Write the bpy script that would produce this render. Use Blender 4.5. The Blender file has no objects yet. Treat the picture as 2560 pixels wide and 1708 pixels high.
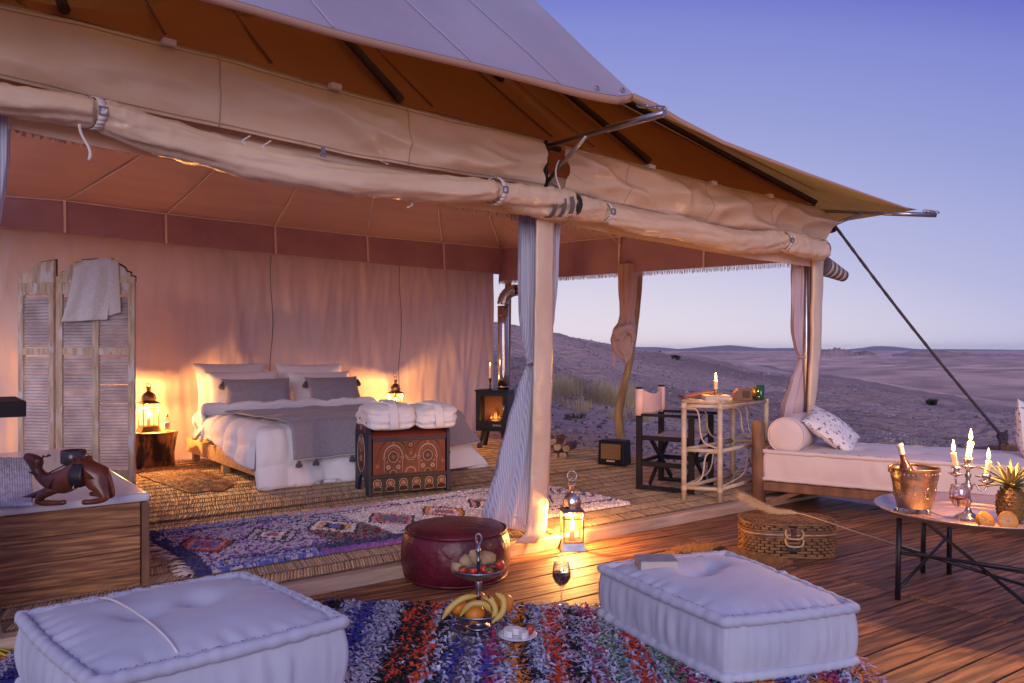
import bpy, math, random
from mathutils import Vector, Matrix, noise, Euler
random.seed(7)
R = math.radians
sc = bpy.context.scene
COL = sc.collection

# ------------------------------------------------------------------ camera
FPX, CX, HY, CAMH = 1991.0, 1280.0, 875.0, 1.2
TH = R(53)
RT = Vector((math.sin(TH), -math.cos(TH), 0))      # camera right
FW = Vector((math.cos(TH), math.sin(TH), 0))       # camera forward
CAM = -(RT * (75 / FPX * 5.08) + FW * 5.08); CAM.z = CAMH
CROT = -(math.pi / 2 - TH)                         # rotation whose local +x is camera right
cd = bpy.data.cameras.new('camera'); co = bpy.data.objects.new('camera', cd); COL.objects.link(co)
co.location = CAM; co.rotation_euler = (math.pi / 2, 0, CROT)
cd.sensor_width = 36; cd.lens = FPX / 2560 * 36; cd.shift_y = 21 / 2560
cd.clip_start = 0.05; cd.clip_end = 40000
sc.camera = co

# ------------------------------------------------------------------ sky, light, exposure
w = bpy.data.worlds.new('World'); sc.world = w; w.use_nodes = True
nt = w.node_tree; nt.nodes.clear()
def wn(t, **k):
    n = nt.nodes.new(t)
    for a, b in k.items(): setattr(n, a, b)
    return n
tc = wn('ShaderNodeTexCoord'); sep = wn('ShaderNodeSeparateXYZ'); nt.links.new(tc.outputs['Generated'], sep.inputs[0])
dp = wn('ShaderNodeVectorMath', operation='DOT_PRODUCT'); nt.links.new(tc.outputs['Generated'], dp.inputs[0])
sun_az = (FW * 1.0 + RT * 0.02).normalized()
dp.inputs[1].default_value = sun_az
m1 = wn('ShaderNodeMath', operation='MULTIPLY_ADD'); nt.links.new(dp.outputs['Value'], m1.inputs[0])
m1.inputs[1].default_value = -0.75; m1.inputs[2].default_value = 0.75
m2 = wn('ShaderNodeMath', operation='ADD'); nt.links.new(m1.outputs[0], m2.inputs[0]); nt.links.new(sep.outputs['Z'], m2.inputs[1])
rp = wn('ShaderNodeValToRGB'); nt.links.new(m2.outputs[0], rp.inputs[0])
def s2l(*c): return tuple(((v / 255) / 12.92 if v / 255 <= .04045 else ((v / 255 + .055) / 1.055) ** 2.4) for v in c)
stops = [(0.0, (236, 222, 226)), (0.07, (214, 207, 224)), (0.17, (178, 180, 216)), (0.31, (148, 155, 208)), (0.44, (124, 132, 202)), (0.56, (76, 78, 180)), (0.85, (100, 106, 186)), (1.0, (128, 130, 194))]
el = rp.color_ramp.elements
for i, (p, c) in enumerate(stops):
    e = el[i] if i < 2 else el.new(p)
    e.position = p; e.color = (*s2l(*c), 1)
bg = wn('ShaderNodeBackground'); nt.links.new(rp.outputs[0], bg.inputs[0]); bg.inputs[1].default_value = 1.0
wo = wn('ShaderNodeOutputWorld'); nt.links.new(bg.outputs[0], wo.inputs[0])
sl = bpy.data.lights.new('sun', 'SUN'); sl.energy = 1.45; sl.angle = R(35); sl.color = (0.95, 0.85, 0.93)
so = bpy.data.objects.new('sun', sl); COL.objects.link(so)
sd = (FW * 0.92 + RT * 0.02 + Vector((0, 0, -0.24))).normalized()       # direction the light travels
so.rotation_euler = sd.to_track_quat('-Z', 'Y').to_euler()
so.location = CAM - sd * 30
sc.view_settings.view_transform = 'Standard'; sc.view_settings.look = 'None'
sc.view_settings.exposure = 0.14; sc.view_settings.gamma = 1.0; sc.view_settings.use_curve_mapping = False
sc.render.engine = 'CYCLES'
sc.cycles.use_denoising = True
sc.cycles.volume_bounces = 0; sc.cycles.max_bounces = 7; sc.cycles.diffuse_bounces = 4; sc.cycles.glossy_bounces = 4; sc.cycles.transmission_bounces = 6; sc.cycles.transparent_max_bounces = 10
sc.cycles.sample_clamp_indirect = 6; sc.cycles.caustics_reflective = False; sc.cycles.caustics_refractive = False

# ------------------------------------------------------------------ picking points of the place
def ray(px, py): return RT * ((px - CX) / FPX) + FW + Vector((0, 0, (HY - py) / FPX))
def atD(px, py, d): return CAM + ray(px, py) * d
def at(px, py, z=0.0):
    r = ray(px, py); return CAM + r * ((z - CAM.z) / r.z)
def aty(px, py, y=0.0):
    r = ray(px, py); return CAM + r * ((y - CAM.y) / r.y)
def W(X, Z, z=0.0): return Vector((CAM.x, CAM.y, 0)) + RT * X + FW * Z + Vector((0, 0, z))
def lerp(a, b, t): return a + (b - a) * t
def interp(tab, x):
    if x <= tab[0][0]: a, b = tab[0], tab[1]
    elif x >= tab[-1][0]: a, b = tab[-2], tab[-1]
    else:
        for a, b in zip(tab, tab[1:]):
            if a[0] <= x <= b[0]: break
    t = (x - a[0]) / (b[0] - a[0])
    return a[1] + (b[1] - a[1]) * t
def clampi(tab, x): return interp(tab, max(tab[0][0], min(tab[-1][0], x)))
def nz(x, y=0.0, z=0.0): return noise.noise(Vector((x, y, z)))
def sstep(a, b, x):
    t = max(0, min(1, (x - a) / (b - a))); return t * t * (3 - 2 * t)
def ang(v): return math.atan2(v[1], v[0])

# ------------------------------------------------------------------ mesh builder
class MB:
    def __init__(s): s.v = []; s.f = []; s.c = []; s.sm = []
    def add(s, vs, fs, col=None, smooth=True, mtx=None):
        o = len(s.v)
        s.v += [tuple(mtx @ Vector(v)) if mtx else tuple(v) for v in vs]
        for f in fs:
            s.f.append(tuple(i + o for i in f)); s.c.append(col); s.sm.append(smooth)
        return s
    def box(s, c, d, rot=None, col=None, taper=1.0):
        x, y, z = [k / 2 for k in d]; t = taper
        vs = [(-x, -y, -z), (x, -y, -z), (x, y, -z), (-x, y, -z), (-x * t, -y * t, z), (x * t, -y * t, z), (x * t, y * t, z), (-x * t, y * t, z)]
        m = Matrix.Translation(c)
        if rot is not None: m = m @ (rot.to_matrix().to_4x4() if isinstance(rot, Euler) else rot.to_4x4())
        return s.add(vs, [(0, 3, 2, 1), (4, 5, 6, 7), (0, 1, 5, 4), (1, 2, 6, 5), (2, 3, 7, 6), (3, 0, 4, 7)], col, False, m)
    def bar(s, a, b, wd, ht, up=(0, 0, 1), col=None):
        a = Vector(a); b = Vector(b); d = b - a; L = d.length; d.normalize()
        u = Vector(up); x = d; y = u.cross(x)
        if y.length < 1e-4: y = Vector((0, 1, 0)).cross(x)
        y.normalize(); z = x.cross(y)
        m = Matrix((x, y, z)).transposed()
        return s.box((a + b) / 2, (L, wd, ht), m, col)
    def tube(s, pts, r, n=8, caps=True, col=None, fn=None, smooth=True, flat=1.0):
        pts = [Vector(p) for p in pts]; m = len(pts)
        rs = [r] * m if not isinstance(r, (list, tuple)) else list(r)
        t0 = (pts[1] - pts[0]).normalized()
        up = Vector((0, 0, 1)) if abs(t0.z) < .9 else Vector((1, 0, 0))
        u = t0.cross(up).normalized(); vs = []
        for i, p in enumerate(pts):
            t = (pts[min(i + 1, m - 1)] - pts[max(i - 1, 0)]).normalized()
            u = (u - t * u.dot(t)).normalized(); v = t.cross(u)
            for k in range(n):
                a = 2 * math.pi * k / n
                rr = rs[i] * (fn(i, a) if fn else 1)
                vs.append(p + u * (math.cos(a) * rr) + v * (math.sin(a) * rr * flat))
        fs = []
        for i in range(m - 1):
            for k in range(n):
                k2 = (k + 1) % n
                fs.append((i * n + k, i * n + k2, (i + 1) * n + k2, (i + 1) * n + k))
        s.add(vs, fs, col, smooth)
        if caps:
            s.add([], [], col)
            o = len(s.v) - len(vs)
            s.f.append(tuple(o + k for k in reversed(range(n)))); s.c.append(col); s.sm.append(False)
            s.f.append(tuple(o + (m - 1) * n + k for k in range(n))); s.c.append(col); s.sm.append(False)
        return s
    def lathe(s, prof, n=24, loc=(0, 0, 0), col=None, mtx=None, fn=None, smooth=True, sx=1.0, sy=1.0):
        vs = []; fs = []
        for i, (r, z) in enumerate(prof):
            for k in range(n):
                a = 2 * math.pi * k / n
                rr = r * (fn(a, i) if fn else 1)
                vs.append((loc[0] + math.cos(a) * rr * sx, loc[1] + math.sin(a) * rr * sy, loc[2] + z))
        for i in range(len(prof) - 1):
            for k in range(n):
                k2 = (k + 1) % n
                fs.append((i * n + k, i * n + k2, (i + 1) * n + k2, (i + 1) * n + k))
        if prof[0][0] > 1e-5: fs.append(tuple(reversed(range(n))))
        if prof[-1][0] > 1e-5: fs.append(tuple((len(prof) - 1) * n + k for k in range(n)))
        return s.add(vs, fs, col, smooth, mtx)
    def grid(s, fn, nu, nv, col=None, smooth=True, closeu=False, mtx=None, colfn=None):
        vs = []; fs = []
        for j in range(nv + 1):
            for i in range(nu + (0 if closeu else 1)):
                vs.append(fn(i / nu, j / nv))
        wdt = nu if closeu else nu + 1
        cols = []
        for j in range(nv):
            for i in range(nu):
                i2 = (i + 1) % wdt if closeu else i + 1
                fs.append((j * wdt + i, j * wdt + i2, (j + 1) * wdt + i2, (j + 1) * wdt + i))
                if colfn: cols.append(colfn((i + .5) / nu, (j + .5) / nv))
        o = len(s.c); s.add(vs, fs, col, smooth, mtx)
        if colfn: s.c[o:] = cols
        return s
    def ball(s, c, r, n=12, m=8, col=None, fn=None, mtx=None):
        rx, ry, rz = r if isinstance(r, (tuple, list)) else (r, r, r)
        def g(u, v):
            a = 2 * math.pi * u; b = math.pi * (v - .5); k = fn(a, b) if fn else 1
            return (c[0] + rx * k * math.cos(a) * math.cos(b), c[1] + ry * k * math.sin(a) * math.cos(b), c[2] + rz * k * math.sin(b))
        return s.grid(g, n, m, col, True, True, mtx)
    def poly(s, outline, z0, z1, col=None, mtx=None):
        n = len(outline)
        vs = [(x, y, z0) for x, y in outline] + [(x, y, z1) for x, y in outline]
        fs = [tuple(reversed(range(n))), tuple(range(n, 2 * n))] + [(i, (i + 1) % n, n + (i + 1) % n, n + i) for i in range(n)]
        return s.add(vs, fs, col, False, mtx)
    def build(s, name, mat, parent=None, loc=None, rz=0.0, bevel=0, solid=0, sub=0, rot=None):
        me = bpy.data.meshes.new(name); me.from_pydata(s.v, [], s.f)
        me.polygons.foreach_set('use_smooth', s.sm)
        if any(c is not None for c in s.c):
            ca = me.color_attributes.new('Col', 'FLOAT_COLOR', 'CORNER'); buf = []
            for p, c in zip(me.polygons, s.c):
                c = c or (1, 1, 1)
                buf += [c[0], c[1], c[2], 1.0] * p.loop_total
            ca.data.foreach_set('color', buf)
        me.update()
        me.materials.append(mat)
        o = bpy.data.objects.new(name, me); COL.objects.link(o)
        if parent: o.parent = parent
        if loc is not None: o.location = loc
        o.rotation_euler = rot if rot else (0, 0, rz)
        if solid:
            md = o.modifiers.new('s', 'SOLIDIFY'); md.thickness = solid; md.offset = 0
        if bevel:
            md = o.modifiers.new('b', 'BEVEL'); md.width = bevel; md.segments = 2; md.limit_method = 'ANGLE'; md.angle_limit = R(40)
        if sub:
            md = o.modifiers.new('u', 'SUBSURF'); md.levels = sub; md.render_levels = sub
        return o

def tag(o, label, cat, group=None, kind=None):
    o['label'] = label; o['category'] = cat
    if group: o['group'] = group
    if kind: o['kind'] = kind
    return o
def thing(name, label, cat, loc=(0, 0, 0), rz=0.0, group=None):
    o = bpy.data.objects.new(name, None); COL.objects.link(o)
    o.empty_display_size = .1; o.location = loc; o.rotation_euler = (0, 0, rz)
    return tag(o, label, cat, group)
def structure(o): o['kind'] = 'structure'; return o
def stuff(o): o['kind'] = 'stuff'; return o
def share(o, parent, loc=(0, 0, 0), rot=(0, 0, 0), scale=None):
    c = o.copy(); COL.objects.link(c); c.parent = parent; c.location = loc; c.rotation_euler = rot
    if scale: c.scale = scale
    return c

# ------------------------------------------------------------------ materials
MATS = {}
def M(name, col=(.5, .5, .5), rough=.6, metal=0.0, col2=None, vscale=6.0, stretch=(1, 1, 1), bump=0.0, bscale=80.0, bstretch=(1, 1, 1), trans=0.0, tcol=None,
      spec=.5, sheen=0.0, attr=False, emit=None, estr=0.0, detail=6.0, lo=.35, hi=.65, coat=0.0, wave=None, alpha=None, spots=None, bdist=.004, ovar=0.0, grain=None):
    if name in MATS: return MATS[name]
    m = bpy.data.materials.new(name); m.use_nodes = True; t = m.node_tree; N = t.nodes; Lk = t.links.new
    b = N['Principled BSDF']; out = N['Material Output']
    b.inputs['Roughness'].default_value = rough; b.inputs['Metallic'].default_value = metal
    b.inputs['Specular IOR Level'].default_value = spec
    if sheen: b.inputs['Sheen Weight'].default_value = sheen
    if coat: b.inputs['Coat Weight'].default_value = coat; b.inputs['Coat Roughness'].default_value = .15
    tc = N.new('ShaderNodeTexCoord'); oi = N.new('ShaderNodeObjectInfo')
    sc_ = N.new('ShaderNodeVectorMath'); sc_.operation = 'SCALE'; sc_.inputs[0].default_value = (37, 53, 71); Lk(oi.outputs['Random'], sc_.inputs['Scale'])
    ad = N.new('ShaderNodeVectorMath'); ad.operation = 'ADD'; Lk(tc.outputs['Object'], ad.inputs[0]); Lk(sc_.outputs[0], ad.inputs[1])
    def mapped(st):
        mp = N.new('ShaderNodeMapping'); mp.inputs['Scale'].default_value = st; Lk(ad.outputs[0], mp.inputs[0]); return mp.outputs[0]
    def noise_(vec, s, d=detail):
        n = N.new('ShaderNodeTexNoise'); n.inputs['Scale'].default_value = s; n.inputs['Detail'].default_value = d; Lk(vec, n.inputs['Vector']); return n.outputs['Fac']
    src = None
    if attr:
        a = N.new('ShaderNodeAttribute'); a.attribute_name = 'Col'; src = a.outputs['Color']
    if col2 is not None:
        f = noise_(mapped(stretch), vscale)
        mr = N.new('ShaderNodeMapRange'); mr.inputs['From Min'].default_value = lo; mr.inputs['From Max'].default_value = hi; Lk(f, mr.inputs['Value'])
        mx = N.new('ShaderNodeMix'); mx.data_type = 'RGBA'; Lk(mr.outputs[0], mx.inputs[0])
        mx.inputs[6].default_value = (*col, 1); mx.inputs[7].default_value = (*col2, 1)
        if src is not None:
            mu = N.new('ShaderNodeMix'); mu.data_type = 'RGBA'; mu.blend_type = 'MULTIPLY'; mu.inputs[0].default_value = 1
            Lk(src, mu.inputs[6]); Lk(mx.outputs[2], mu.inputs[7]); src = mu.outputs[2]
        else: src = mx.outputs[2]
    if wave:                                            # woven stripes: (axis vector, scale, colour, width)
        mp = N.new('ShaderNodeMapping'); Lk(tc.outputs['Object'], mp.inputs[0])
        wv = N.new('ShaderNodeTexWave'); wv.bands_direction = wave[0]; wv.inputs['Scale'].default_value = wave[1]; wv.inputs['Distortion'].default_value = wave[4] if len(wave) > 4 else .3
        wv.inputs['Detail'].default_value = 1; Lk(mp.outputs[0], wv.inputs['Vector'])
        mr = N.new('ShaderNodeMapRange'); mr.inputs['From Min'].default_value = wave[3]; mr.inputs['From Max'].default_value = wave[3] + .15; Lk(wv.outputs['Fac'], mr.inputs['Value'])
        mx = N.new('ShaderNodeMix'); mx.data_type = 'RGBA'; Lk(mr.outputs[0], mx.inputs[0]); mx.inputs[7].default_value = (*wave[2], 1)
        if src is not None: Lk(src, mx.inputs[6])
        else: mx.inputs[6].default_value = (*col, 1)
        src = mx.outputs[2]
    if spots:                                           # (scale, threshold, colour)
        f = noise_(mapped(spots[3] if len(spots) > 3 else (1, 1, 1)), spots[0], 3)
        mr = N.new('ShaderNodeMapRange'); mr.inputs['From Min'].default_value = spots[1]; mr.inputs['From Max'].default_value = spots[1] + .06; Lk(f, mr.inputs['Value'])
        mx = N.new('ShaderNodeMix'); mx.data_type = 'RGBA'; Lk(mr.outputs[0], mx.inputs[0]); mx.inputs[7].default_value = (*spots[2], 1)
        if src is not None: Lk(src, mx.inputs[6])
        else: mx.inputs[6].default_value = (*col, 1)
        src = mx.outputs[2]
    gfac = None
    if grain:                                           # growth-ring grain along local x: (scale, colour, distortion)
        mp = N.new('ShaderNodeMapping'); mp.inputs['Scale'].default_value = (.09, 1, 1); Lk(ad.outputs[0], mp.inputs[0])
        wv = N.new('ShaderNodeTexWave'); wv.bands_direction = 'DIAGONAL'; wv.inputs['Scale'].default_value = grain[0]; wv.inputs['Distortion'].default_value = grain[2]; wv.inputs['Detail'].default_value = 3; wv.inputs['Detail Scale'].default_value = 1.6
        Lk(mp.outputs[0], wv.inputs['Vector'])
        mr = N.new('ShaderNodeMapRange'); mr.inputs['From Min'].default_value = .45; mr.inputs['From Max'].default_value = 1.0; mr.inputs['To Max'].default_value = .75; Lk(wv.outputs['Fac'], mr.inputs['Value'])
        mx = N.new('ShaderNodeMix'); mx.data_type = 'RGBA'; Lk(mr.outputs[0], mx.inputs[0]); mx.inputs[7].default_value = (*grain[1], 1)
        if src is not None: Lk(src, mx.inputs[6])
        else: mx.inputs[6].default_value = (*col, 1)
        src = mx.outputs[2]; gfac = wv.outputs['Fac']
    if ovar and src is not None:
        vr = N.new('ShaderNodeMapRange'); vr.inputs['To Min'].default_value = 1 - ovar; vr.inputs['To Max'].default_value = 1 + ovar; Lk(oi.outputs['Random'], vr.inputs['Value'])
        hs = N.new('ShaderNodeHueSaturation'); Lk(vr.outputs[0], hs.inputs['Value']); Lk(src, hs.inputs['Color']); src = hs.outputs[0]
    if src is not None: Lk(src, b.inputs['Base Color'])
    else: b.inputs['Base Color'].default_value = (*col, 1)
    if bump:
        f = noise_(mapped(bstretch), bscale, 4)
        bp = N.new('ShaderNodeBump'); bp.inputs['Strength'].default_value = bump; bp.inputs['Distance'].default_value = bdist; Lk(f, bp.inputs['Height']); Lk(bp.outputs[0], b.inputs['Normal'])
    if emit: b.inputs['Emission Color'].default_value = (*emit, 1); b.inputs['Emission Strength'].default_value = estr
    sh = b.outputs[0]
    if trans:
        tr = N.new('ShaderNodeBsdfTranslucent')
        if tcol: tr.inputs[0].default_value = (*tcol, 1)
        elif src is not None: Lk(src, tr.inputs[0])
        else: tr.inputs[0].default_value = (*col, 1)
        ms = N.new('ShaderNodeMixShader'); ms.inputs[0].default_value = trans; Lk(sh, ms.inputs[1]); Lk(tr.outputs[0], ms.inputs[2]); sh = ms.outputs[0]
    if alpha is not None:
        tp = N.new('ShaderNodeBsdfTransparent'); ms = N.new('ShaderNodeMixShader'); ms.inputs[0].default_value = alpha
        Lk(tp.outputs[0], ms.inputs[1]); Lk(sh, ms.inputs[2]); sh = ms.outputs[0]
    Lk(sh, out.inputs[0]); MATS[name] = m
    return m
def glassmat(name, tint=(1, 1, 1), clear=.86, rough=.05):
    if name in MATS: return MATS[name]
    m = bpy.data.materials.new(name); m.use_nodes = True; t = m.node_tree; N = t.nodes; N.clear()
    tp = N.new('ShaderNodeBsdfTransparent'); tp.inputs[0].default_value = (*tint, 1)
    gl = N.new('ShaderNodeBsdfGlossy'); gl.inputs['Roughness'].default_value = rough
    lw = N.new('ShaderNodeLayerWeight'); lw.inputs[0].default_value = .35
    mr = N.new('ShaderNodeMapRange'); mr.inputs['To Min'].default_value = 1 - clear; mr.inputs['To Max'].default_value = .85; t.links.new(lw.outputs['Facing'], mr.inputs['Value'])
    ms = N.new('ShaderNodeMixShader'); t.links.new(mr.outputs[0], ms.inputs[0]); t.links.new(tp.outputs[0], ms.inputs[1]); t.links.new(gl.outputs[0], ms.inputs[2])
    o = N.new('ShaderNodeOutputMaterial'); t.links.new(ms.outputs[0], o.inputs[0]); MATS[name] = m
    return m

mDeck = M('deck_wood', (.44, .175, .062), .58, col2=(.16, .065, .036), vscale=3.5, stretch=(1.0, 14, 14), bump=.7, bscale=9, bstretch=(1.2, 26, 26), spots=(3.0, .70, (.05, .024, .016), (2.2, 5, 5)), bdist=.004, ovar=.32, grain=(11, (.055, .022, .014), 6))
mTrim = M('pale_trim_wood', (.58, .42, .30), .6, col2=(.42, .28, .19), vscale=3, stretch=(1, 12, 12), bump=.3, bscale=10, bstretch=(1, 20, 20))
mTubWood = M('tub_cladding_wood', (.50, .24, .09), .5, col2=(.13, .05, .025), vscale=3, stretch=(1.6, 30, 30), bump=.6, bscale=12, bstretch=(1, 30, 30), spots=(4.5, .72, (.04, .016, .010), (1.8, 3, 3)), bdist=.003, ovar=.2, grain=(13, (.19, .075, .034), 5))
mPine = M('pine_wood', (.62, .42, .22), .55, col2=(.48, .29, .13), vscale=3, stretch=(1, 10, 10), bump=.2, bscale=12, grain=(7, (.40, .22, .09), 8))
mOldWood = M('worn_shutter_wood', (.68, .53, .38), .75, col2=(.42, .30, .20), vscale=5, stretch=(6, 6, 1), bump=.5, bscale=40, spots=(7, .56, (.62, .58, .56), (2, 2, .6)))
mLouvre = M('grey_louvre_wood', (.62, .58, .60), .8, col2=(.40, .36, .37), vscale=5, bump=.3, bscale=60)
mDark = M('dark_stained_wood', (.010, .008, .011), .6, spec=.25, col2=(.020, .015, .017), vscale=6, bump=.2, bscale=40)
mBrownWood = M('brown_post_wood', (.24, .12, .065), .65, col2=(.13, .06, .035), vscale=5, stretch=(3, 3, 1), bump=.5, bscale=30, bstretch=(3, 3, .7))
mPole = M('eucalyptus_pole_wood', (.46, .29, .12), .6, col2=(.25, .13, .05), vscale=4, stretch=(4, 4, .8), bump=.5, bscale=20, bstretch=(3, 3, .7), spots=(4, .70, (.75, .72, .66), (1.5, 1.5, .5)))
mRattan = M('rattan_cane', (.62, .50, .36), .5, col2=(.48, .35, .22), vscale=14, bump=.2, bscale=50)
mReed = M('split_reed', (1, 1, 1), .6, attr=True, col2=(.72, .66, .6), vscale=30, stretch=(1, 1, 1), bump=.2, bscale=60)
mCanvas = M('beige_tent_vinyl', (.82, .625, .455), .28, col2=(.72, .53, .37), vscale=2.2, bump=.32, bscale=11, bstretch=(1, 1, 1.6), trans=.12, tcol=(.8, .42, .16), bdist=.02)
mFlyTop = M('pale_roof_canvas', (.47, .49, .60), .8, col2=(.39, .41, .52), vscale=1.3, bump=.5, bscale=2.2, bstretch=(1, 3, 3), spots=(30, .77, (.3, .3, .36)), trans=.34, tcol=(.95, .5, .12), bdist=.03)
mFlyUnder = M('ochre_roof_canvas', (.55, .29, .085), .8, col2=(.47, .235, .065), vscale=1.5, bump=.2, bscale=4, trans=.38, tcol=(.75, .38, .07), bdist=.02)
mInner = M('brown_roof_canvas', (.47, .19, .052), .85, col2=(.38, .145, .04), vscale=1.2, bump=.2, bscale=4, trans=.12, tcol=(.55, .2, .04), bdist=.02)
mSeam = M('seam_tape_rust', (.20, .055, .02), .8)
mCeil = M('ceiling_liner_cloth', (.80, .58, .545), .36, col2=(.72, .50, .47), vscale=3, stretch=(.4, 3, 3), bump=.25, bscale=5, bstretch=(.3, 5, 5), trans=.2, tcol=(.75, .36, .22), bdist=.015)
mBand = M('band_liner_cloth', (.50, .31, .36), .8, col2=(.43, .26, .315), vscale=4, trans=.1, tcol=(.5, .22, .2), bump=.2, bscale=8)
mCeilSeam = M('ceiling_seam_tape', (.88, .72, .66), .8)
mWall = M('tent_wall_cotton', (.88, .70, .60), .85, col2=(.82, .63, .54), vscale=2, bump=.5, bscale=4, bstretch=(3.5, 3.5, .5), trans=.30, tcol=(.9, .56, .44), bdist=.02)
mFringe = M('cotton_fringe', (.70, .56, .50), .9)
mStripe = M('striped_curtain_cotton', (.64, .63, .70), .85, wave=('X', 28.0, (.42, .44, .60), .55, .6), bump=.3, bscale=10, bstretch=(3, 3, .4), trans=.2, bdist=.01)
mPinkCloth = M('mauve_curtain_cotton', (.58, .47, .54), .85, col2=(.50, .42, .54), vscale=5, bump=.4, bscale=9, bstretch=(3, 3, .5), trans=.2, bdist=.012)
mRoseCloth = M('rose_curtain_cotton', (.72, .52, .48), .85, col2=(.62, .43, .41), vscale=5, bump=.4, bscale=9, bstretch=(3, 3, .5), trans=.2, bdist=.012)
mStrap = M('white_webbing', (.70, .65, .62), .7)
mSteel = M('galvanised_steel', (.50, .46, .45), .35, 1.0, col2=(.36, .32, .31), vscale=12)
mPipe = M('flue_steel', (.62, .58, .56), .22, 1.0, col2=(.45, .42, .42), vscale=6, stretch=(1, 1, .3))
mBlackSteel = M('black_steel', (.022, .020, .026), .45, .3, bump=.1, bscale=200)
mRafter = M('dark_rafter_wood', (.045, .018, .008), .6)
mGreyStripe = M('grey_banding', (.13, .11, .125), .7)
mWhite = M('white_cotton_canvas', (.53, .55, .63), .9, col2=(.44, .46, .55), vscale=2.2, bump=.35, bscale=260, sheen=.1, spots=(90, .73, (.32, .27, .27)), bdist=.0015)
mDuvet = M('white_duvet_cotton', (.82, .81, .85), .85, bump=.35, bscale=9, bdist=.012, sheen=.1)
mTerry = M('white_terry', (.74, .73, .76), .95, bump=.7, bscale=240, sheen=.3, bdist=.004)
mGrey = M('grey_wool', (.33, .31, .36), .95, col2=(.27, .25, .30), vscale=60, bump=.5, bscale=200, sheen=.2, bdist=.003)
mTassel = M('charcoal_tassel_wool', (.13, .115, .15), .95, bump=.8, bscale=90, bstretch=(1, 1, .2), bdist=.004)
mTowel = M('oatmeal_towel', (.72, .68, .68), .95, col2=(.62, .58, .58), vscale=70, bump=.6, bscale=150, bdist=.004)
mWaffle = M('woven_bath_mat', (.66, .66, .72), .95, wave=('Z', 60.0, (.52, .53, .62), .5, .2), bump=.6, bscale=160, bdist=.004)
mEnamel = M('white_enamel', (.76, .77, .80), .22, spec=.5, coat=.3)
mFloral = M('floral_cushion_cotton', (.74, .70, .68), .85, bump=.3, bscale=12, spots=(34, .575, (.17, .14, .17)), bdist=.01)
mBlush = M('blush_cotton_canvas', (.70, .60, .575), .9, col2=(.65, .545, .525), vscale=4, bump=.35, bscale=200, sheen=.1, bdist=.002)
mPinkSling = M('pink_canvas_sling', (.64, .45, .42), .85, bump=.3, bscale=100, bdist=.002)
mLeather = M('oxblood_leather', (.14, .010, .022), .42, col2=(.06, .005, .010), vscale=5, bump=.9, bscale=22, coat=.08, bdist=.010)
mCamel = M('russet_leather', (.17, .045, .022), .36, col2=(.09, .022, .012), vscale=9, bump=.4, bscale=45, coat=.1, bdist=.003)
mBlackLeather = M('black_leather', (.016, .013, .018), .4, bump=.3, bscale=60)
mRug = M('berber_wool', (1, 1, 1), .98, attr=True, sheen=.2)
mShag = M('rag_cotton', (1, 1, 1), .95, attr=True, col2=(.8, .8, .82), vscale=60)
mFur = M('cowhide_hair', (1, 1, 1), .75, attr=True, sheen=.1)
mChestRed = M('painted_chest_red', (.16, .026, .012), .5, col2=(.10, .016, .008), vscale=7, bump=.2, bscale=30)
mChestBlue = M('painted_chest_navy', (.010, .010, .020), .5, col2=(.016, .016, .05), vscale=5)
mChestBlack = M('painted_chest_black', (.018, .012, .012), .5)
mPaintCream = M('cream_paint', (.55, .40, .29), .7)
mPaintGold = M('ochre_paint', (.42, .19, .06), .7)
mPaintBrown = M('umber_paint', (.075, .030, .018), .7)
mBark = M('burnt_bark', (.30, .13, .05), .9, col2=(.03, .015, .01), vscale=5, stretch=(2.2, 2.2, .8), bump=1.0, bscale=9, bstretch=(2, 2, .6), lo=.42, hi=.55, bdist=.03)
mCutWood = M('cut_log_wood', (.52, .34, .18), .7, col2=(.36, .2, .1), vscale=16)
mLogBark = M('firewood_bark', (.16, .07, .045), .9, col2=(.07, .03, .022), vscale=10, bump=.8, bscale=20, bdist=.01)
mBrass = M('aged_brass', (.50, .33, .14), .35, 1.0, col2=(.34, .20, .08), vscale=14)
mSilver = M('hammered_silver', (.60, .53, .48), .25, 1.0, col2=(.42, .36, .33), vscale=14, bump=.4, bscale=70, bdist=.003)
mPewter = M('pewter', (.36, .36, .42), .38, 1.0, col2=(.25, .25, .30), vscale=18)
mTray = M('engraved_tray_metal', (.74, .55, .44), .38, .8, col2=(.60, .43, .35), vscale=20, bump=.4, bscale=60, bdist=.003)
mBucket = M('embossed_bucket_metal', (.56, .45, .33), .30, 1.0, col2=(.40, .30, .21), vscale=16, bump=.5, bscale=110, bdist=.003)
mLampGlass = M('lantern_pane_glass', (.85, .70, .42), .35, trans=.6, tcol=(1.0, .66, .26), alpha=.006)
mWax = M('candle_wax', (.80, .68, .5), .45, trans=.35, tcol=(1, .7, .35), emit=(1.0, .50, .16), estr=.30)
mFlame = M('candle_flame', (1, .6, .2), .5, emit=(1.0, .56, .16), estr=14.0)
mGlass = glassmat('clear_glass')
mGreenGlass = M('green_glass', (.012, .07, .03), .12, coat=.4)
mBottle = M('dark_bottle_glass', (.07, .026, .012), .10, coat=.6, trans=.3, tcol=(.5, .2, .06))
mWine = M('red_wine', (.030, .004, .012), .06, coat=.3)
mRose = M('amber_wine', (.20, .035, .012), .06, coat=.3, trans=.3, tcol=(.6, .14, .04))
mLabelW = M('bottle_foil', (.62, .55, .53), .5)
mOrange = M('orange_peel', (.62, .20, .022), .45, bump=.5, bscale=130, bdist=.002)
mFlesh = M('orange_flesh', (.72, .30, .035), .4, bump=.5, bscale=60, bdist=.003)
mBanana = M('banana_peel', (.62, .43, .095), .5, col2=(.50, .36, .08), vscale=10, spots=(26, .585, (.09, .05, .02)))
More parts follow.
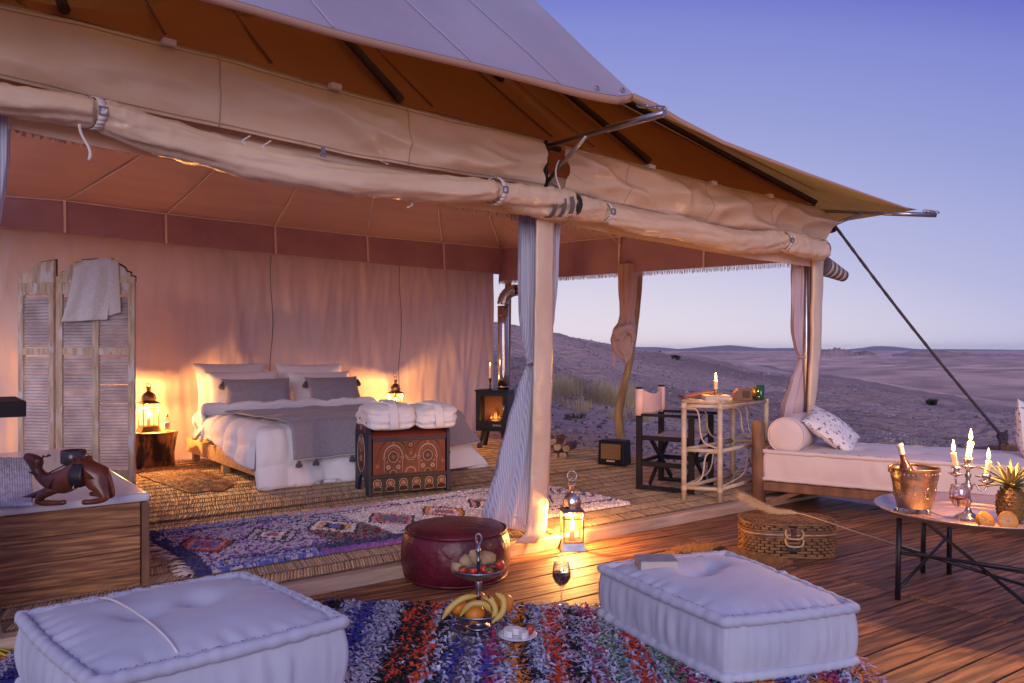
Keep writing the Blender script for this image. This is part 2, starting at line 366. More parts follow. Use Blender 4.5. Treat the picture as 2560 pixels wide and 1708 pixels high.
mStraw = M('strawberry_skin', (.45, .035, .015), .35, bump=.6, bscale=110, spots=(150, .64, (.7, .5, .15)), bdist=.002)
mLeaf = M('calyx_leaf', (.07, .16, .04), .6)
mHusk = M('papery_husk', (.58, .40, .21), .8, col2=(.45, .28, .13), vscale=20, trans=.25, bump=.4, bscale=30)
mDate = M('date_skin', (.12, .035, .015), .4, bump=.6, bscale=40)
mPine1 = M('pineapple_skin', (.26, .13, .03), .6, col2=(.15, .075, .02), vscale=25, bump=.4, bscale=60)
mPineLeaf = M('pineapple_leaf', (.11, .15, .06), .5, col2=(.26, .19, .08), vscale=9, stretch=(1, 1, .5))
mCheese = M('white_cheese_rind', (.70, .69, .66), .8, bump=.5, bscale=60, bdist=.003)
mCheeseIn = M('cheese_paste', (.72, .66, .48), .6)
mPlate = M('white_glazed_plate', (.68, .69, .74), .25, coat=.2)
mBookCloth = M('grey_book_cloth', (.27, .27, .31), .8, col2=(.21, .21, .25), vscale=30, bump=.3, bscale=160)
mPaper = M('page_paper', (.62, .52, .42), .9, wave=('Z', 160, (.50, .41, .32), .5, 1.0))
mWicker = M('wicker_cane', (.34, .15, .045), .5, col2=(.17, .068, .022), vscale=18, bump=.4, bscale=60, bdist=.003)
mWickerDark = M('wicker_dark_core', (.045, .02, .012), .8)
mMatBack = M('mat_backing', (.20, .13, .07), .9)
mPlume = M('dry_pampas', (.80, .58, .32), .9, attr=False)
mSand = M('stony_desert_soil', (1, 1, 1), .95, attr=True, col2=(.55, .55, .57), vscale=.05, bump=1.0, bscale=2.6, detail=14, bdist=.5, spots=None, lo=.38, hi=.62)
mFar = M('distant_hills', (.30, .22, .20), 1.0, col2=(.22, .16, .15), vscale=.002)
mHill = M('mesa_soil', (.50, .33, .26), 1.0, col2=(.30, .20, .17), vscale=.02, bump=.5, bscale=.2, bdist=2)
mStone = M('desert_stone', (1, 1, 1), .95, attr=True, col2=(.7, .7, .7), vscale=3)
mDryGrass = M('dry_grass', (.50, .39, .22), .9)
mShrub = M('grey_green_shrub', (.055, .065, .04), .9)
mPlant = M('green_weed', (.06, .12, .03), .8)
mRope = M('dark_braided_rope', (.045, .03, .04), .9, wave=('Z', 60, (.09, .065, .075), .5, .1))
mCeramic = M('blue_glass_cup', (.045, .03, .035), .3, coat=.3)
mDial = M('radio_grille_cloth', (.30, .18, .08), .8, wave=('X', 120, (.16, .09, .04), .5, .2))
mBox = M('walnut_box', (.14, .045, .022), .45, col2=(.08, .025, .013), vscale=10, stretch=(1, 5, 5))
mGold = M('gilt_ball', (.45, .24, .05), .35, .7)
mFire = M('stove_embers', (.3, .08, .02), .8, emit=(1.0, .35, .07), estr=1.6, col2=(.05, .02, .01), vscale=9)

def point(name, loc, power, col=(1.0, .44, .12), r=.02, parent=None):
    l = bpy.data.lights.new(name, 'POINT'); l.energy = power; l.color = col; l.shadow_soft_size = r
    o = bpy.data.objects.new(name, l); COL.objects.link(o); o.location = loc
    if parent: o.parent = parent
    return o

# ================================================================== SETTING
# ---- desert terrain: one sheet from the tent out to the horizon
ORG = Vector((CAM.x, CAM.y, 0))
CREST = [(-1200, 805, 40), (600, 800, 40), (1200, 810, 42), (1289, 821, 44), (1381, 834, 46), (1414, 839, 47), (1517, 859, 52), (1588, 877, 56), (1760, 897, 65), (1900, 918, 72), (2049, 935, 78), (2130, 945, 80), (2300, 978, 72), (2450, 1005, 62), (2560, 1022, 56), (3400, 1080, 45)]
def crest(az):
    px = CX + FPX * math.tan(max(-1.0, min(1.0, az)))
    px = max(-1200, min(3400, px))
    yc = interp([(a, b) for a, b, c in CREST], px); zc = interp([(a, c) for a, b, c in CREST], px)
    return zc, CAMH - (yc - HY) * zc / FPX
def terrain(p):
    d = Vector((p[0] - ORG.x, p[1] - ORG.y, 0)); r = d.length
    az = math.atan2(d.dot(RT), d.dot(FW)) if r > 1e-6 else 0
    c = max(.45, math.cos(az)); zc, hc = crest(az); rc = zc / c
    z0 = -.16
    if r <= 8.5: return z0
    if r <= rc:
        t = (r - 8.5) / (rc - 8.5); z = lerp(z0, hc, t)
        z -= .5 * math.sin(math.pi * t) * (.4 + .6 * sstep(.0, .5, t)) * .35
        k = sstep(8.5, 16, r)
        z += k * (1 - .75 * t) * (.65 * nz(p[0] * .09 + 3, p[1] * .09) + .30 * nz(p[0] * .31, p[1] * .31 + 9)) + k * .13 * nz(p[0] * 1.1, p[1] * 1.1) + k * .22 * max(0, 1 - 4 * abs(nz(p[0] * .16 + 3, p[1] * .10)))
        g = abs(nz(p[0] * .06 + 20, p[1] * .045)); z -= k * (1 - t) * .5 * max(0, .12 - g) / .12
        return z
    far = -9.5; rdg = (1 - 2 * abs(nz(p[0] * .0065 + p[1] * .003, p[1] * .0045 + 7)))
    t = sstep(rc, rc + 90, r)
    roll = (3.4 * nz(p[0] * .0052 + 4, p[1] * .0052) + 2.0 * nz(p[0] * .014, p[1] * .014 + 2) + .6 * nz(p[0] * .05, p[1] * .05 + 2) + 2.6 * max(0, rdg)) * sstep(90, 260, r)
    roll += 3.0 * nz(p[0] * .0013 + 8, p[1] * .0013) * sstep(300, 1200, r) * (1 - .55 * sstep(2000, 6000, r))
    return lerp(hc, far - 1.5 * sstep(200, 3000, r), t) + roll
rad = [0, 4, 8.2]
while rad[-1] < 70: rad.append(rad[-1] * 1.028 + .05)
while rad[-1] < 11000: rad.append(rad[-1] * 1.06)
azs = []; a = -math.pi
while a < math.pi - 1e-4:
    azs.append(a); a += R(.45) if -.35 < a < .72 else R(4.0)
mb = MB()
def tg(u, v):
    i = int(round(u * len(azs))) % len(azs); j = int(round(v * (len(rad) - 1)))
    d = RT * math.sin(azs[i]) + FW * math.cos(azs[i]); p = ORG + d * rad[j]
    return (p.x, p.y, terrain(p))
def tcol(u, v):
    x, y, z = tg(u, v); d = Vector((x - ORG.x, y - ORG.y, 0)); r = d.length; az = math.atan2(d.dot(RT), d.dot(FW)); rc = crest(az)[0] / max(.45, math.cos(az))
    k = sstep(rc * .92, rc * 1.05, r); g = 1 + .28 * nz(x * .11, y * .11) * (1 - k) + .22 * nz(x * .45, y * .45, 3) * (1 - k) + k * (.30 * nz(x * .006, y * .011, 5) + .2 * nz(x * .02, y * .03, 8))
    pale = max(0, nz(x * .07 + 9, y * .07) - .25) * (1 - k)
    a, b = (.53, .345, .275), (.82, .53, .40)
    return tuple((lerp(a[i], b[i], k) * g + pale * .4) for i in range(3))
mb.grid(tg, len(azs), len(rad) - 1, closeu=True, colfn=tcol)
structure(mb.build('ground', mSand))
# ---- far hills and the blue mountain chain
def ridge(name, pxs, d, w, mat):
    n = 90; x0, x1 = pxs[0][0], pxs[-1][0]
    m = MB()
    def g(u, v):
        px = lerp(x0, x1, u); yt = interp(pxs, px); dd = d + (v - .35) * w
        base = -24.0
        top = CAMH - (yt - HY) * d / FPX
        prof = math.sin(math.pi * min(1, max(0, v))) ** 1.3
        nn = (nz(u * 18 + d, v * 3) * .16 + nz(u * 50, v * 9 + d) * .07) * (top - base)
        p = ORG + (RT * ((px - CX) / FPX) + FW) * dd
        return (p.x, p.y, base + (top - base + nn) * prof)
    m.grid(g, n, 14); return structure(m.build(name, mat))
ridge('far_mountains', [(700, 872), (1000, 868), (1300, 866), (1500, 866), (1600, 868), (1650, 868), (1700, 872), (1760, 867), (1830, 864), (1900, 870), (1990, 869), (2100, 875), (2150, 870), (2190, 864), (2230, 866), (2290, 873), (2400, 873), (2600, 876), (3000, 874)], 9500, 2600, mFar)
ridge('mesa_hill', [(2035, 884), (2060, 876), (2085, 872), (2110, 874), (2135, 882), (2150, 886)], 1500, 300, mHill)
ridge('mesa_hill', [(2130, 886), (2150, 879), (2165, 877), (2190, 885)], 1550, 260, mHill)
ridge('mesa_hill', [(2230, 888), (2270, 881), (2340, 877), (2400, 882), (2480, 884), (2640, 890)], 1250, 350, mHill)
ridge('mesa_hill', [(1660, 887), (1720, 880), (1790, 881), (1900, 886)], 2100, 500, mHill)

# ---- stones on the near slope (uncountable)
mb = MB(); cnt = 0
for i in range(13000):
    az = random.uniform(-.06, .62); rr = 8.6 + 46 * random.random() ** 1.9
    p = ORG + (RT * math.sin(az) + FW * math.cos(az)) * rr
    if -3.7 < p.x < 3.35 and p.y < 5.3 and p.y > -5: continue
    s = random.uniform(.010, .042) * (1 + rr * .016) * (2.0 if random.random() < .04 else 1)
    g = random.choice((.14, .22, .34, .5)) * random.uniform(.8, 1.2); c = (g, g * random.uniform(.80, .9), g * random.uniform(.74, .86))
    z = terrain(p); vs = []
    for q in ((1, 0, 0), (-.4, .9, 0), (-.5, -.8, 0), (.1, .1, .7), (.5, -.3, .45)):
        vs.append((p.x + s * q[0] * random.uniform(.7, 1.3), p.y + s * q[1] * random.uniform(.7, 1.3), z + s * q[2] * random.uniform(.7, 1.2) - s * .1))
    mb.add(vs, [(0, 1, 3), (1, 2, 3), (2, 0, 4), (2, 4, 3), (0, 3, 4)], c, False)
tag(stuff(mb.build('gravel', mStone)), 'pale stones scattered over the desert slope beyond the tent', 'gravel')

def grass(name, p, n, h, spread, mat, label, cat, wid=.006, lean=.5):
    m = MB(); loc = Vector((p.x, p.y, terrain(p) - .01))
    for i in range(n):
        a = random.uniform(0, 6.28); q = spread * math.sqrt(random.random()); x, y = q * math.cos(a) * 1.5, q * math.sin(a)
        zz = terrain((loc.x + x, loc.y + y)) - loc.z - .02
        hh = h * random.uniform(.5, 1.1); l = lean * hh * random.random(); b = random.uniform(0, 6.28)
        dx, dy = l * math.cos(b), l * math.sin(b); c, s_ = wid * math.cos(a), wid * math.sin(a)
        m.add([(x - c, y - s_, zz), (x + c, y + s_, zz), (x + dx * .4 + c, y + dy * .4 + s_, zz + hh * .6), (x + dx * .4 - c, y + dy * .4 - s_, zz + hh * .6), (x + dx, y + dy, zz + hh)], [(0, 1, 2, 3), (3, 2, 4)], None, False)
    return tag(m.build(name, mat, loc=loc), label, cat)
def gpt(px, py, d): return ORG + (RT * ((px - CX) / FPX) + FW) * d
grass('dry_grass', gpt(1462, 0, 17), 900, .5, .9, mDryGrass, 'tall clump of dry straw grass behind the canvas tent post', 'grass', .008)
grass('dry_grass', gpt(1395, 0, 15.5), 260, .22, .5, mDryGrass, 'low dry grass patch left of the tall straw clump', 'grass', .007)
grass('dry_grass', gpt(1580, 0, 15), 220, .25, .35, mDryGrass, 'small dry tuft behind the crooked wooden pole', 'grass', .006)
grass('green_weed', gpt(1438, 0, 13.2), 60, .12, .12, mPlant, 'small green weed on the stony ground by the post', 'plant', .01, .9)
grass('dry_grass', gpt(1790, 0, 13.5), 240, .2, .35, mDryGrass, 'pale dry tuft on the slope behind the rattan table', 'grass', .005)
grass('desert_shrub', gpt(1690, 0, 50), 400, .3, .16, mShrub, 'tiny dark shrub on the ridge right of the knotted curtain', 'shrub', .02, 1.0)
grass('desert_shrub', gpt(2330, 0, 42), 400, .34, .2, mShrub, 'lone dark shrub on the slope beside the guy rope', 'shrub', .02, 1.0)
grass('desert_shrub', gpt(2240, 0, 13.5), 300, .2, .4, mDryGrass, 'dry scrub just above the daybed mattress behind the wine bottle', 'shrub', .006, .9)

# ---- tent platform with pale edge board
XR0, XR1, YB = 3.0, 3.45, 5.15
def xr(y): return XR0 + (XR1 - XR0) * y / YB
mb = MB(); mb.poly([(-3.9, .0), (3.02, .0), (xr(5.2) + .05, 5.3), (-3.9, 5.3)], -.12, -.006)
plat = structure(mb.build('tent_platform', mTrim))
mb = MB(); mb.box((-.42, -.02, -.036), (6.95, .036, .075))
mb.build('edge_board', mTrim, plat, bevel=.004)
# ---- deck of separate planks
deck = bpy.data.objects.new('deck', None); COL.objects.link(deck); structure(deck)
ZD = -.07; DR = R(-2.5); deck.rotation_euler = (0, 0, DR); deck.location = (0, 0, ZD)
joints = [-4.6, -1.45, .98, 3.1]; pw = .134; protos = {}
for k in range(38):
    y = .30 - k * (pw + .008)
    for j in range(3):
        if k < 2 and j == 0: continue
        L = joints[j + 1] - joints[j] - .006; key = (j, k % 3)
        if key not in protos:
            m = MB(); m.box((0, 0, -.015), (L, pw - .001 * (k % 3), .03)); o = m.build('plank', mDeck, deck, bevel=.003); protos[key] = o
        else: o = share(protos[key], deck)
        o.location = ((joints[j] + joints[j + 1]) / 2 + random.uniform(-.002, .002), y, random.uniform(-.0025, .0015))
        o.rotation_euler = (random.uniform(-.006, .006), 0, 0)
mb = MB(); mb.box((0, 0, 0), (7.6, 5.6, .05)); o = mb.build('dark_undersheet', mDark, deck); o.location = (-.75, -2.4, -.062)  # one dark sheet under the planks, its colour stands in for gap shade

# ---- reed mats
def mat_reeds(name, x0, x1, y0, y1, z, label, slants):
    t = thing(name, label, 'mat', ((x0 + x1) / 2, (y0 + y1) / 2, z)); m = MB(); st = MB()
    cx, cy = (x0 + x1) / 2, (y0 + y1) / 2; rows = max(1, round((y1 - y0) / .17)); dy = (y1 - y0) / rows
    for r in range(rows):
        ya, yb = y0 + r * dy, y0 + (r + 1) * dy; x = x0; sl = slants * random.uniform(.5, 1.3)
        xe = min(x1, xr(max(0, ya)) + .1)
        while x < xe:
            wd = random.uniform(.011, .021); h = random.uniform(.003, .007); g = random.uniform(.75, 1.1) if random.random() > .06 else .5
            c = (.68 * g, .51 * g * random.uniform(.94, 1.02), .33 * g * random.uniform(.85, 1.05)); j = random.uniform(-.006, .006)
            A = (x - cx, ya - cy + j); B = (x - cx + sl, yb - cy - .004 + j); q = random.uniform(-.001, .002)
            m.add([(A[0], A[1], 0), (A[0] + wd / 2, A[1], h + q), (A[0] + wd, A[1], 0), (B[0], B[1], 0), (B[0] + wd / 2, B[1], h), (B[0] + wd, B[1], 0)], [(0, 1, 4, 3), (1, 2, 5, 4)], c, False)
            x += wd + (random.uniform(.0, .0015) if random.random() > .2 else .003)
        pts = []
        xx = x0
        while xx < xe: pts.append((xx - cx, ya - cy + random.uniform(-.006, .006), .005 + random.uniform(0, .003))); xx += .05
        if len(pts) > 2: st.tube(pts, .0018, 4, False)
    stuff(m.build('reeds', mReed, t)); st.build('stitching', M('mat_twine', (.20, .14, .11), .9), t)
    b = MB(); b.poly([(x0 - cx, y0 - cy), (min(x1, xr(y0)) - cx, y0 - cy), (min(x1, xr(y1)) - cx, y1 - cy), (x0 - cx, y1 - cy)], -.003, -.0008)
    b.build('backing', mMatBack, t); return t
mat_reeds('reed_mat', -2.9, 3.3, .06, 1.98, -.001, 'split reed mat under the patterned runner at the tent entrance', .07)
mat_reeds('reed_mat', -2.9, 3.5, 1.93, 5.05, .010, 'split reed mat around the bed and chest in the tent', .05)

# ================================================================== TENT
tent = thing('safari_tent', 'large beige canvas safari tent with open front and pale overhanging roof', 'tent')
def xz(tab, y): return [(aty(px, py, y).x, aty(px, py, y).z) for px, py in tab]
YV = -.06
vtop = xz([(-700, -165), (-120, -20), (0, 12), (200, 56), (393, 105), (600, 155), (804, 213), (1000, 266), (1091, 287), (1250, 325), (1355, 352)], YV)
vbot = xz([(-700, 48), (-120, 172), (0, 197), (230, 254), (670, 346), (900, 394), (1150, 436), (1355, 468)], YV)
vtopR = xz([(1412, 366), (1623, 417), (1777, 457), (1900, 486), (2062, 522)], YV)
vbotR = xz([(1400, 482), (1581, 524), (1760, 562), (1900, 590), (2062, 616)], YV)
def valance(ta, ba, nu, seed):
    m = MB()
    def g(u, v):
        x = lerp(ta[0][0], ta[-1][0], u); xb = lerp(ba[0][0], ba[-1][0], u); xx = lerp(x, xb, v)
        z = lerp(interp(ta, x), interp(ba, xb), v)
        r1 = 1 - 2.2 * abs(nz(xx * .75 + seed, z * 3.2 + xx * .55)); r2 = 1 - 3 * abs(nz(xx * 1.3 + seed * 2, z * 5.5 - xx * .9)); r3 = 1 - 3 * abs(nz(xx * 2.6 + z * 3 + seed, z * 4))
        e2 = math.sin(math.pi * min(1, v * .93 + .03)) ** .8; kx = .45 + .55 * sstep(-2.2, -.4, xx)
        y = YV + .02 - .065 * max(-.4, r1) * e2 - .060 * max(0, r2) * e2 * kx - .050 * max(0, r3) * e2 * kx - .02 * v + .004 * nz(xx * 9, z * 9, seed)
        return (xx, y, z + .008 * nz(xx * 2, seed) * (1 - v))
    m.grid(g, nu, 26); o = m.build('valance', mCanvas, tent)
    off = Vector((0, -.003, 0)); st_ = M('canvas_stitch', (.50, .36, .25), .8)
    MB().tube([Vector(g(k / nu, .955)) + off for k in range(nu + 1)], .0022, 4, False).build('seam', st_, o)
    MB().tube([Vector(g(k / nu, .05)) + off for k in range(nu + 1)], .0022, 4, False).build('seam', st_, o)
    for u_ in (.18, .46, .74): MB().tube([Vector(g(u_, k / 26)) + off for k in range(27)], .0028, 4, False, flat=.5).build('seam', st_, o)
    return o
valance(vtop, vbot, 150, 1.3); valance(vtopR, vbotR, 130, 5.1)
# inner strip behind the front valances
m = MB()
def g(u, v):
    x = lerp(-4.0, 3.05, u); z = (interp(vbot, x) if x < 0 else interp(vbotR, x))
    return (x, .0 + .02 * nz(x * 3, v), z + .12 - .30 * v)
m.grid(g, 80, 4); m.build('inner_valance', mCanvas, tent)
# rolled up front flaps
def roll(tab, n, seed, y):
    pts = []; rs = []
    key = [(i / (len(tab) - 1), t) for i, t in enumerate(tab)]
    for i in range(n + 1):
        u = i / n * (len(tab) - 1); k = min(int(u), len(tab) - 2); f = u - k; f2 = f * f * (3 - 2 * f)
        a, b = tab[k], tab[k + 1]
        p = aty(lerp(a[0], b[0], f), lerp(a[1], b[1], f), y); d = (p - CAM).dot(FW)
        pts.append(p); rs.append(lerp(a[2], b[2], f2) * d / FPX * 1.06)
    m = MB()
    def fn(i, a):
        s = i / n * 20
        b_ = a + s * .22; c1_ = 1 - 2.4 * abs(nz(s * .20 + seed, math.cos(b_) * 1.5, math.sin(b_) * 1.5)); c2_ = max(0, 1 - 3.2 * abs(nz(s * .55 + seed * 2, math.cos(b_) * 2.4, math.sin(b_) * 2.4)))
        c3_ = max(0, 1 - 4 * abs(nz(s * 1.6 + seed, math.cos(b_ * 1) * 2 + s * .5, math.sin(b_) * 2)))
        return .93 + .12 * math.sin(2 * a + s * .5 + seed) + .15 * max(-.5, c1_) + .13 * c2_ + .07 * c3_
    m.tube(pts, rs, 36, True, None, fn); return m.build('rolled_flap', mCanvas, tent)
roll([(-700, 95, 36), (-160, 218, 36), (0, 248, 36), (120, 266, 35), (222, 282, 33), (240, 284, 25), (262, 292, 33), (330, 318, 37), (430, 350, 38), (560, 386, 36), (700, 418, 35), (850, 448, 33), (1000, 464, 31), (1150, 474, 28), (1222, 477, 27), (1238, 478, 20), (1256, 484, 26), (1300, 496, 29), (1345, 505, 31), (1400, 512, 31), (1425, 512, 29)], 300, .4, -.13)
roll([(1395, 517, 27), (1450, 522, 25), (1500, 529, 22), (1512, 531, 15), (1526, 537, 23), (1600, 557, 27), (1720, 577, 29), (1834, 606, 27), (1900, 606, 24), (1948, 603, 21), (1958, 603, 16), (1970, 605, 22), (2010, 615, 24), (2052, 624, 24)], 240, 2.7, -.12)
# striped bands and round end of the left roll, dark end of the right roll
for px in (1362, 1384, 1404):
    p = aty(px, 511 + (px - 1384) * .06, -.13); q = aty(px + 11, 512 + (px - 1384) * .06, -.13)
    m = MB(); m.tube([p, q], [.0865, .086], 24, False); m.build('grey_band', mGreyStripe, tent)
p = aty(1424, 512, -.13); m = MB(); m.tube([p, p + Vector((.045, 0, 0))], [.082, .074], 24); m.build('roll_end', mBlackSteel, tent)
p = aty(2050, 624, -.12); m = MB(); m.tube([p, p + Vector((.04, 0, 0)), p + Vector((.055, 0, 0))], [.088, .08, .03], 20); m.build('roll_end', mGreyStripe, tent)
a_ = aty(2052, 662, .02); b_ = aty(2108, 690, .02)
for k in range(9):
    t0, t1 = k / 9, (k + 1) / 9; m = MB(); m.tube([a_.lerp(b_, t0), a_.lerp(b_, t1)], [lerp(.088, .05, t0), lerp(.088, .05, t1) + .004], 16)
    m.build('cone_band', mGreyStripe if k % 2 == 0 else mCanvas, tent)
# straps with buckles round the rolls, loose ties
def strap(px, py, y, rad_, tilt=.02):
    p = aty(px, py, y); m = MB()
    pts = [p + Vector((tilt * math.cos(a), -rad_ * math.cos(a), rad_ * 1.12 * math.sin(a))) for a in [k * 2 * math.pi / 20 for k in range(21)]]
    for q0, q1 in zip(pts, pts[1:]):
        m.add([q0 - Vector((.016, 0, 0)), q0 + Vector((.016, 0, 0)), q1 + Vector((.016, 0, 0)), q1 - Vector((.016, 0, 0))], [(0, 1, 2, 3)])
    o = m.build('strap', mStrap, tent, solid=.004)
    b = MB(); c = p + Vector((tilt, -rad_ - .006, .0))
    for dx, dz, wx, wz in ((0, .016, .034, .005), (0, -.016, .034, .005), (.016, 0, .005, .034), (-.016, 0, .005, .034)): b.box(c + Vector((dx, 0, dz)), (wx, .006, wz))
    b.build('buckle', mSteel, o)
strap(238, 284, -.13, .062); strap(1238, 478, -.13, .073); strap(1511, 531, -.12, .060); strap(1957, 603, -.12, .073)
def tie(px, py, L, wd=.012, y=-.16, bend=.02):
    p = aty(px, py, y); m = MB()
    def g(u, v): return (p.x + (u - .5) * wd + bend * math.sin(v * 4 + px), p.y + .01 * math.sin(v * 5), p.z - v * L)
    m.grid(g, 1, 10); m.build('tie', mStrap, tent, solid=.002)
for px, py, L in ((212, 312, .15), (618, 338, .055), (668, 350, .055), (960, 402, .02), (1025, 508, .03), (1398, 400, .22)): tie(px, py, L)
for px, py in ((808, 376), (1748, 568)):
    p = aty(px, py, -.14); m = MB(); m.box(p, (.022, .006, .03)); m.box(p - Vector((0, 0, .03)), (.026, .005, .006)); m.box(p + Vector((.011, 0, -.018)), (.004, .005, .026)); m.box(p + Vector((-.011, 0, -.018)), (.004, .005, .026)); m.build('buckle', mSteel, tent)
for px, py in ((420, 110), (835, 219), (1623, 419), (1778, 459), (1920, 491)):
    p = aty(px, py, YV); m = MB(); m.box(p + Vector((0, -.012, .0)), (.06, .05, .03), Euler((0, R(3), 0))); m.build('hanging_tab', mStrap, tent, bevel=.006)
# eave pipe
m = MB(); m.tube([Vector((x, .0, (interp(vtop, x) if x < 0 else interp(vtopR, x)) + .012)) for x in [-4.0 + k * .22 for k in range(33)]], .016, 8); m.build('eave_pipe', mSteel, tent)

# front post canvas sleeves
def sleeve(rows, y, th=.03, name='post_sleeve'):
    m = MB(); n = 40
    ys = [r[0] for r in rows]
    def g(u, v):
        py = lerp(ys[0], ys[-1], v); l = interp([(a, b) for a, b, c in rows], py); r_ = interp([(a, c) for a, b, c in rows], py)
        p = aty(lerp(l, r_, u), py, y); d = .007 * math.sin(math.pi * u)
        return (p.x, p.y - d - .008 * nz(py * .02, u * 2) - .06 * sstep(.93, 1, v), p.z)
    m.grid(g, 8, n); return m.build(name, mCanvas, tent, solid=th)
sleeve([(470, 1341, 1384), (700, 1338, 1382), (900, 1335, 1380), (1100, 1330, 1375), (1200, 1326, 1371), (1280, 1322, 1367), (1315, 1314, 1361), (1338, 1296, 1346), (1354, 1272, 1322)], -.05, .015)
sleeve([(600, 2032, 2060), (761, 2030, 2051), (828, 2029, 2050), (893, 2027, 2047), (948, 2023, 2042), (1020, 2020, 2034), (1228, 2015, 2030)], -.02)
sleeve([(150, -82, -34), (600, -84, -36), (1000, -88, -40), (1500, -92, -44), (1700, -96, -48)], -.04, .015)
m = MB(); m.tube([(0, .02, ZD), (0, .02, 2.5)], .022, 10); m.build('post', mSteel, tent)
m = MB(); m.tube([(3.0, .05, ZD), (3.0, .05, 2.45)], .022, 10); m.build('post', mSteel, tent)
m = MB(); m.tube([(-2.98, .02, ZD), (-2.98, .02, 2.6)], .022, 10); m.build('post', mSteel, tent)
# roof struts: pole + brace + shackle
def strut(p0, p1, low, tipcloth):
    o = MB().tube([p0, p0.lerp(p1, .55), p0.lerp(p1, .55) + (p1 - p0) * .001, p1], [.014, .014, .020, .020], 10).build('strut', mSteel, tent)
    MB().tube([low, p0.lerp(p1, .38)], .013, 8).build('brace', mSteel, o)
    m = MB(); d = (p1 - p0).normalized(); e = p1 + Vector((0, 0, .025)); v = tipcloth - e
    m.tube([p1 - d * .02, p1 + Vector((0, 0, .03)), e - d * .02], .006, 6)
    for k in range(3):
        c = e + v * (.12 + .29 * k); L = v.normalized() * .042; s_ = d.cross(v.normalized()).normalized() * .010 if k % 2 else Vector((0, 0, .010))
        m.tube([c - L, c - L * .6 + s_, c + L * .6 + s_, c + L, c + L * .6 - s_, c - L * .6 - s_, c - L], .0045, 5)
    m.build('shackle', mSteel, o)
K1 = Vector((0, -.78, 0)); K1.z = CAMH + (HY - 250) * (K1 - CAM).dot(FW) / FPX
T1 = atD(1662, 283, 4.26); strut(Vector((.02, -.03, 2.50)), T1, Vector((.02, -.03, 2.27)), atD(1582, 262, 4.42))
K2 = Vector((3.60, -.62, 0)); K2.z = CAMH + (HY - 524) * (K2 - CAM).dot(FW) / FPX
T2 = atD(2340, 538, 6.75); strut(Vector((3.05, -.05, 2.40)), T2, Vector((3.03, -.04, 2.22)), K2 + Vector((.04, -.03, -.01)))
m = MB(); m.tube([(.01, -.03, 2.53), (.01, -.03, 2.2)], .012, 8); m.tube([(-.08, -.03, 2.50), (.12, -.03, 2.49)], .02, 8)
m.build('post_bracket', mBlackSteel, tent)
m = MB()
for k in range(7): m.ball((.01 + random.uniform(-.02, .03), -.09 + random.uniform(-.02, .02), 2.17 + random.uniform(-.03, .05)), (.028, .02, .03), 8, 6)
m.build('rope_knot', mGreyStripe, tent)

# brown inner roof with rafters and seams
SL = .80
def zt(x): return (interp(vtop, x) if x < 0 else interp(vtopR, x)) + .03
def roofz(x, y): return zt(x) + SL * y
m = MB(); YR = 2.55
def onroof(px, py):
    r = ray(px, py); lo_, hi_ = (.02 - CAM.y) / r.y, 14.0
    for _ in range(50):
        t = (lo_ + hi_) / 2; p = CAM + r * t
        if p.z > zt(p.x) + SL * max(0, p.y): lo_ = t
        else: hi_ = t
    return CAM + r * lo_
scal = sorted([(onroof(px, py).x, onroof(px, py).y) for px, py in ((40, -6), (120, 12), (200, 22), (290, 25), (370, 14), (430, -4), (480, -12), (530, 8), (570, 28), (615, 43), (660, 32), (710, 6), (760, -20))])
def g(u, v):
    y = v * YR; x = lerp(-3.6, XR0 - y * .98, u)
    if scal[0][0] < x < scal[-1][0]:
        y = v * min(YR, interp(scal, x))
    elif x <= scal[0][0]: y = v * .5
    sag = -.05 * abs(math.sin((x + .75) * math.pi / 1.05)) * math.sin(math.pi * min(1, v * 1.2))
    return (x, y, roofz(x, y) + sag + .012 * nz(x * 2, y * 2))
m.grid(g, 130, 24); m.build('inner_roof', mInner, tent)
m = MB()
m.grid(lambda u, v: (lerp(XR0 + .55 * u, .5, v), lerp(0, YR, v) + u * lerp(5.2, .1, v), lerp(2.47 + .25 * u, 4.5, v)), 10, 12)
m.grid(lambda u, v: (lerp(-3.6, lerp(3.45, .5, v), u), lerp(5.2, 2.65, v), lerp(2.6, 4.5, v)), 20, 12)
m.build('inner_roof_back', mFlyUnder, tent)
def rafter(x0, y0, x1, y1, r=.026, up=.035, nm='rafter', mt=None):
    MB().tube([Vector((lerp(x0, x1, t), lerp(y0, y1, t), roofz(lerp(x0, x1, t), lerp(y0, y1, t)) + up)) for t in (0, .25, .5, .75, 1)], r, 8).build(nm, mt or mRafter, tent)
for px, py in ((1000, 262), (1622, 420)):
    x = aty(px, py, 0).x; rafter(x, .0, x, 2.4)
rafter(XR0 + .03, -.03, .55, 2.5)
xA = aty(1000, 262, 0).x; xB = aty(1622, 420, 0).x
rafter(2 * xA - xB + .35, 0, 2 * xA - xB + .35, 1.35); rafter(-2.95, 0, -2.95, 1.35)
rafter(aty(1400, 355, 0).x + .12, .8, aty(1400, 355, 0).x + .12, 1.5, .02, .02)
for px in (420, 690, 1095, 1395, 1500, 1800):
    x = aty(px, 300, 0).x
    pts = [Vector((x, .06 + t * 1.9, roofz(x, .06 + t * 1.9) + .012 - .02 * math.sin(math.pi * t))) for t in [k / 10 for k in range(11)]]
    if x + pts[-1].y < XR0 - .1: MB().tube(pts, .009, 5, flat=.4).build('roof_seam', mSeam, tent)
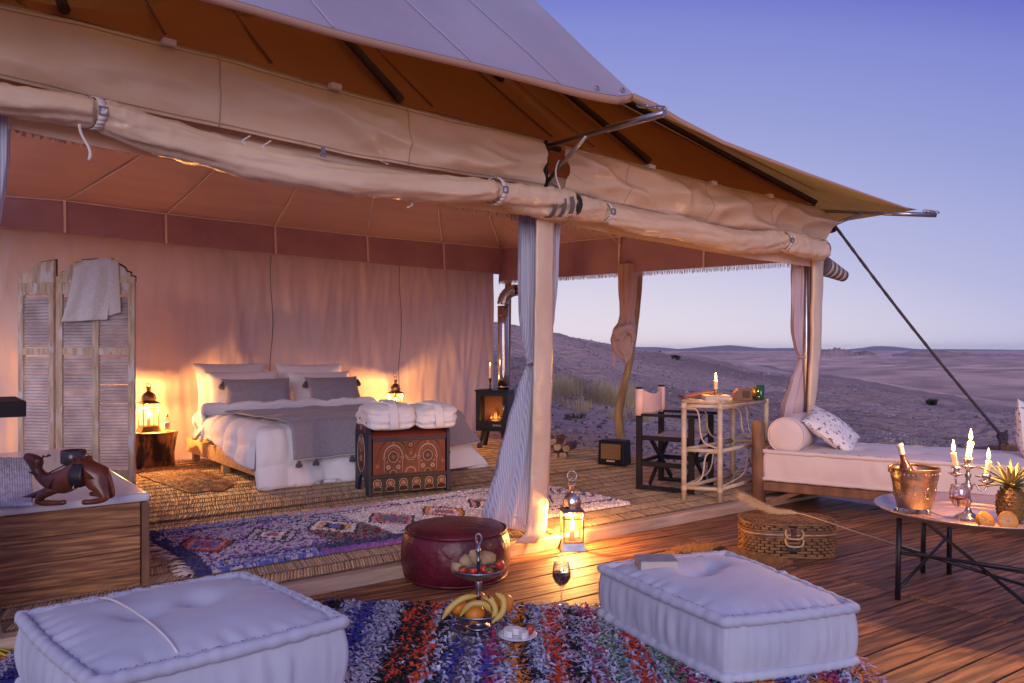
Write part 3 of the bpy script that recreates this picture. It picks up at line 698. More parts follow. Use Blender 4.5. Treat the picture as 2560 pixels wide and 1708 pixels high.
# outer fly: pale top panel that faces the viewer
hem = xz([(80, -140), (576, 0), (800, 60), (1000, 112), (1300, 186), (1450, 220), (1550, 240), (1582, 234)], -.78)
hem = [(-4.4, hem[0][1] + .1)] + hem
m = MB()
def flyg(u, v):
    x = lerp(-4.4, hem[-1][0], u ** .8); z = interp(hem, x); k = v * 1.85
    xx = x - .5 * k * sstep(-3.5, 0, x)
    bulge = -.10 * math.sin(math.pi * v) * math.sin(math.pi * min(1, max(0, (x + 3) / 3))) + .012 * nz(xx * 1.5, k * 3)
    return (xx, -.78 + k, z + 1.18 * k + bulge)
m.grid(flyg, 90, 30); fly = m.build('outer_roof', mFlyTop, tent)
m = MB()
m.grid(lambda u, v: (flyg(u, 0)[0], flyg(u, 0)[1] - .004 + .02 * v, flyg(u, 0)[2] - .004 - (.028 + .012 * sstep(.75, 1, u)) * v), 90, 2); m.build('roof_hem', M('hem_tape', (.60, .40, .30), .8, trans=.3, tcol=(.9, .5, .25)), fly, solid=.004)
for u_ in (.30, .52, .70, .85):
    MB().tube([Vector(flyg(u_, k / 12)) + Vector((0, -.006, .006)) for k in range(13)], .005, 5, flat=.4).build('roof_seam', M('pale_seam_tape', (.48, .48, .56), .8), fly)
for u_ in (.93, .985):
    p_ = Vector(flyg(u_, .012)); MB().tube([p_ + Vector((.014 * math.cos(a), -.008, .014 * math.sin(a))) for a in [k * math.pi / 6 for k in range(13)]], .004, 5, False).build('eyelet', mSteel, fly)
# right panel, seen from below
htab = [(1582, 236), (1640, 262), (1698, 298), (1806, 354), (2002, 429), (2140, 478), (2274, 524)]
def hemR(u):
    k = u * (len(htab) - 1); i = min(int(k), len(htab) - 2); px = lerp(htab[i][0], htab[i + 1][0], k - i); py = lerp(htab[i][1], htab[i + 1][1], k - i)
    r = ray(px, py); d = (K2 - K1); nrm = Vector((-d.y, d.x, 0)); t = (K1 - CAM).dot(nrm) / r.dot(nrm); return CAM + r * t
m = MB(); Ht = Vector((.5, 2.5, 4.56)); Pc = Vector((XR0 + .06, -.02, 2.58))
def g(u, v):
    a_ = hemR(u); b_ = Ht.lerp(Pc, u ** 1.15); p = a_.lerp(b_ + (b_ - a_) * .05, v)
    return (p.x, p.y, p.z - (.05 * math.sin(math.pi * v) * math.sin(math.pi * u) + .01 * nz(p.x * 2, p.y * 2)) * (1 - v))
m.grid(g, 60, 24); o = m.build('outer_roof_corner', mFlyUnder, tent)
m = MB(); m.grid(lambda u, v: (hemR(u).x, hemR(u).y - .005, hemR(u).z + .006 - .035 * (1 - .6 * u) * v), 60, 1); m.build('roof_hem', MATS['hem_tape'], o, solid=.004)
m = MB()
pk = Vector((-.92, 1.07, CAMH + 3.5))
m.add([K1, pk, Ht], [(0, 1, 2)]); m.add([pk, (-4.4, 1.07, 4.9), (-4.4, 6.0, 2.4), (.5, 5.9, 2.4), Ht], [(0, 1, 4), (1, 2, 3, 4)])
m.add([Ht, Pc, K2, (4.1, 5.9, 2.35), (.5, 5.9, 2.4)], [(0, 1, 3), (1, 2, 3), (0, 3, 4)])
m.build('outer_roof_back', mFlyUnder, tent)

# inside: ceiling liner, bands, seams, walls
fr = xz([(0, 306), (402, 374), (700, 420), (1026, 486), (1298, 536), (1403, 553), (1721, 604), (2000, 648)], .12)
m = MB(); m.grid(lambda u, v: (lerp(-3.5, 3.0, u), .12 + .012 * nz(u * 40, v), interp(fr, lerp(-3.5, 3.0, u)) + .28 * (1 - v)), 90, 3); lv = m.build('liner_valance', M('liner_valance_cloth', (.62, .46, .42), .85, trans=.2), tent)
def fringe(fnp, n, L, parent):
    m = MB()
    for i in range(n):
        p = fnp((i + random.random() * .6) / n); l = L * random.uniform(.75, 1.15); dx = random.uniform(-.008, .008); dy = random.uniform(-.01, .01); wd = .0035
        m.add([(p.x - wd, p.y, p.z), (p.x + wd, p.y, p.z), (p.x + dx + wd, p.y + dy, p.z - l), (p.x + dx - wd, p.y + dy, p.z - l)], [(0, 1, 2, 3)], None, False)
    return stuff(m.build('fringe', mFringe, parent))
fringe(lambda u: Vector((lerp(-3.4, 3.0, u), .115, interp(fr, lerp(-3.4, 3.0, u)) + .004)), 900, .045, lv)
YW = YB - .02
bt = xz([(-100, 482), (0, 491), (160, 502), (412, 535), (685, 565), (915, 590), (1270, 622)], YW - .06)
bb = xz([(-100, 555), (0, 566), (450, 612), (1000, 664), (1298, 688)], YW - .1)
ridz = 3.75; RA, RB = Vector((-1.2, 2.6, ridz)), Vector((1.0, 2.6, ridz))
XL = -3.6
def back_top(x): return Vector((x, YW - .05, interp(bt, x)))
def cs(p, u, v): return (p.x, p.y, p.z - .07 * math.sin(math.pi * v) + .006 * nz(p.x * 3, p.y * 3))
m = MB()
m.grid(lambda u, v: cs(back_top(lerp(XL, xr(YW) - .02, u)).lerp(RA.lerp(RB, u), v), u, v), 60, 16)
m.grid(lambda u, v: cs(Vector((xr(lerp(.12, YW, u)) - .03, lerp(.12, YW, u), lerp(2.34, interp(bt, 3.4), u))).lerp(RB, v), u, v), 40, 16)
m.grid(lambda u, v: cs(Vector((lerp(XL, 3.0, u), .13, interp(fr, lerp(XL, 3.0, u)) + .27)).lerp(RA.lerp(RB, u), v), u, v), 40, 12)
m.grid(lambda u, v: cs(Vector((XL, lerp(.12, YW, u), 2.5)).lerp(RA, v), u, v), 20, 10)
ceil = m.build('ceiling', mCeil, tent)
m = MB(); m.grid(lambda u, v: (lerp(XL, xr(YW) - .04, u), YW - .06 - .03 * v + .012 * nz(u * 50, v), lerp(interp(bt, lerp(XL, 3.4, u)), interp(bb, lerp(XL, 3.4, u)), v)), 80, 4); m.build('ceiling_band', mBand, tent)
fs_ = [(0.12, 1.97), (1.6, 2.03), (3.4, 2.10), (YW, 2.17)]
def sideb(u, v):
    y = lerp(.12, YW, u); return (xr(y) - .04 - .02 * v + .012 * nz(u * 30, v), y, lerp(interp([(.12, 2.34), (YW, interp(bt, 3.4))], y), interp(fs_, y), v))
m = MB(); m.grid(sideb, 60, 4); sb = m.build('ceiling_band', mBand, tent)
fringe(lambda u: Vector(sideb(u, 1)), 500, .045, sb)
for px in (160, 412, 685, 915, 1105):
    x = aty(px, 540, YW - .05).x; u = (x - XL) / (xr(YW) - .02 - XL)
    pts = [Vector(cs(back_top(x).lerp(RA.lerp(RB, u), v), u, v)) - Vector((0, .004, .010)) for v in [k / 12 for k in range(13)]]
    MB().tube(pts, .013, 4, flat=.3).build('ceiling_seam', mCeilSeam, ceil)
    MB().bar((x, YW - .085, interp(bt, x)), (x, YW - .112, interp(bb, x)), .022, .004, (0, 1, 0)).build('ceiling_seam', mCeilSeam, ceil)
for a_, b_ in ((back_top(xr(YW) - .05), RB), (Vector((xr(1.2) - .05, 1.2, 2.36)), RB), (Vector((xr(2.5) - .05, 2.5, 2.41)), RB), (Vector((xr(3.8) - .05, 3.8, 2.46)), RB)):
    MB().tube([Vector(cs(a_.lerp(b_, v), 0, v)) - Vector((.006, 0, .012)) for v in [k / 10 for k in range(11)]], .013, 4, flat=.3).build('ceiling_seam', mCeilSeam, ceil)
for y in (1.2, 2.5, 3.8):
    MB().bar(Vector(sideb((y - .12) / (YW - .12), 0)) - Vector((.018, 0, 0)), Vector(sideb((y - .12) / (YW - .12), 1)) - Vector((.018, 0, 0)), .02, .004, (1, 0, 0)).build('ceiling_seam', mCeilSeam, ceil)
pts = [Vector((lerp(XL, xr(YW) - .06, k / 40), YW - .075, interp(bt, lerp(XL, 3.4, k / 40)))) for k in range(41)]
MB().tube(pts, .014, 5, flat=.6).build('ceiling_seam', mCeilSeam, ceil)
pts = [Vector(sideb(k / 30, 0)) - Vector((.02, 0, 0)) for k in range(31)]
MB().tube(pts, .012, 5, flat=.6).build('ceiling_seam', mCeilSeam, ceil)
m = MB()
def wallg(u, v):
    x = lerp(XL, xr(YW) - .10, u); z = lerp(0, 2.62, v)
    k = 1 - .5 * v
    y = YW + .09 + .08 * nz(x * 1.1 + z * .25, z * .35) * k - .07 * max(0, .32 - abs(nz(x * 2.6 + z * .5, z * .45))) - .06 * max(0, .25 - abs(nz(x * 6 - z * .6, z * .5 + 4))) + .014 * nz(x * 13 + z * 1.3, z * .8)
    y += -.10 * sstep(-2.4, -3.3, x) * math.sin(x * 18) * .25
    return (x, y, z)
m.grid(wallg, 260, 50); m.build('back_wall', mWall, tent)
for px in (685, 1008):
    x = aty(px, 700, YW).x; MB().tube([Vector((x + .02 * math.sin(k), wallg((x - XL) / (xr(YW) - .1 - XL), k / 12)[1] - .02, 2.3 * k / 12)) for k in range(13)], .004, 5).build('wall_cord', mGreyStripe, tent)
# crooked wooden poles
def pole(pp, rr, nm='wooden_pole'):
    m = MB(); m.tube(pp, rr, 12, True, None, lambda i, a: 1 + .12 * nz(i * .8, a * 1.2)); return m.build(nm, mPole, tent)
def smoothpath(ps, n):
    out = []
    for i in range(n + 1):
        u = i / n * (len(ps) - 1); k = min(int(u), len(ps) - 2); f = u - k
        p0, p1, p2, p3 = ps[max(k - 1, 0)], ps[k], ps[k + 1], ps[min(k + 2, len(ps) - 1)]
        out.append(.5 * ((2 * p1) + (p2 - p0) * f + (2 * p0 - 5 * p1 + 4 * p2 - p3) * f * f + (3 * p1 - p0 - 3 * p2 + p3) * f ** 3))
    return out
d = 9.05
pole(smoothpath([atD(1602, 640, d), atD(1600, 700, d), atD(1590, 800, d), atD(1574, 905, d), atD(1556, 985, d), atD(1547, 1040, d), atD(1552, 1095, d), atD(1556, 1142, d)], 40), [lerp(.024, .060, k / 40) for k in range(41)])
bp = Vector((xr(YW) - .02, YW - .12, 0))
pole([bp + Vector((.02, 0, -.1)), bp + Vector((0, 0, .8)), bp + Vector((.03, 0, 1.6)), bp + Vector((.05, 0, 2.5))], [.06, .055, .05, .045])

# ================================================================== generic builders
def soft(parent, cs4, z0, z1, mat, bulge=.03, tufts=(), pip=.018, seed=0.0, n=44, sideb=.022, pipmat=None, sidepleat=.006, nm='cover'):
    c = [Vector((x, y, 0)) for x, y in cs4]; ctr = sum(c, Vector()) / 4
    def P(u, v):
        p = c[0] * (1 - u) * (1 - v) + c[1] * u * (1 - v) + c[2] * u * v + c[3] * (1 - u) * v
        e = math.sin(math.pi * u) * (abs(v - .5) * 2) ** 6 + math.sin(math.pi * v) * (abs(u - .5) * 2) ** 6
        return p + (p - ctr) * .03 * e
    m = MB()
    def top(u, v):
        p = P(u, v); U, V = 2 * u - 1, 2 * v - 1
        e = (1 - U ** 6) * (1 - V ** 6); ee = (1 - U * U) * (1 - V * V)
        z = z1 - .012 + .016 * e + bulge * ee ** .55
        for (a, b, dep, rr) in tufts:
            q = ((p - P(a, b)).length) / rr; z -= dep * math.exp(-q * q * 1.6) + dep * .35 * math.exp(-q * q * .25)
        ed = max(abs(U), abs(V)); pl = sstep(.72, .97, ed) * (1 - sstep(.985, 1, ed))
        arc = (u if abs(V) > abs(U) else v)
        z += pl * .009 * math.sin(arc * 60 + 3 * nz(arc * 9, seed)) * (.5 + nz(arc * 5, seed)) + .010 * nz(p.x * 3.4, p.y * 3.4, seed) + .004 * nz(p.x * 10, p.y * 10, seed)
        return (p.x, p.y, z)
    m.grid(top, n, n)
    per = [(k / n, 0) for k in range(n)] + [(1, k / n) for k in range(n)] + [(1 - k / n, 1) for k in range(n)] + [(0, 1 - k / n) for k in range(n)]
    per = per[n + n // 2:] + per[:n + n // 2]
    def side(u, v):
        i = int(round(u * len(per))) % len(per); p = P(*per[i]); d = (p - ctr); d.z = 0; d.normalize()
        b = math.sin(math.pi * v) ** .6 * sideb + sidepleat * math.sin(math.pi * v) * (nz(i * .55, v * .8, seed) + .6 * nz(i * .2, v, seed + 3))
        q = p + d * b; return (q.x, q.y, lerp(z1 - .012, z0 + .01, v))
    m.grid(side, len(per), 14, closeu=True)
    bt = [side(k / len(per), 1) for k in range(len(per))]
    m.add([(x, y, z0 + .01) for x, y, z in bt], [tuple(range(len(per)))])
    o = m.build(nm, mat, parent)
    if pip:
        for zz, s in ((z1 - .010, 1), (z0 + .014, 7)):
            pts = []
            for i in range(len(per) + 1):
                p = P(*per[i % len(per)]); d = p - ctr; d.normalize()
                q = p + d * (pip * .45 + .004 * nz(i * .3, s)); pts.append((q.x, q.y, zz + .004 * nz(i * .4, s, seed)))
            t = MB(); t.tube(pts, [pip * (1 + .06 * math.sin(i * 1.35 + 3 * nz(i * .2, s)) + .22 * nz(i * .33, s, seed) + .12 * nz(i * .9, s, seed)) for i in range(len(pts))], 10, False); t.build('piping', pipmat or mat, parent)
    if pip:
        sx = MB()
        for i in range(0, len(per) - 1):
            if random.random() < .55:
                a_, b_ = P(*per[i]), P(*per[i + 1]); d = (a_ - ctr).normalized(); f0 = random.uniform(0, .4); f1 = f0 + random.uniform(.25, .55)
                h0 = z1 - .010 + pip * .95; o_ = d * (-pip * .25)
                sx.tube([a_.lerp(b_, f0) + o_ + Vector((0, 0, h0)), a_.lerp(b_, f1) + o_ + d * random.uniform(-.004, .004) + Vector((0, 0, h0 + .001))], .0011, 4)
        stuff(sx.build('stitching', M('blue_stitch_thread', (.06, .05, .12), .9), parent))
    return o
def pillow_mesh(wd, ht, th, seed=0, sag=.0, wr=.012, n=30):
    m = MB()
    for sg in (1, -1):
        def g(u, v):
            U, V = 2 * u - 1, 2 * v - 1; k = ((1 - U * U) * (1 - V * V)) ** .5
            x = wd / 2 * U * (1 - .07 * (1 - V * V) * abs(U)); z = ht / 2 * V * (1 - .07 * (1 - U * U) * abs(V))
            y = sg * th / 2 * k * (1 + .18 * nz(u * 2 + seed, v * 2)) + wr * nz(u * 5 + seed, v * 5, sg) * k + wr * .6 * nz(u * 13, v * 4 + seed, sg) * k
            return (x, y - sag * (1 - V * V), z)
        m.grid(g if sg > 0 else (lambda u, v: g(1 - u, v)), n, n)
    return m
def tassel_mesh(s=1.0):
    m = MB(); m.ball((0, 0, -.008 * s), .014 * s, 8, 6)
    for k in range(18):
        a = k * 2.4; r = .010 * s * (k % 3) / 2; e = .026 * s * (.5 + .5 * (k % 3) / 2)
        m.tube([(r * math.cos(a), r * math.sin(a), -.012 * s), (e * math.cos(a), e * math.sin(a), -.035 * s), (e * 1.1 * math.cos(a), e * 1.1 * math.sin(a), -.06 * s * random.uniform(.85, 1.1))], .0045 * s, 4)
    return m
TASSEL = None
def tassel(parent, loc, s=1.0):
    global TASSEL
    if TASSEL is None:
        TASSEL = tassel_mesh().build('tassel', mTassel, parent); o = TASSEL
    else: o = share(TASSEL, parent)
    o.location = loc; o.rotation_euler = (random.uniform(-.2, .2), random.uniform(-.2, .2), random.uniform(0, 6)); o.scale = (s, s, s); return o
def flame(parent, loc, s=1.0):
    m = MB(); m.lathe([(0.0, 0), (.0045 * s, .005 * s), (.006 * s, .012 * s), (.0045 * s, .022 * s), (.0015 * s, .033 * s), (0, .038 * s)], 10); return m.build('flame', mFlame, parent, loc)
def candle(name, label, loc, r, h, power, group=None, tilt=(0, 0), drip=True, fl=1.0):
    t = thing(name, label, 'candle', loc, 0, group); m = MB(); tx, ty = tilt
    pts = [Vector((tx * k / 6, ty * k / 6, h * k / 6)) for k in range(7)]
    m.tube(pts, [r * (1.06 + .06 * nz(k, loc[0])) for k in range(6)] + [r * .88], 12)
    if drip:
        for k in range(5):
            a = k * 1.3 + loc[0]; hh = random.uniform(.2, .7); x, y = tx + r * 1.05 * math.cos(a), ty + r * 1.05 * math.sin(a)
            m.tube([(x, y, h - .002), (x * 1.0, y, h * (1 - hh * .5)), (x - tx * .4, y - ty * .4, h * (1 - hh))], [r * .2, r * .17, r * .26], 6)
    m.build('wax', mWax, t); MB().tube([(tx, ty, h), (tx, ty, h + .008)], .0012, 5).build('wick', mDark, t)
    flame(t, (tx, ty, h + .004), fl)
    point('candle_light', (tx, ty, h + .045 * fl), power, r=.012, parent=t); return t
def lantern(name, label, loc, rz, wd, hb, power, ht=1.0, ringup=True):
    """metal lantern: splayed base, four glazed sides, ribbed dome, neck and ring"""
    t = thing(name, label, 'lantern', loc, rz, None); h = wd / 2; b = MB()
    b.add([(-h * 1.25, -h * 1.25, 0), (h * 1.25, -h * 1.25, 0), (h * 1.25, h * 1.25, 0), (-h * 1.25, h * 1.25, 0), (-h, -h, .05), (h, -h, .05), (h, h, .05), (-h, h, .05)], [(0, 3, 2, 1), (4, 5, 6, 7), (0, 1, 5, 4), (1, 2, 6, 5), (2, 3, 7, 6), (3, 0, 4, 7)], None, False)
    b.build('base', mBrass if ht > 1.5 else mPewter, t, bevel=.002)
    fr_ = MB()
    for sx, sy in ((-1, -1), (1, -1), (1, 1), (-1, 1)): fr_.bar((sx * h * .96, sy * h * .96, .05), (sx * h * .96, sy * h * .96, .05 + hb), .009, .009)
    for z in (.055, .05 + hb * .78, .05 + hb):
        for a in range(4):
            c, s_ = math.cos(a * math.pi / 2), math.sin(a * math.pi / 2); q = h * .96
            fr_.bar((c * q - s_ * q, s_ * q + c * q, z), (-c * q * 0 + c * q + s_ * q, s_ * q - c * q, z), .008, .008)
    fr_.build('frame', mBrass, t)
    for a in range(4):
        g_ = MB(); g_.box((0, -h * .93, .05 + hb * .5), (wd * .86, .003, hb * .94)); o = g_.build('pane', mLampGlass, t); o.rotation_euler = (0, 0, a * math.pi / 2)
    z = .05 + hb; rf = MB()
    rf.add([(-h * 1.2, -h * 1.2, z), (h * 1.2, -h * 1.2, z), (h * 1.2, h * 1.2, z), (-h * 1.2, h * 1.2, z), (-h * .8, -h * .8, z + .02), (h * .8, -h * .8, z + .02), (h * .8, h * .8, z + .02), (-h * .8, h * .8, z + .02)], [(0, 3, 2, 1), (4, 5, 6, 7), (0, 1, 5, 4), (1, 2, 6, 5), (2, 3, 7, 6), (3, 0, 4, 7)], None, False)
    roof = rf.build('roof', mBrass if ht > 1.5 else mPewter, t, bevel=.002)
    dm = MB(); dz = z + .02; rr = h * .82
    dm.lathe([(rr, 0), (rr * 1.06, .02), (rr * 1.04, .045), (rr * .88, .07), (rr * .6, .088), (rr * .36, .096), (rr * .34, .10), (rr * .34, .135), (rr * .44, .137), (rr * .44, .145), (0, .146)], 32, (0, 0, dz), fn=lambda a, i: 1 + (.05 * abs(math.sin(a * 4)) if i < 5 else 0))
    dm.build('dome', mBrass if ht > 1.5 else mSilver, roof)
    rg = MB(); zz = dz + .145
    c1 = [(.022 * math.cos(a), 0, zz + .016 + .022 * math.sin(a)) for a in [k * math.pi / 10 for k in range(21)]]; rg.tube(c1, .003, 6, False)
    tl = 0 if ringup else 1.1
    c2 = [(.030 * math.cos(a), .004 * math.sin(a), zz + .056 + .030 * math.sin(a)) for a in [k * math.pi / 12 for k in range(25)]]
    if not ringup: c2 = [(-.03 - .03 * math.cos(a), 0, zz + .02 + .018 * math.sin(a)) for a in [k * math.pi / 12 for k in range(25)]]
    rg.tube(c2, .003, 6, False); rg.build('ring', mSilver, roof)
    cm = MB(); cm.tube([(0, 0, .05), (0, 0, .05 + hb * .62)], .016, 12); cd_ = cm.build('candle', mWax, t); flame(cd_, (0, 0, .05 + hb * .63))
    point('lantern_light', (0, 0, .05 + hb * .74), power, r=.018, parent=t); return t
def wineglass(name, label, loc, s, wine, level=.5):
    t = thing(name, label, 'wine glass', loc)
    m = MB(); m.lathe([(0, .0), (.034 * s, 0), (.035 * s, .002), (.03 * s, .005), (.008 * s, .010), (.0045 * s, .02), (.004 * s, .05), (.005 * s, .075), (.012 * s, .084), (.032 * s, .105), (.044 * s, .130), (.045 * s, .150), (.041 * s, .175), (.036 * s, .198), (.0352 * s, .198), (.0402 * s, .175), (.0440 * s, .150), (.043 * s, .131), (.031 * s, .107), (.008 * s, .088), (0, .087)], 32)
    m.v = [(x, y, z * s) for x, y, z in m.v]; m.build('glass', mGlass, t)
    w_ = MB(); zt_ = .100 + .055 * level; pr = [(0, .0885), (.008, .0892), (.030, .108), (.0418, .132), (.0425, .14)]
    pr = [p for p in pr if p[1] < zt_]; re = interp([(.0892, .008), (.108, .030), (.132, .0418), (.150, .0428)], zt_); pr += [(re, zt_), (0, zt_ + .0004)]
    w_.lathe([(r * s, z * s) for r, z in pr], 32); w_.build('wine', wine, t); return t
def book(name, label, loc, rz, wd, dp, th, mat, cat='book'):
    t = thing(name, label, cat, loc, rz); p = MB(); p.box((.003, 0, th / 2), (wd - .008, dp - .008, th - .006)); p.build('pages', mPaper, t)
    c = MB(); c.box((0, 0, .002), (wd, dp, .004)); c.box((0, 0, th - .002), (wd, dp, .004)); c.box((-wd / 2 + .002, 0, th / 2), (.004, dp, th - .009)); c.build('cover', mat, t, bevel=.0012); return t
def hide(name, label, outline, z, dark, seed, parent_n=3500, hl=.02, pal=None):
    """irregular animal hide: skin sheet plus short hair"""
    c = sum((Vector(p) for p in outline), Vector()) / len(outline); t = thing(name, label, 'hide', (c.x, c.y, z))
    pts = [(p[0] - c.x, p[1] - c.y) for p in outline]; N_ = len(pts)
    def edge(a):
        k = a / (2 * math.pi) * N_; i = int(k) % N_; f = k - int(k); p, q = Vector(pts[i]), Vector(pts[(i + 1) % N_]); e = p.lerp(q, f); return e * (1 + .07 * nz(a * 3, seed) + .05 * nz(a * 9, seed))
    pal = pal or [(.42, .15, .04), (.14, .05, .02), (.03, .015, .010), (.60, .34, .16)]
    def colr(x, y):
        n_ = nz(x * 3 + y * 2 + seed, y * 9 - x * 5) + .5 * nz(x * 9, y * 22, seed); return pal[0] if n_ < -.15 else pal[1] if n_ < .15 else pal[3] if n_ < .35 else pal[2]
    def h(x, y, k): return .012 * (1 - k * k) + .02 * abs(nz(x * 6, y * 6, seed)) * (1 - k) + .004
    m = MB()
    def g(u, v): e = edge(u * 2 * math.pi) * v; return (e.x, e.y, h(e.x, e.y, v) if v < .99 else .001)
    m.grid(g, 48, 10, closeu=True, colfn=lambda u, v: colr(*(edge(u * 2 * math.pi) * v)[:2])); m.build('skin', mFur, t)
    hr = MB()
    for i in range(parent_n):
        a = random.uniform(0, 6.283); v = math.sqrt(random.random()); e = edge(a) * v; c_ = colr(e.x, e.y); g_ = random.uniform(.6, 1.4); c_ = tuple(k * g_ for k in c_)
        d = random.gauss(.6, .5); L = hl * random.uniform(.5, 1.3); zz = h(e.x, e.y, v)
        x2, y2 = e.x + L * math.cos(d), e.y + L * math.sin(d); wd = .0018
        hr.add([(e.x - wd, e.y + wd, zz), (e.x + wd, e.y - wd, zz), (x2, y2, zz + L * random.uniform(.15, .5))], [(0, 1, 2)], c_, False)
    stuff(hr.build('hair', mFur, t)); return t

# ================================================================== INSIDE THE TENT
# ---- bath with wood cladding at the left
bx0, bx1, by0, by1, bz = -4.3, -2.26, .46, 2.75, .425
tub = thing('bathtub_surround', 'white enamel slab bath clad in pine boards at the left edge', 'bathtub', ((bx0 + bx1) / 2, (by0 + by1) / 2, 0))
ox, oy = (bx0 + bx1) / 2, (by0 + by1) / 2
hgt = (bz + .06) / 4
for k in range(4):
    m = MB(); m.box((0, by0 - oy, -.06 + hgt * (k + .5)), (bx1 - bx0 - .035, .024, hgt - .002)); m.build('plank', mTubWood, tub, bevel=.003)
    m = MB(); m.box((bx1 - ox - .01, (by0 + by1) / 2 - oy, -.06 + hgt * (k + .5)), (.022, by1 - by0 - .04, hgt - .002)); m.build('plank', mTubWood, tub, bevel=.003)
m = MB(); m.box((bx1 - ox + .005, by0 - oy - .003, bz / 2 - .035), (.035, .042, bz + .062)); m.build('corner_post', mBrownWood, tub, bevel=.003)
m = MB(); m.box((-.02, .03, .2), (bx1 - bx0 - .1, by1 - by0 - .1, .40)); m.build('core', mDark, tub)
m = MB(); m.box((0, 0, bz + .022), (bx1 - bx0 + .05, by1 - by0 + .05, .044)); m.build('rim', mEnamel, tub, bevel=.014)
ZT = bz + .044
# woven bath mat laid over the rim
m = MB()
mA, mB_, mC, mD = at(-60, 1276, ZT), at(82, 1268, ZT), at(76, 1152, ZT + .03), at(-60, 1150, ZT + .03)
cen = (mA + mC) / 2
def g(u, v):
    p = mA * (1 - u) * (1 - v) + mB_ * u * (1 - v) + mC * u * v + mD * (1 - u) * v
    return (p.x - cen.x, p.y - cen.y, .012 + .03 * v + .0015 * math.sin(u * 140) + .004 * nz(u * 9, v * 9))
m.grid(g, 120, 40); tag(m.build('bath_mat', mWaffle, None, (cen.x, cen.y, ZT), solid=.012), 'white woven bath mat spread on the enamel slab behind the camel', 'bath mat')
# ---- kneeling camel figure
def skin_body(name, verts, edges, radii, mat, parent, levels=2):
    me = bpy.data.meshes.new(name); me.from_pydata(verts, edges, []); o = bpy.data.objects.new(name, me); COL.objects.link(o)
    md = o.modifiers.new('k', 'SKIN'); o.modifiers.new('u', 'SUBSURF').levels = levels
    for i, r in enumerate(radii): me.skin_vertices[0].data[i].radius = r if isinstance(r, tuple) else (r, r)
    me.skin_vertices[0].data[0].use_root = True
    dg = bpy.context.evaluated_depsgraph_get(); em = bpy.data.meshes.new_from_object(o.evaluated_get(dg)); bpy.data.objects.remove(o)
    em.materials.clear(); em.materials.append(mat)
    for p in em.polygons: p.use_smooth = True
    b = bpy.data.objects.new(name, em); COL.objects.link(b); b.parent = parent; return b
cs_ = 4.0 / FPX
cl = at(150, 1258, ZT)
cam_t = thing('camel_figure', 'reddish brown leather camel figure kneeling on the white slab', 'figurine', cl, CROT)
def cp(zx, zy, y=0.0): return ((zx / 3.015 - 150) * cs_, y, max(.008, (1258 - (zy / 3.015 + 900)) * cs_))
V_ = [cp(600, 890), cp(500, 915), cp(430, 940), cp(355, 915), cp(300, 870), cp(278, 820), cp(290, 778), cp(245, 755), cp(190, 737),
      cp(640, 850), cp(700, 880), cp(745, 920), cp(430, 975, -.025), cp(350, 1010, -.03), cp(320, 1066, -.035), cp(410, 1078, -.04), cp(475, 1080, -.04), cp(535, 1058, -.045),
      cp(400, 965, .03), cp(280, 1018, .04), cp(150, 1062, .04), cp(65, 1108, .04),
      cp(770, 965, -.035), cp(815, 1040, -.04), cp(720, 1058, -.045), cp(645, 1060, -.05), cp(760, 960, .04), cp(790, 1045, .045), cp(690, 1030, .05), cp(620, 1025, .05),
      cp(790, 870), cp(815, 920), cp(828, 975), cp(325, 765, -.012), cp(340, 795)]
E_ = [(0, 1), (1, 2), (2, 3), (3, 4), (4, 5), (5, 6), (6, 7), (7, 8), (0, 9), (9, 10), (10, 11), (2, 12), (12, 13), (13, 14), (14, 15), (15, 16), (16, 17), (2, 18), (18, 19), (19, 20), (20, 21), (11, 22), (22, 23), (23, 24), (24, 25), (11, 26), (26, 27), (27, 28), (28, 29), (11, 30), (30, 31), (31, 32), (6, 34)]
V_ = V_[:33] + [V_[34]]; E_ = [(a, b if b != 34 else 33) for a, b in E_]
Rr = [.058, .052, .044, .030, .024, .022, .022, .017, .011, (.062, .058), .055, .046, .022, .020, .015, .012, .010, .012, .018, .014, .010, .009, .026, .018, .011, .012, .026, .018, .011, .010, .012, .009, .006, .016]
Rr = [tuple(k * 1.16 for k in r) if isinstance(r, tuple) else r * (1.18 if i < 12 else 1.2) for i, r in enumerate(Rr)]; Rr[6] = .036; Rr[7] = .027; Rr[8] = .017; Rr[33] = .026
skin_body('body', V_, E_, Rr, mCamel, cam_t)
m = MB(); hp = Vector(cp(620, 815)); m.ball(hp, (.045, .04, .035), 12, 8); m.build('hump', mCamel, cam_t)
m = MB(); sp = Vector(cp(632, 870))
m.grid(lambda u, v: (sp.x + (u - .5) * .062 * (1 - .25 * (2 * v - 1) ** 2), -.058 - .034 * math.sin(v * 2.4 + .2), sp.z + .055 - .105 * v), 8, 12); m.build('saddle_flap', mBlackLeather, cam_t, solid=.006)
m = MB(); q = Vector(cp(632, 940)); m.tube([(q.x, -.095, q.z + .01), (q.x - .004, -.098, q.z - .004), (q.x + .004, -.098, q.z - .012)], .003, 6); m.build('tassel', mBrass, cam_t)
m = MB(); cpv = Vector(cp(525, 800)); m.lathe([(0, .0), (.052, 0), (.057, .006), (.057, .062), (.051, .064), (.050, .012), (0, .010)], 28, (cpv.x, .03, cpv.z)); m.build('candle_cup', mCeramic, cam_t)
m = MB(); m.tube([cp(245, 850, -.02), cp(300, 872, -.026), cp(370, 868, -.015), cp(480, 810, .0), cp(540, 805, 0)], .0035, 6); m.tube([cp(420, 960, -.05), cp(450, 900, -.05), cp(560, 830, -.03), cp(640, 800, -.02)], .006, 6)
m.build('harness', mBlackLeather, cam_t)
m = MB(); e = Vector(cp(292, 757, -.020)); m.ball(e, .005, 8, 6); m.build('eye', mBlackLeather, cam_t)
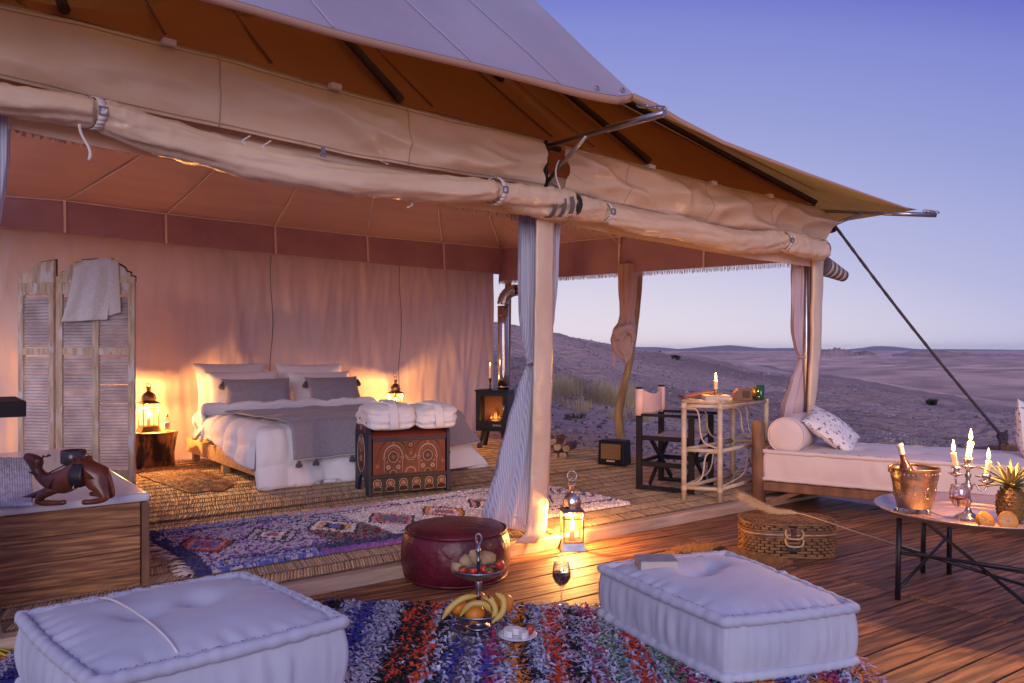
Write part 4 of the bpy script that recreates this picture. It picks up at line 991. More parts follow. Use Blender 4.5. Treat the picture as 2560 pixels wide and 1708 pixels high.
for sy in (-1, 1):
    m = MB(); e = Vector(cp(335, 752, sy * .016)); m.tube([e, e + Vector((.012, sy * .006, .008)), e + Vector((.022, sy * .008, .004))], [.004, .007, .002], 6); m.build('ear', mCamel, cam_t)
# ---- dark console corner
cc = atD(66, 1003, 4.6); ct = thing('console_table', 'dark wooden console corner jutting in at the left edge', 'table', (cc.x, cc.y, 0), 0)
m = MB(); m.box((-.55, .3, cc.z - .045), (1.1, .6, .09)); m.build('top', mDark, ct, bevel=.004)
for x, y in ((-.9, .06), (-1.05, .54), (-.9, .54)): m = MB(); m.box((x, y, (cc.z - .09) / 2), (.06, .06, cc.z - .092)); m.build('leg', mDark, ct)
# ---- louvred folding screen
sp0 = at(338, 1222, 0); SW = .655
scr = thing('folding_screen', 'worn wooden folding screen of louvred shutters behind the bath', 'screen', sp0, CROT + R(4))
def shutter(parent, x0, wd, hgt_, cols, z0):
    p = bpy.data.objects.new('shutter_panel', None); COL.objects.link(p); p.parent = parent
    st = .055
    xs = [x0 + k * (wd - st) / cols for k in range(cols + 1)]
    for x in xs: MB().box((x + st / 2, 0, z0 + hgt_ / 2), (st, .032, hgt_)).build('stile', mOldWood, p, bevel=.003)
    rails = [z0 + .055, z0 + hgt_ * .655, z0 + hgt_ - .05]
    for x, x2 in zip(xs, xs[1:]):
        for z, hh in zip(rails, (.11, .06, .10)): MB().box(((x + x2 + st) / 2, .001, z), (x2 - x - st - .001, .028, hh)).build('rail', mOldWood, p, bevel=.002)
        lv_ = MB(); z = z0 + .125
        while z < z0 + hgt_ - .115:
            if abs(z - rails[1]) > .045: lv_.box(((x + x2 + st) / 2, .006, z), (x2 - x - st - .004, .034, .006), Euler((R(40) + random.uniform(-.12, .12), 0, random.uniform(-.006, .006))))
            z += .027
        stuff(lv_.build('louvres', mLouvre, p))
    ar = [(0, 0), (wd, 0), (wd, .05), (wd - .035, .055), (wd - .035, .085), (wd - .07, .095), (wd - .09, .13), (wd - .15, .165), (wd - .2, .175), (wd - .2, .19), (wd * .5, .2), (.2, .19), (.2, .175), (.15, .165), (.09, .13), (.07, .095), (.035, .085), (.035, .055), (0, .05)] if wd > .5 else [(0, 0), (wd, 0), (wd, .19), (wd * .55, .175), (wd * .45, .15), (wd * .3, .13), (wd * .2, .09), (.035, .085), (.035, .055), (0, .05)]
    mt = Matrix.Translation((x0, .016, z0 + hgt_)) @ Matrix.Rotation(math.pi / 2, 4, 'X')
    MB().poly(ar, 0, .03, None, mt).build('crest', mOldWood, p, bevel=.003)
    MB().poly([(a * 1.0, b + .012) for a, b in ar[1:]], .006, .014, None, Matrix.Translation((x0, .034, z0 + hgt_)) @ Matrix.Rotation(math.pi / 2, 4, 'X')).build('crest_back', mDark, p)
    return p
shutter(scr, -SW, SW, 1.72, 2, .06)
pl_ = shutter(scr, -.40, .40, 1.72, 1, .06); pl_.location = (-SW - .02, .012, 0); pl_.rotation_euler = (0, 0, R(-22))
MB().box((-SW / 2, .004, .03), (SW, .028, .058)).build('base_board', mOldWood, scr)
# towel thrown over the screen
twc = sp0 + Vector((0, 0, 0)); tw = MB()
def g(u, v):
    x = lerp(-.49, -.19, u) + .10 * v * (1 - u) * -1 + .02 * math.sin(v * 3) - .03 * u * v
    if v < .12: zz = 1.985 + .012 * math.sin(v / .12 * math.pi); y = lerp(.06, -.022, v / .12)
    else: zz = 1.985 - (v - .12) * .62; y = -.03 - .018 * math.sin(u * 11 + v * 1.5) * min(1, v * 2) - .012
    zz -= .10 * (1 - u) ** 2 * (1 - v)
    return (x, y + .006 * nz(u * 8, v * 8), zz + .02 * u * v)
tw.grid(g, 40, 50)
tw.grid(lambda u, v: (lerp(-.30, -.13, u) + .02 * v, -.026 + .01 * math.sin(u * 7), 1.97 - .50 * v * (1 - .1 * u)), 16, 30)
to = tag(tw.build('towel', mTowel, None, sp0, CROT + R(4), solid=.007), 'pale textured towel with ragged edge thrown over the screen top', 'towel')
# ---- tree stump table, bedside lantern, bottle
sm_ = at(388, 1170, 0); stump = thing('tree_stump', 'charred tree stump used as bedside table', 'stump', (sm_.x, sm_.y, .004), 0.4)
m = MB(); m.lathe([(.185, 0), (.19, .05), (.185, .15), (.20, .28), (.215, .36)], 40, fn=lambda a, i: 1 + .09 * nz(math.cos(a) * 2, math.sin(a) * 2, i * .4) + .03 * math.sin(a * 9)); m.build('trunk', mBark, stump)
m = MB(); m.lathe([(.205, .360), (.20, .366), (0, .367)], 40, fn=lambda a, i: 1 + .09 * nz(math.cos(a) * 2, math.sin(a) * 2, 1.6) + .03 * math.sin(a * 9)); m.build('cut_face', mCutWood, stump)
lantern('lantern', 'glowing brass lantern on the tree stump beside the bed', sm_ + Vector((-.02, 0, .374)) + RT * (-.045), CROT + R(42), .155, .235, 92, 2.0, False)
bt_ = thing('bottle', 'small clear bottle next to the lantern on the stump', 'bottle', sm_ + RT * .135 + FW * -.03 + Vector((0, 0, .374)))
MB().lathe([(0, 0), (.028, 0), (.030, .004), (.030, .105), (.026, .12), (.012, .135), (.011, .15), (.0, .15)], 20).build('glass', mGlass, bt_)
MB().lathe([(.0305, .03), (.0308, .032), (.0308, .09), (.0305, .092)], 20).build('label', mLabelW, bt_); MB().lathe([(.013, .148), (.013, .172), (0, .173)], 14).build('cap', mBrass, bt_)
# ---- cowhide rug by the bed
hide('hide_rug', 'brown and black hide rug lying by the left side of the bed', [at(*p, 0) for p in ((345, 1192), (400, 1212), (470, 1238), (560, 1232), (585, 1213), (540, 1196), (480, 1176), (410, 1168), (365, 1174))], .02, 0, 2.0, 3500, .03)
# ---- bed
BX0, BX1, BY0, BY1 = -.83, 1.0, 2.78, 5.02
bed = thing('bed', 'low double bed with pale wooden frame and mattress', 'bed', ((BX0 + BX1) / 2, (BY0 + BY1) / 2, 0)); bw, bl = BX1 - BX0, BY1 - BY0
for sx in (-1, 1): MB().box((sx * (bw / 2 - .0), 0, .185), (.035, bl, .15)).build('side_rail', mPine, bed, bevel=.004)
MB().box((0, -bl / 2 + .02, .185), (bw - .04, .035, .15)).build('foot_rail', mPine, bed, bevel=.004)
MB().box((0, 0, .25), (bw - .04, bl - .06, .03)).build('slat_base', mPine, bed)
for sx in (-1, 1):
    for fy in (-.46, .0, .45): MB().box((sx * (bw / 2 - .05), fy * bl, .055), (.07, .07, .108)).build('leg', mPine, bed, bevel=.003)
m = MB()
def rbox(mb_, c, d, r, n=10):
    x, y, z = d[0] / 2, d[1] / 2, d[2] / 2
    def g(u, v):
        a = 2 * math.pi * u; b = math.pi * (v - .5); f = lambda t: math.copysign(abs(t) ** r, t)
        return (c[0] + x * f(math.cos(a)) * abs(math.cos(b)) ** r, c[1] + y * f(math.sin(a)) * abs(math.cos(b)) ** r, c[2] + z * f(math.sin(b)))
    mb_.grid(g, 48, 16, closeu=True); return mb_
rbox(m, (0, 0, .38), (bw - .02, bl - .04, .24), .18); m.build('mattress', mDuvet, bed)
# duvet
bz_ = .50
duv = thing('duvet', 'white quilted duvet hanging to the floor at the foot of the bed', 'duvet', bed.location)
def drape(x, y, hx0, hx1, hy0, zt, r=.07):
    """cloth point: flat over the bed, turned down past its edges"""
    z = zt; ox_, oy_ = x, y
    def fold(d):
        q = r * math.pi / 2
        if d < q: return r * math.sin(d / r), r * (1 - math.cos(d / r))
        return r, r + (d - q)
    dz = 0
    if x < hx0: a, b = fold(hx0 - x); ox_ = hx0 - a; dz = b
    if x > hx1: a, b = fold(x - hx1); ox_ = hx1 + a; dz = b
    if y < hy0: a, b = fold(hy0 - y); oy_ = hy0 - a; dz = max(dz, b)
    return ox_, oy_, z - dz
def duvg(u, v):
    y = lerp(-bl / 2 - .55, .42, v); over = lerp(.34, .20, sstep(.3, .9, v)); x = lerp(-bw / 2 - over, bw / 2 + .56, u)
    X_, Y_, Z_ = drape(x, y, -bw / 2 + .04, bw / 2 - .04, -bl / 2 + .05, bz_ + .02, .09)
    q = abs(math.sin(x * math.pi / .36)) ** .5 * abs(math.sin(y * math.pi / .36)) ** .5
    puff = .030 * q + .022 * nz(x * 4, y * 4) + .014 * nz(x * 11, y * 7)
    Z_ = max(.03, Z_)
    if y < -bl / 2: Y_ -= puff + .06 * max(0, (.45 - Z_)) + .03 * math.sin(x * 7 + 1); Z_ += .03 * nz(x * 2, 3) * (1 if Z_ > .1 else .4)
    elif x < -bw / 2: X_ -= puff + .12 * max(0, .45 - Z_); Z_ += puff * .4
    elif x <= bw / 2: Z_ += puff
    if x > bw / 2: X_ += puff + .85 * max(0, .47 - Z_)
    return (X_, Y_, max(.03, Z_))
m = MB(); m.grid(duvg, 130, 110); m.build('quilt', mDuvet, duv, solid=.035)
m = MB()
def foldg(u, v):
    a = v * math.pi * 1.15 - .1; x = lerp(-bw / 2 - .26, bw / 2 + .18, u)
    q = abs(math.sin(x * math.pi / .36)) ** .5; rr = .062 * (1 + .35 * q) + .012 * nz(x * 5, v * 2)
    y = .40 + .05 * math.sin(x * 3) + .28 * v; z = bz_ + .05 + rr * 1.3 * math.sin(min(math.pi, max(0, a))) + .01 * nz(x * 9, v * 5)
    X_, Y_, Z_ = drape(x, y, -bw / 2 + .04, bw / 2 - .04, -99, z, .08)
    if x < -bw / 2 + .04: X_ -= .05 * q + .12 * max(0, .5 - Z_)
    return (X_, y - .14 * math.sin(math.pi * v) - .16 * sstep(-bw / 2 + .1, -bw / 2 - .3, x), Z_)
m.grid(foldg, 90, 22); m.build('turned_back_edge', mDuvet, duv, solid=.03)
# grey throw
thr = thing('throw_blanket', 'grey wool throw with dark tassels over the foot of the duvet', 'blanket', bed.location)
def thrg(u, v):
    y = lerp(-bl / 2 - .33, .26, v); x = lerp(-bw / 2 + .22 + .16 * v * 0, bw / 2 + .30, u) - .10 * v
    X_, Y_, Z_ = drape(x, y, -bw / 2 + .04, bw / 2 - .02, -bl / 2 + .05, bz_ + .085 + .016 * nz(x * 4, y * 4), .10)
    if y < -bl / 2 + .05: Y_ -= .105 + .06 * max(0, .45 - Z_) + .03 * math.sin(x * 7 + 1) + .01 * nz(x * 6, y)
    if x > bw / 2: X_ += .05 + .85 * max(0, .47 - Z_); Z_ += .03
    return (X_, Y_, Z_ + .008 * nz(x * 9, y * 9))
m = MB(); m.grid(thrg, 80, 60); m.build('cloth', mGrey, thr, solid=.012)
for u in (.02, .11, .28, .45, .62, .80, .95):
    p = thrg(u, 0); tassel(thr, (p[0], p[1] - .02, p[2] - .005), .95)
for v in (.12, .3): p = thrg(1, v); tassel(thr, (p[0] + .01, p[1] - .01, p[2] - .01), 1.0)
m = MB(); m.tube([(thrg(k / 40, 0)[0], thrg(k / 40, 0)[1] - .008, thrg(k / 40, 0)[2]) for k in range(41)], .004, 5); m.build('edging', mStrap, thr)
# pillows and cushions
def pil(name, label, cat, x, y, z, wd, ht, th, lean, rz, mat, seed, tass=(), group=None):
    t = thing(name, label, cat, (x, y, z), rz, group); o = pillow_mesh(wd, ht, th, seed).build('cover', mat, t); o.rotation_euler = (lean, 0, 0)
    mm = Matrix.Rotation(lean, 4, 'X')
    for sx, sz in tass: tassel(t, mm @ Vector((sx * wd * .49, -.01, sz * ht * .46)), 1.25)
    return t
bxc = (BX0 + BX1) / 2
pil('pillow', 'white pillow against the wall at the left of the bed head', 'pillow', BX0 + .44, 4.92, .80, .80, .54, .20, R(-16), R(3), mDuvet, 1)
pil('pillow', 'white pillow against the wall at the right of the bed head', 'pillow', BX0 + 1.36, 4.92, .79, .80, .52, .20, R(-16), R(-3), mDuvet, 5)
pil('pillow', 'white pillow behind the left grey cushion', 'pillow', BX0 + .50, 4.70, .75, .78, .48, .19, R(-24), R(-3), mDuvet, 9)
pil('pillow', 'white pillow behind the right grey cushion', 'pillow', BX0 + 1.40, 4.70, .74, .78, .46, .19, R(-24), R(4), mDuvet, 13)
pil('cushion', 'grey tasselled cushion on the left half of the bed', 'cushion', BX0 + .55, 4.42, .73, .72, .37, .17, R(-26), R(-5), mGrey, 3, ((-1, .85),))
pil('cushion', 'grey tasselled cushion on the right half of the bed', 'cushion', BX0 + 1.42, 4.42, .73, .66, .37, .17, R(-26), R(4), mGrey, 7, ((-1, .8), (1, .8)))
# lantern behind the right side of the bed
lb = thing('side_table', 'small low dark table hidden behind the right side of the bed', 'table', (1.56, 4.78, 0))
MB().lathe([(.16, .42), (.165, .425), (.165, .445), (0, .446)], 24).build('top', mDark, lb)
for k in range(3): a = k * 2.1; MB().tube([(.1 * math.cos(a), .1 * math.sin(a), .42), (.13 * math.cos(a), .13 * math.sin(a), .01)], .012, 6).build('leg', mDark, lb)
lantern('lantern', 'brass lantern behind the folded bathrobes lighting the wall', (1.56, 4.78, .447), .3, .13, .17, 60, 2.0)
# ---- painted chest
cA = at(925, 1246, 0); cB = at(1115, 1231, 0); crz = ang(cB - cA); CW = (cB - cA).length + .02; CD, CH = .44, .50
chest = thing('painted_chest', 'dark red painted wooden chest with cream folk ornaments by the bed foot', 'chest', (cA.x, cA.y, .012), crz)
MB().box((CW / 2, CD / 2, .30), (CW - .05, CD - .03, .30)).build('body', mChestRed, chest)
MB().box((CW / 2, .012, .305), (CW - .05, .02, .275)).build('front_panel', mChestRed, chest, bevel=.003)
MB().box((CW / 2, .008, .455), (CW - .045, .03, .028)).build('top_band', mChestBlue, chest, bevel=.003)
MB().box((CW / 2, .006, .156), (CW - .03, .03, .03)).build('moulding', mChestBlack, chest, bevel=.004)
MB().box((CW / 2, .010, .085), (CW - .04, .022, .115)).build('plinth_panel', mChestBlack, chest)
for x in (.0, CW):
    pr = [(-.005, 0), (.075, 0), (.13, .11), (.22, .155), (.31, .11), (.365, 0), (.445, 0), (.445, .50), (.39, .585), (.30, .625), (.22, .63), (.14, .625), (.05, .585), (-.005, .50)]
    mt = Matrix.Translation((x - .014, 0, 0)) @ Matrix(((0, 0, 1, 0), (1, 0, 0, 0), (0, 1, 0, 0), (0, 0, 0, 1)))
    o = MB().poly(pr, 0, .028, None, mt).build('end_board', mChestBlue, chest, bevel=.003)
    if x == 0:
        pn = [(.22 + .115 * math.sin(a) * (1 + .25 * max(0, -math.cos(a))), .33 + .155 * math.cos(a)) for a in [k * math.pi / 16 for k in range(32)]]
        mt2 = Matrix.Translation((-.017, 0, 0)) @ Matrix(((0, 0, 1, 0), (1, 0, 0, 0), (0, 1, 0, 0), (0, 0, 0, 1)))
        MB().poly(pn, 0, .003, None, mt2).build('end_panel', mChestRed, o)
        MB().poly([(.06, .51), (.22, .515), (.38, .51), (.33, .58), (.22, .60), (.11, .58)], 0, .003, None, mt2).build('end_panel', mChestRed, o)
        MB().poly([(.05, .17), (.12, .2), (.22, .215), (.32, .2), (.39, .17), (.35, .24), (.22, .25), (.09, .24)], 0, .003, None, mt2).build('end_panel', mChestRed, o)
        rg = MB()
        for (cy, cz, r_) in ((.22, .38, .04), (.18, .44, .02), (.26, .44, .02), (.22, .29, .024), (.22, .55, .024)): rg.tube([(-.0185, cy + r_ * math.cos(a), cz + r_ * math.sin(a)) for a in [k * math.pi / 12 for k in range(25)]], .0022, 4, False)
        rg.tube([(-.0185, p[0], p[1]) for p in pn + pn[:1]], .0028, 4, False); stuff(rg.build('ornament', mPaintCream, o))
lid = MB(); lid.grid(lambda u, v: (lerp(.016, CW - .016, u), CD / 2 - (CD / 2 + .005) * math.cos(v * math.pi), .468 + .07 * math.sin(v * math.pi)), 4, 14); lid.box((CW / 2, CD / 2, .475), (CW - .035, CD, .016)); lid.build('lid', mChestRed, chest)
orn = MB(); gold = MB(); brn = MB(); fy = -.0005
def ring(mb_, x, z, r_, wd=.0024, a0=0, a1=2 * math.pi, n=24, y=fy, ex=1.0): mb_.tube([(x + r_ * ex * math.cos(lerp(a0, a1, k / n)), y, z + r_ * math.sin(lerp(a0, a1, k / n))) for k in range(n + 1)], wd, 4, False)
def disc(mb_, x, z, r_, y=fy): mb_.add([(x + r_ * math.cos(k * math.pi / 8), y, z + r_ * math.sin(k * math.pi / 8)) for k in range(16)], [tuple(range(16))], None, False)
def flower(x, z, r_, mb_=None):
    for k in range(6): disc(mb_ or orn, x + r_ * math.cos(k * math.pi / 3), z + r_ * math.sin(k * math.pi / 3), r_ * .42, fy - .0006)
for cx_ in (CW * .29, CW * .73):
    for k in range(30):
        a = math.pi * k / 29; orn.tube([(cx_ + .072 * math.cos(a), fy, .315 + .085 * math.sin(a)), (cx_ + .083 * math.cos(a), fy, .315 + .097 * math.sin(a))], .0036, 4)
    for s in (-1, 1):
        ring(orn, cx_ + s * .077, .302, .010); orn.tube([(cx_ + s * .077, fy, .29), (cx_ + s * .077, fy, .185)], .0022, 4)
        gold.tube([(cx_ + s * .06, fy, .30), (cx_ + s * .045, fy, .36), (cx_, fy, .392)], .0024, 4)
        flower(cx_ + s * .042, .228, .013); flower(cx_ + s * .055, .29 - .02, .008, gold)
        for k in range(13):
            t = k / 12; bx = cx_ + s * (.045 + .085 * t); bz2 = .435 - .16 * t * t
            brn.tube([(bx, fy, bz2), (bx + s * .022, fy, bz2 - .004)], .002, 4); orn.tube([(bx, fy - .0004, bz2), (bx - s * .004, fy, bz2 - .012)], .0011, 3)
    brn.add([(cx_ + .040 * math.cos(k * math.pi / 10), fy, .312 + .045 * math.sin(k * math.pi / 10)) for k in range(20)], [tuple(range(20))], None, False)
    ring(orn, cx_, .312, .044, ex=.92); flower(cx_, .312, .010, gold); ring(orn, cx_, .178, .027, .0022, 0, math.pi); disc(brn, cx_, .182, .018)
    flower(cx_, .424, .009, gold)
mx_ = CW * .51
ring(orn, mx_, .405, .014); ring(brn, mx_, .405, .024, .004); ring(orn, mx_, .325, .045, .0022, math.pi, 2 * math.pi); ring(orn, mx_, .338, .042, .0022, math.pi * 1.1, 1.9 * math.pi); ring(orn, mx_, .180, .045, .0024, 0, math.pi); ring(orn, mx_, .180, .038, .0018, 0, math.pi); flower(mx_, .335, .010, gold); flower(CW * .09, .24, .010, gold); flower(CW * .93, .26, .010, gold)
for k in range(6):
    x = .06 + (CW - .12) * k / 5; red = MB()
    red.add([(x + .030 * math.cos(q * math.pi / 10), fy - .0010, .098 + .032 * math.sin(q * math.pi / 10)) for q in range(20)], [tuple(range(20))], None, False)
    red.box((x, fy + .001, .050), (.070, .003, .030)); red.build('keyhole_panel', mChestRed, chest)
    ring(orn, x, .098, .034, .0024, -.9, math.pi + .9, y=fy - .0014); ring(orn, x, .098, .016, .0018, y=fy - .0018); disc(gold, x, .098, .011, fy - .0014)
    orn.tube([(x - .02, fy - .0012, .071), (x - .036, fy - .0012, .068), (x - .037, fy - .0012, .034), (x + .037, fy - .0012, .034), (x + .036, fy - .0012, .068), (x + .02, fy - .0012, .071)], .002, 4)
stuff(orn.build('ornament', mPaintCream, chest)); stuff(gold.build('ornament', mPaintGold, chest)); stuff(brn.build('ornament', mPaintBrown, chest))
# folded bathrobes
def robe(label, lx, wd, seed, hgt_):
    p = chest.matrix_basis @ Vector((lx, CD / 2 - .02, .535))
    t = thing('bathrobe', label, 'bathrobe', p, crz); m = MB()
    def g(u, v):
        a = 2 * math.pi * u; b = math.pi * (v - .5); f = lambda t_, r_: math.copysign(abs(t_) ** r_, t_)
        x = wd / 2 * f(math.cos(a), .38) * abs(math.cos(b)) ** .36; y = .25 * f(math.sin(a), .42) * abs(math.cos(b)) ** .34; z = hgt_ / 2 + hgt_ / 2 * f(math.sin(b), .68)
        n_ = .016 * nz(x * 9 + seed, y * 9, z * 16) + .016 * abs(math.sin(z / hgt_ * math.pi * 3 + 1.2 * nz(x * 4, y * 4, seed))) - .012 + .006 * nz(x * 30, y * 30, z * 30)
        return (x + n_ * math.cos(a), y + n_ * math.sin(a) * 1.5, z * (1 + .10 * nz(x * 5, y * 4, seed)) - .03 * (abs(y) / .25) ** 3)
    m.grid(g, 72, 36, closeu=True); m.build('terry_fold', mTerry, t)
    def band(pa, pb, wd_, lift, nm):
        m_ = MB(); m_.grid(lambda u, v: (lerp(pa[0], pb[0], v) + (u - .5) * wd_, lerp(pa[1], pb[1], v), lift + hgt_ * max(0.0, 1 - abs(lerp(pa[1], pb[1], v) / .27) ** 5) ** .6 + .003), 6, 24)
        m_.build(nm, mTerry, t, solid=.012)
    band((.0, -.272), (.02, .15), .075, .008, 'belt'); band((-wd * .34, -.1), (.0, -.20), .03, .010, 'lapel'); return t
robe('white terry bathrobe folded on the left of the painted chest', .185, .42, 1.0, .215)
robe('white terry bathrobe folded on the right of the painted chest', .575, .38, 6.0, .195)
# ---- wood stove
sv = at(1238, 1120, 0); stv = thing('wood_stove', 'black wood burning stove with glowing window in the tent corner', 'stove', (sv.x, sv.y, 0), CROT + R(-14))
sw, sd_, z0_, z1_ = .40, .34, .22, .70
MB().box((0, 0, z0_ + .04), (sw, sd_, .08)).box((0, 0, z1_ - .02), (sw, sd_, .04)).box((-sw / 2 + .012, 0, .49), (.024, sd_ - .004, .38)).box((sw / 2 - .012, 0, .49), (.024, sd_ - .004, .38)).box((0, sd_ / 2 - .012, .49), (sw - .05, .024, .38)).build('body', mBlackSteel, stv, bevel=.003)
MB().box((0, -.01, z1_ + .008), (sw + .02, sd_ + .02, .016)).build('top_plate', mBlackSteel, stv, bevel=.003)
dr = MB()
for c_, d_ in (((0, -sd_ / 2 - .008, .665), (.36, .016, .04)), ((0, -sd_ / 2 - .008, .30), (.36, .016, .09)), ((-.16, -sd_ / 2 - .008, .495), (.04, .016, .30)), ((.16, -sd_ / 2 - .008, .495), (.04, .016, .30))): dr.box(c_, d_)
do = dr.build('door', mBlackSteel, stv, bevel=.002)
MB().box((0, -sd_ / 2 - .004, .495), (.28, .004, .30)).build('door_glass', M('smoked_glass', (.02, .015, .02), .08, alpha=.22, coat=.3), do)
MB().tube([(.158, -sd_ / 2 - .015, .46), (.165, -sd_ / 2 - .05, .46), (.165, -sd_ / 2 - .05, .54), (.158, -sd_ / 2 - .015, .54)], .010, 8).build('handle', mSteel, do)
fb = MB(); fb.box((0, sd_ / 2 - .03, .49), (sw - .052, .008, .37)); fb.build('firebox', M('firebrick', (.34, .17, .09), .9), stv)
fm = MB()
for k in range(7):
    x = -.07 + .022 * k + random.uniform(-.01, .01); h_ = .17 * math.exp(-((k - 3) / 2.2) ** 2) + .03; fm.lathe([(0, 0), (.010, .01), (.012, .02), (.006, h_ * .3), (0, h_ * .5)], 8, (x, .03 + .02 * (k % 2), .35))
fm.build('flames', M('stove_flame', (1, .4, .1), .5, emit=(1, .38, .09), estr=1.2, alpha=.4), stv)
lg = MB()
for k in range(5): lg.tube([(-.11 + .02 * k, .0 + .02 * (k % 3), .315 + .02 * (k % 2)), (.12 - .015 * k, .05 - .03 * (k % 2), .33 + .022 * (k % 3))], .016, 7)
lg.build('embers', mLogBark, stv)
for sx in (-1, 1):
    for sy in (-1, 1): MB().bar((sx * .12, sy * .1, z0_ + .005), (sx * .17, sy * .13, 0.01), .04, .04).build('leg', mBlackSteel, stv)
fc = bpy.data.curves.new('lettering', 'FONT'); fc.body = 'BOREAL'; fc.size = .030; fc.extrude = .0008; fc.align_x = 'CENTER'
ftmp = bpy.data.objects.new('lettering', fc); COL.objects.link(ftmp)
fme = bpy.data.meshes.new_from_object(ftmp.evaluated_get(bpy.context.evaluated_depsgraph_get())); bpy.data.objects.remove(ftmp)
fo = bpy.data.objects.new('lettering', fme); COL.objects.link(fo); fo.parent = stv; fo.location = (.075, -sd_ / 2 - .0175, .283); fo.rotation_euler = (math.pi / 2, 0, 0); fme.materials.clear(); fme.materials.append(mStrap)
# flue with ribbed elbow leaving to the right
pp = [Vector((.09, .04, z)) for z in (.716, .9, 1.2, 1.5, 1.74)]
el_ = [Vector((.09 + .16 * (1 - math.cos(a)), .04, 1.76 + .17 * math.sin(a))) for a in [k * math.pi / 2 / 14 for k in range(15)]]
MB().tube(pp, .068, 24).build('flue', mPipe, stv)
MB().tube(el_, [.070 + (.005 if k % 2 else 0) for k in range(15)], 24, False).build('flue_elbow', mPipe, stv)
MB().tube([el_[-1], el_[-1] + Vector((.5, .02, 0))], .068, 24).build('flue', mPipe, stv)
for z in (.74, 1.62): MB().tube([(.09, .04, z), (.09, .04, z + .012)], .072, 24).build('flue_band', mPipe, stv)
ch = thing('candle_holder', 'slim dark candle holder standing on the black stove', 'candle holder', stv.matrix_basis @ Vector((-.04, -.09, .717)))
MB().lathe([(.035, 0), (.035, .006), (.012, .012), (.009, .03), (.012, .05), (.008, .07), (.018, .135), (.020, .14), (0, .138)], 16).build('stem', mBlackSteel, ch)
candle('candle', 'thin lit candle in the holder on the black stove', stv.matrix_basis @ Vector((-.04, -.09, .856)), .010, .15, 1.2, drip=False)
point('fire_light', Vector((.0, -.06, .36)), 3.2, (1, .40, .1), .03, stv)
# ---- firewood
def wood(label, px, py, d, r_, rz, L=.3):
    p = atD(px, py, d); t = thing('firewood_log', label, 'log', p, CROT + rz, 'split logs heaped behind the front post')
    m = MB(); m.tube([(0, 0, 0), (0, L * .5, .01), (0, L, 0)], [r_, r_ * 1.05, r_ * .95], 9, True, None, lambda i, a: 1 + .18 * nz(i, a * 1.5, px)); m.build('bark', mLogBark, t)
    MB().add([(r_ * .92 * math.cos(k * .7), -.002, r_ * .92 * math.sin(k * .7)) for k in range(9)], [tuple(range(9))], None, False).build('cut_face', mCutWood if (px % 2) else mLogBark, t)
for i, (px, py, lab) in enumerate(((1385, 1140, 'bottom left log of the firewood heap behind the post'), (1407, 1139, 'bottom right log of the firewood heap'), (1393, 1118, 'middle left log of the firewood heap'), (1415, 1121, 'middle right log of the firewood heap'), (1400, 1102, 'upper log of the firewood heap'), (1383, 1104, 'topmost left log of the firewood heap'))):
    wood(lab, px, py, 8.75 + .03 * (i % 2), .045, R(-20 + 13 * (i % 3)))
# ---- radio
rd = at(1560, 1171, 0); rad_ = thing('radio', 'old dark wooden valve radio standing by the crooked pole', 'radio', (rd.x, rd.y, .012), CROT + R(-30))
MB().box((-.145, .10, .135), (.30, .20, .25), taper=.93).build('cabinet', mDark, rad_, bevel=.015)
MB().box((-.145, -.004, .148), (.215, .008, .155)).build('grille', mDial, rad_, rot=(R(-2), 0, 0))
gr = MB()
for k in range(8): gr.box((-.245 + .028 * k, -.010, .15), (.003, .004, .15))
for k in range(6): gr.box((-.145, -.0105, .085 + .026 * k), (.21, .004, .003))
gr.build('lattice', mPaintGold, rad_)
MB().box((-.145, -.004, .052), (.09, .012, .018)).build('dial', mPaintCream, rad_, bevel=.003)
for x in (-.25, -.04): MB().lathe([(.018, 0), (.016, .015), (0, .016)], 14, mtx=Matrix.Translation((x, -.0, .05)) @ Matrix.Rotation(math.pi / 2, 4, 'X')).build('knob', mDark, rad_)
# ---- director chair
A_, B_ = at(1598, 1226, 0), at(1653, 1205, 0); crz2 = ang(B_ - A_); cw = (B_ - A_).length
dc = thing('director_chair', 'black wooden director chair with pink canvas back', 'chair', (A_.x, A_.y, .012), crz2); cdp = .46
for x, y, h_ in ((0, 0, .87), (cw, 0, .87)): MB().box((x, y, h_ / 2), (.032, .05, h_)).build('back_post', mDark, dc, bevel=.003)
for x in (0, cw):
    MB().box((x, -cdp, .31), (.032, .045, .62)).build('front_post', mDark, dc, bevel=.003)
    MB().box((x, -cdp / 2 - .03, .635), (.05, cdp + .1, .022)).build('armrest', mDark, dc, bevel=.004)
    for z in (.44, .22): MB().box((x, -cdp / 2, z), (.022, cdp - .05, .04)).build('side_rail', mDark, dc, bevel=.003)
    MB().box((x, -cdp / 2, .02), (.03, cdp + .04, .035)).build('foot_rail', mDark, dc, bevel=.003)
for y in (-.09, -cdp + .06):
    for s in (0, 1): MB().bar((.015 + s * (cw - .03), y - .012 * s, .05), (cw - .015 - s * (cw - .03), y - .012 * s, .43), .02, .034).build('cross_leg', mDark, dc)
for y in (-.03, -cdp + .02): MB().box((cw / 2, y, .24), (cw - .04, .018, .03)).build('stretcher', mDark, dc)
m = MB(); m.grid(lambda u, v: (lerp(-.03, cw + .03, u), .03 - .055 * math.sin(math.pi * u) * .6 + (-.035 if True else 0), .64 + .215 * v - .05 * v * math.sin(math.pi * u) ** 1.5), 20, 10); m.build('back_sling', mPinkSling, dc, solid=.006)
for x in (0, cw): MB().tube([(x, 0, .63), (x, 0, .855)], .037, 10).build('sling_sleeve', mPinkSling, dc)
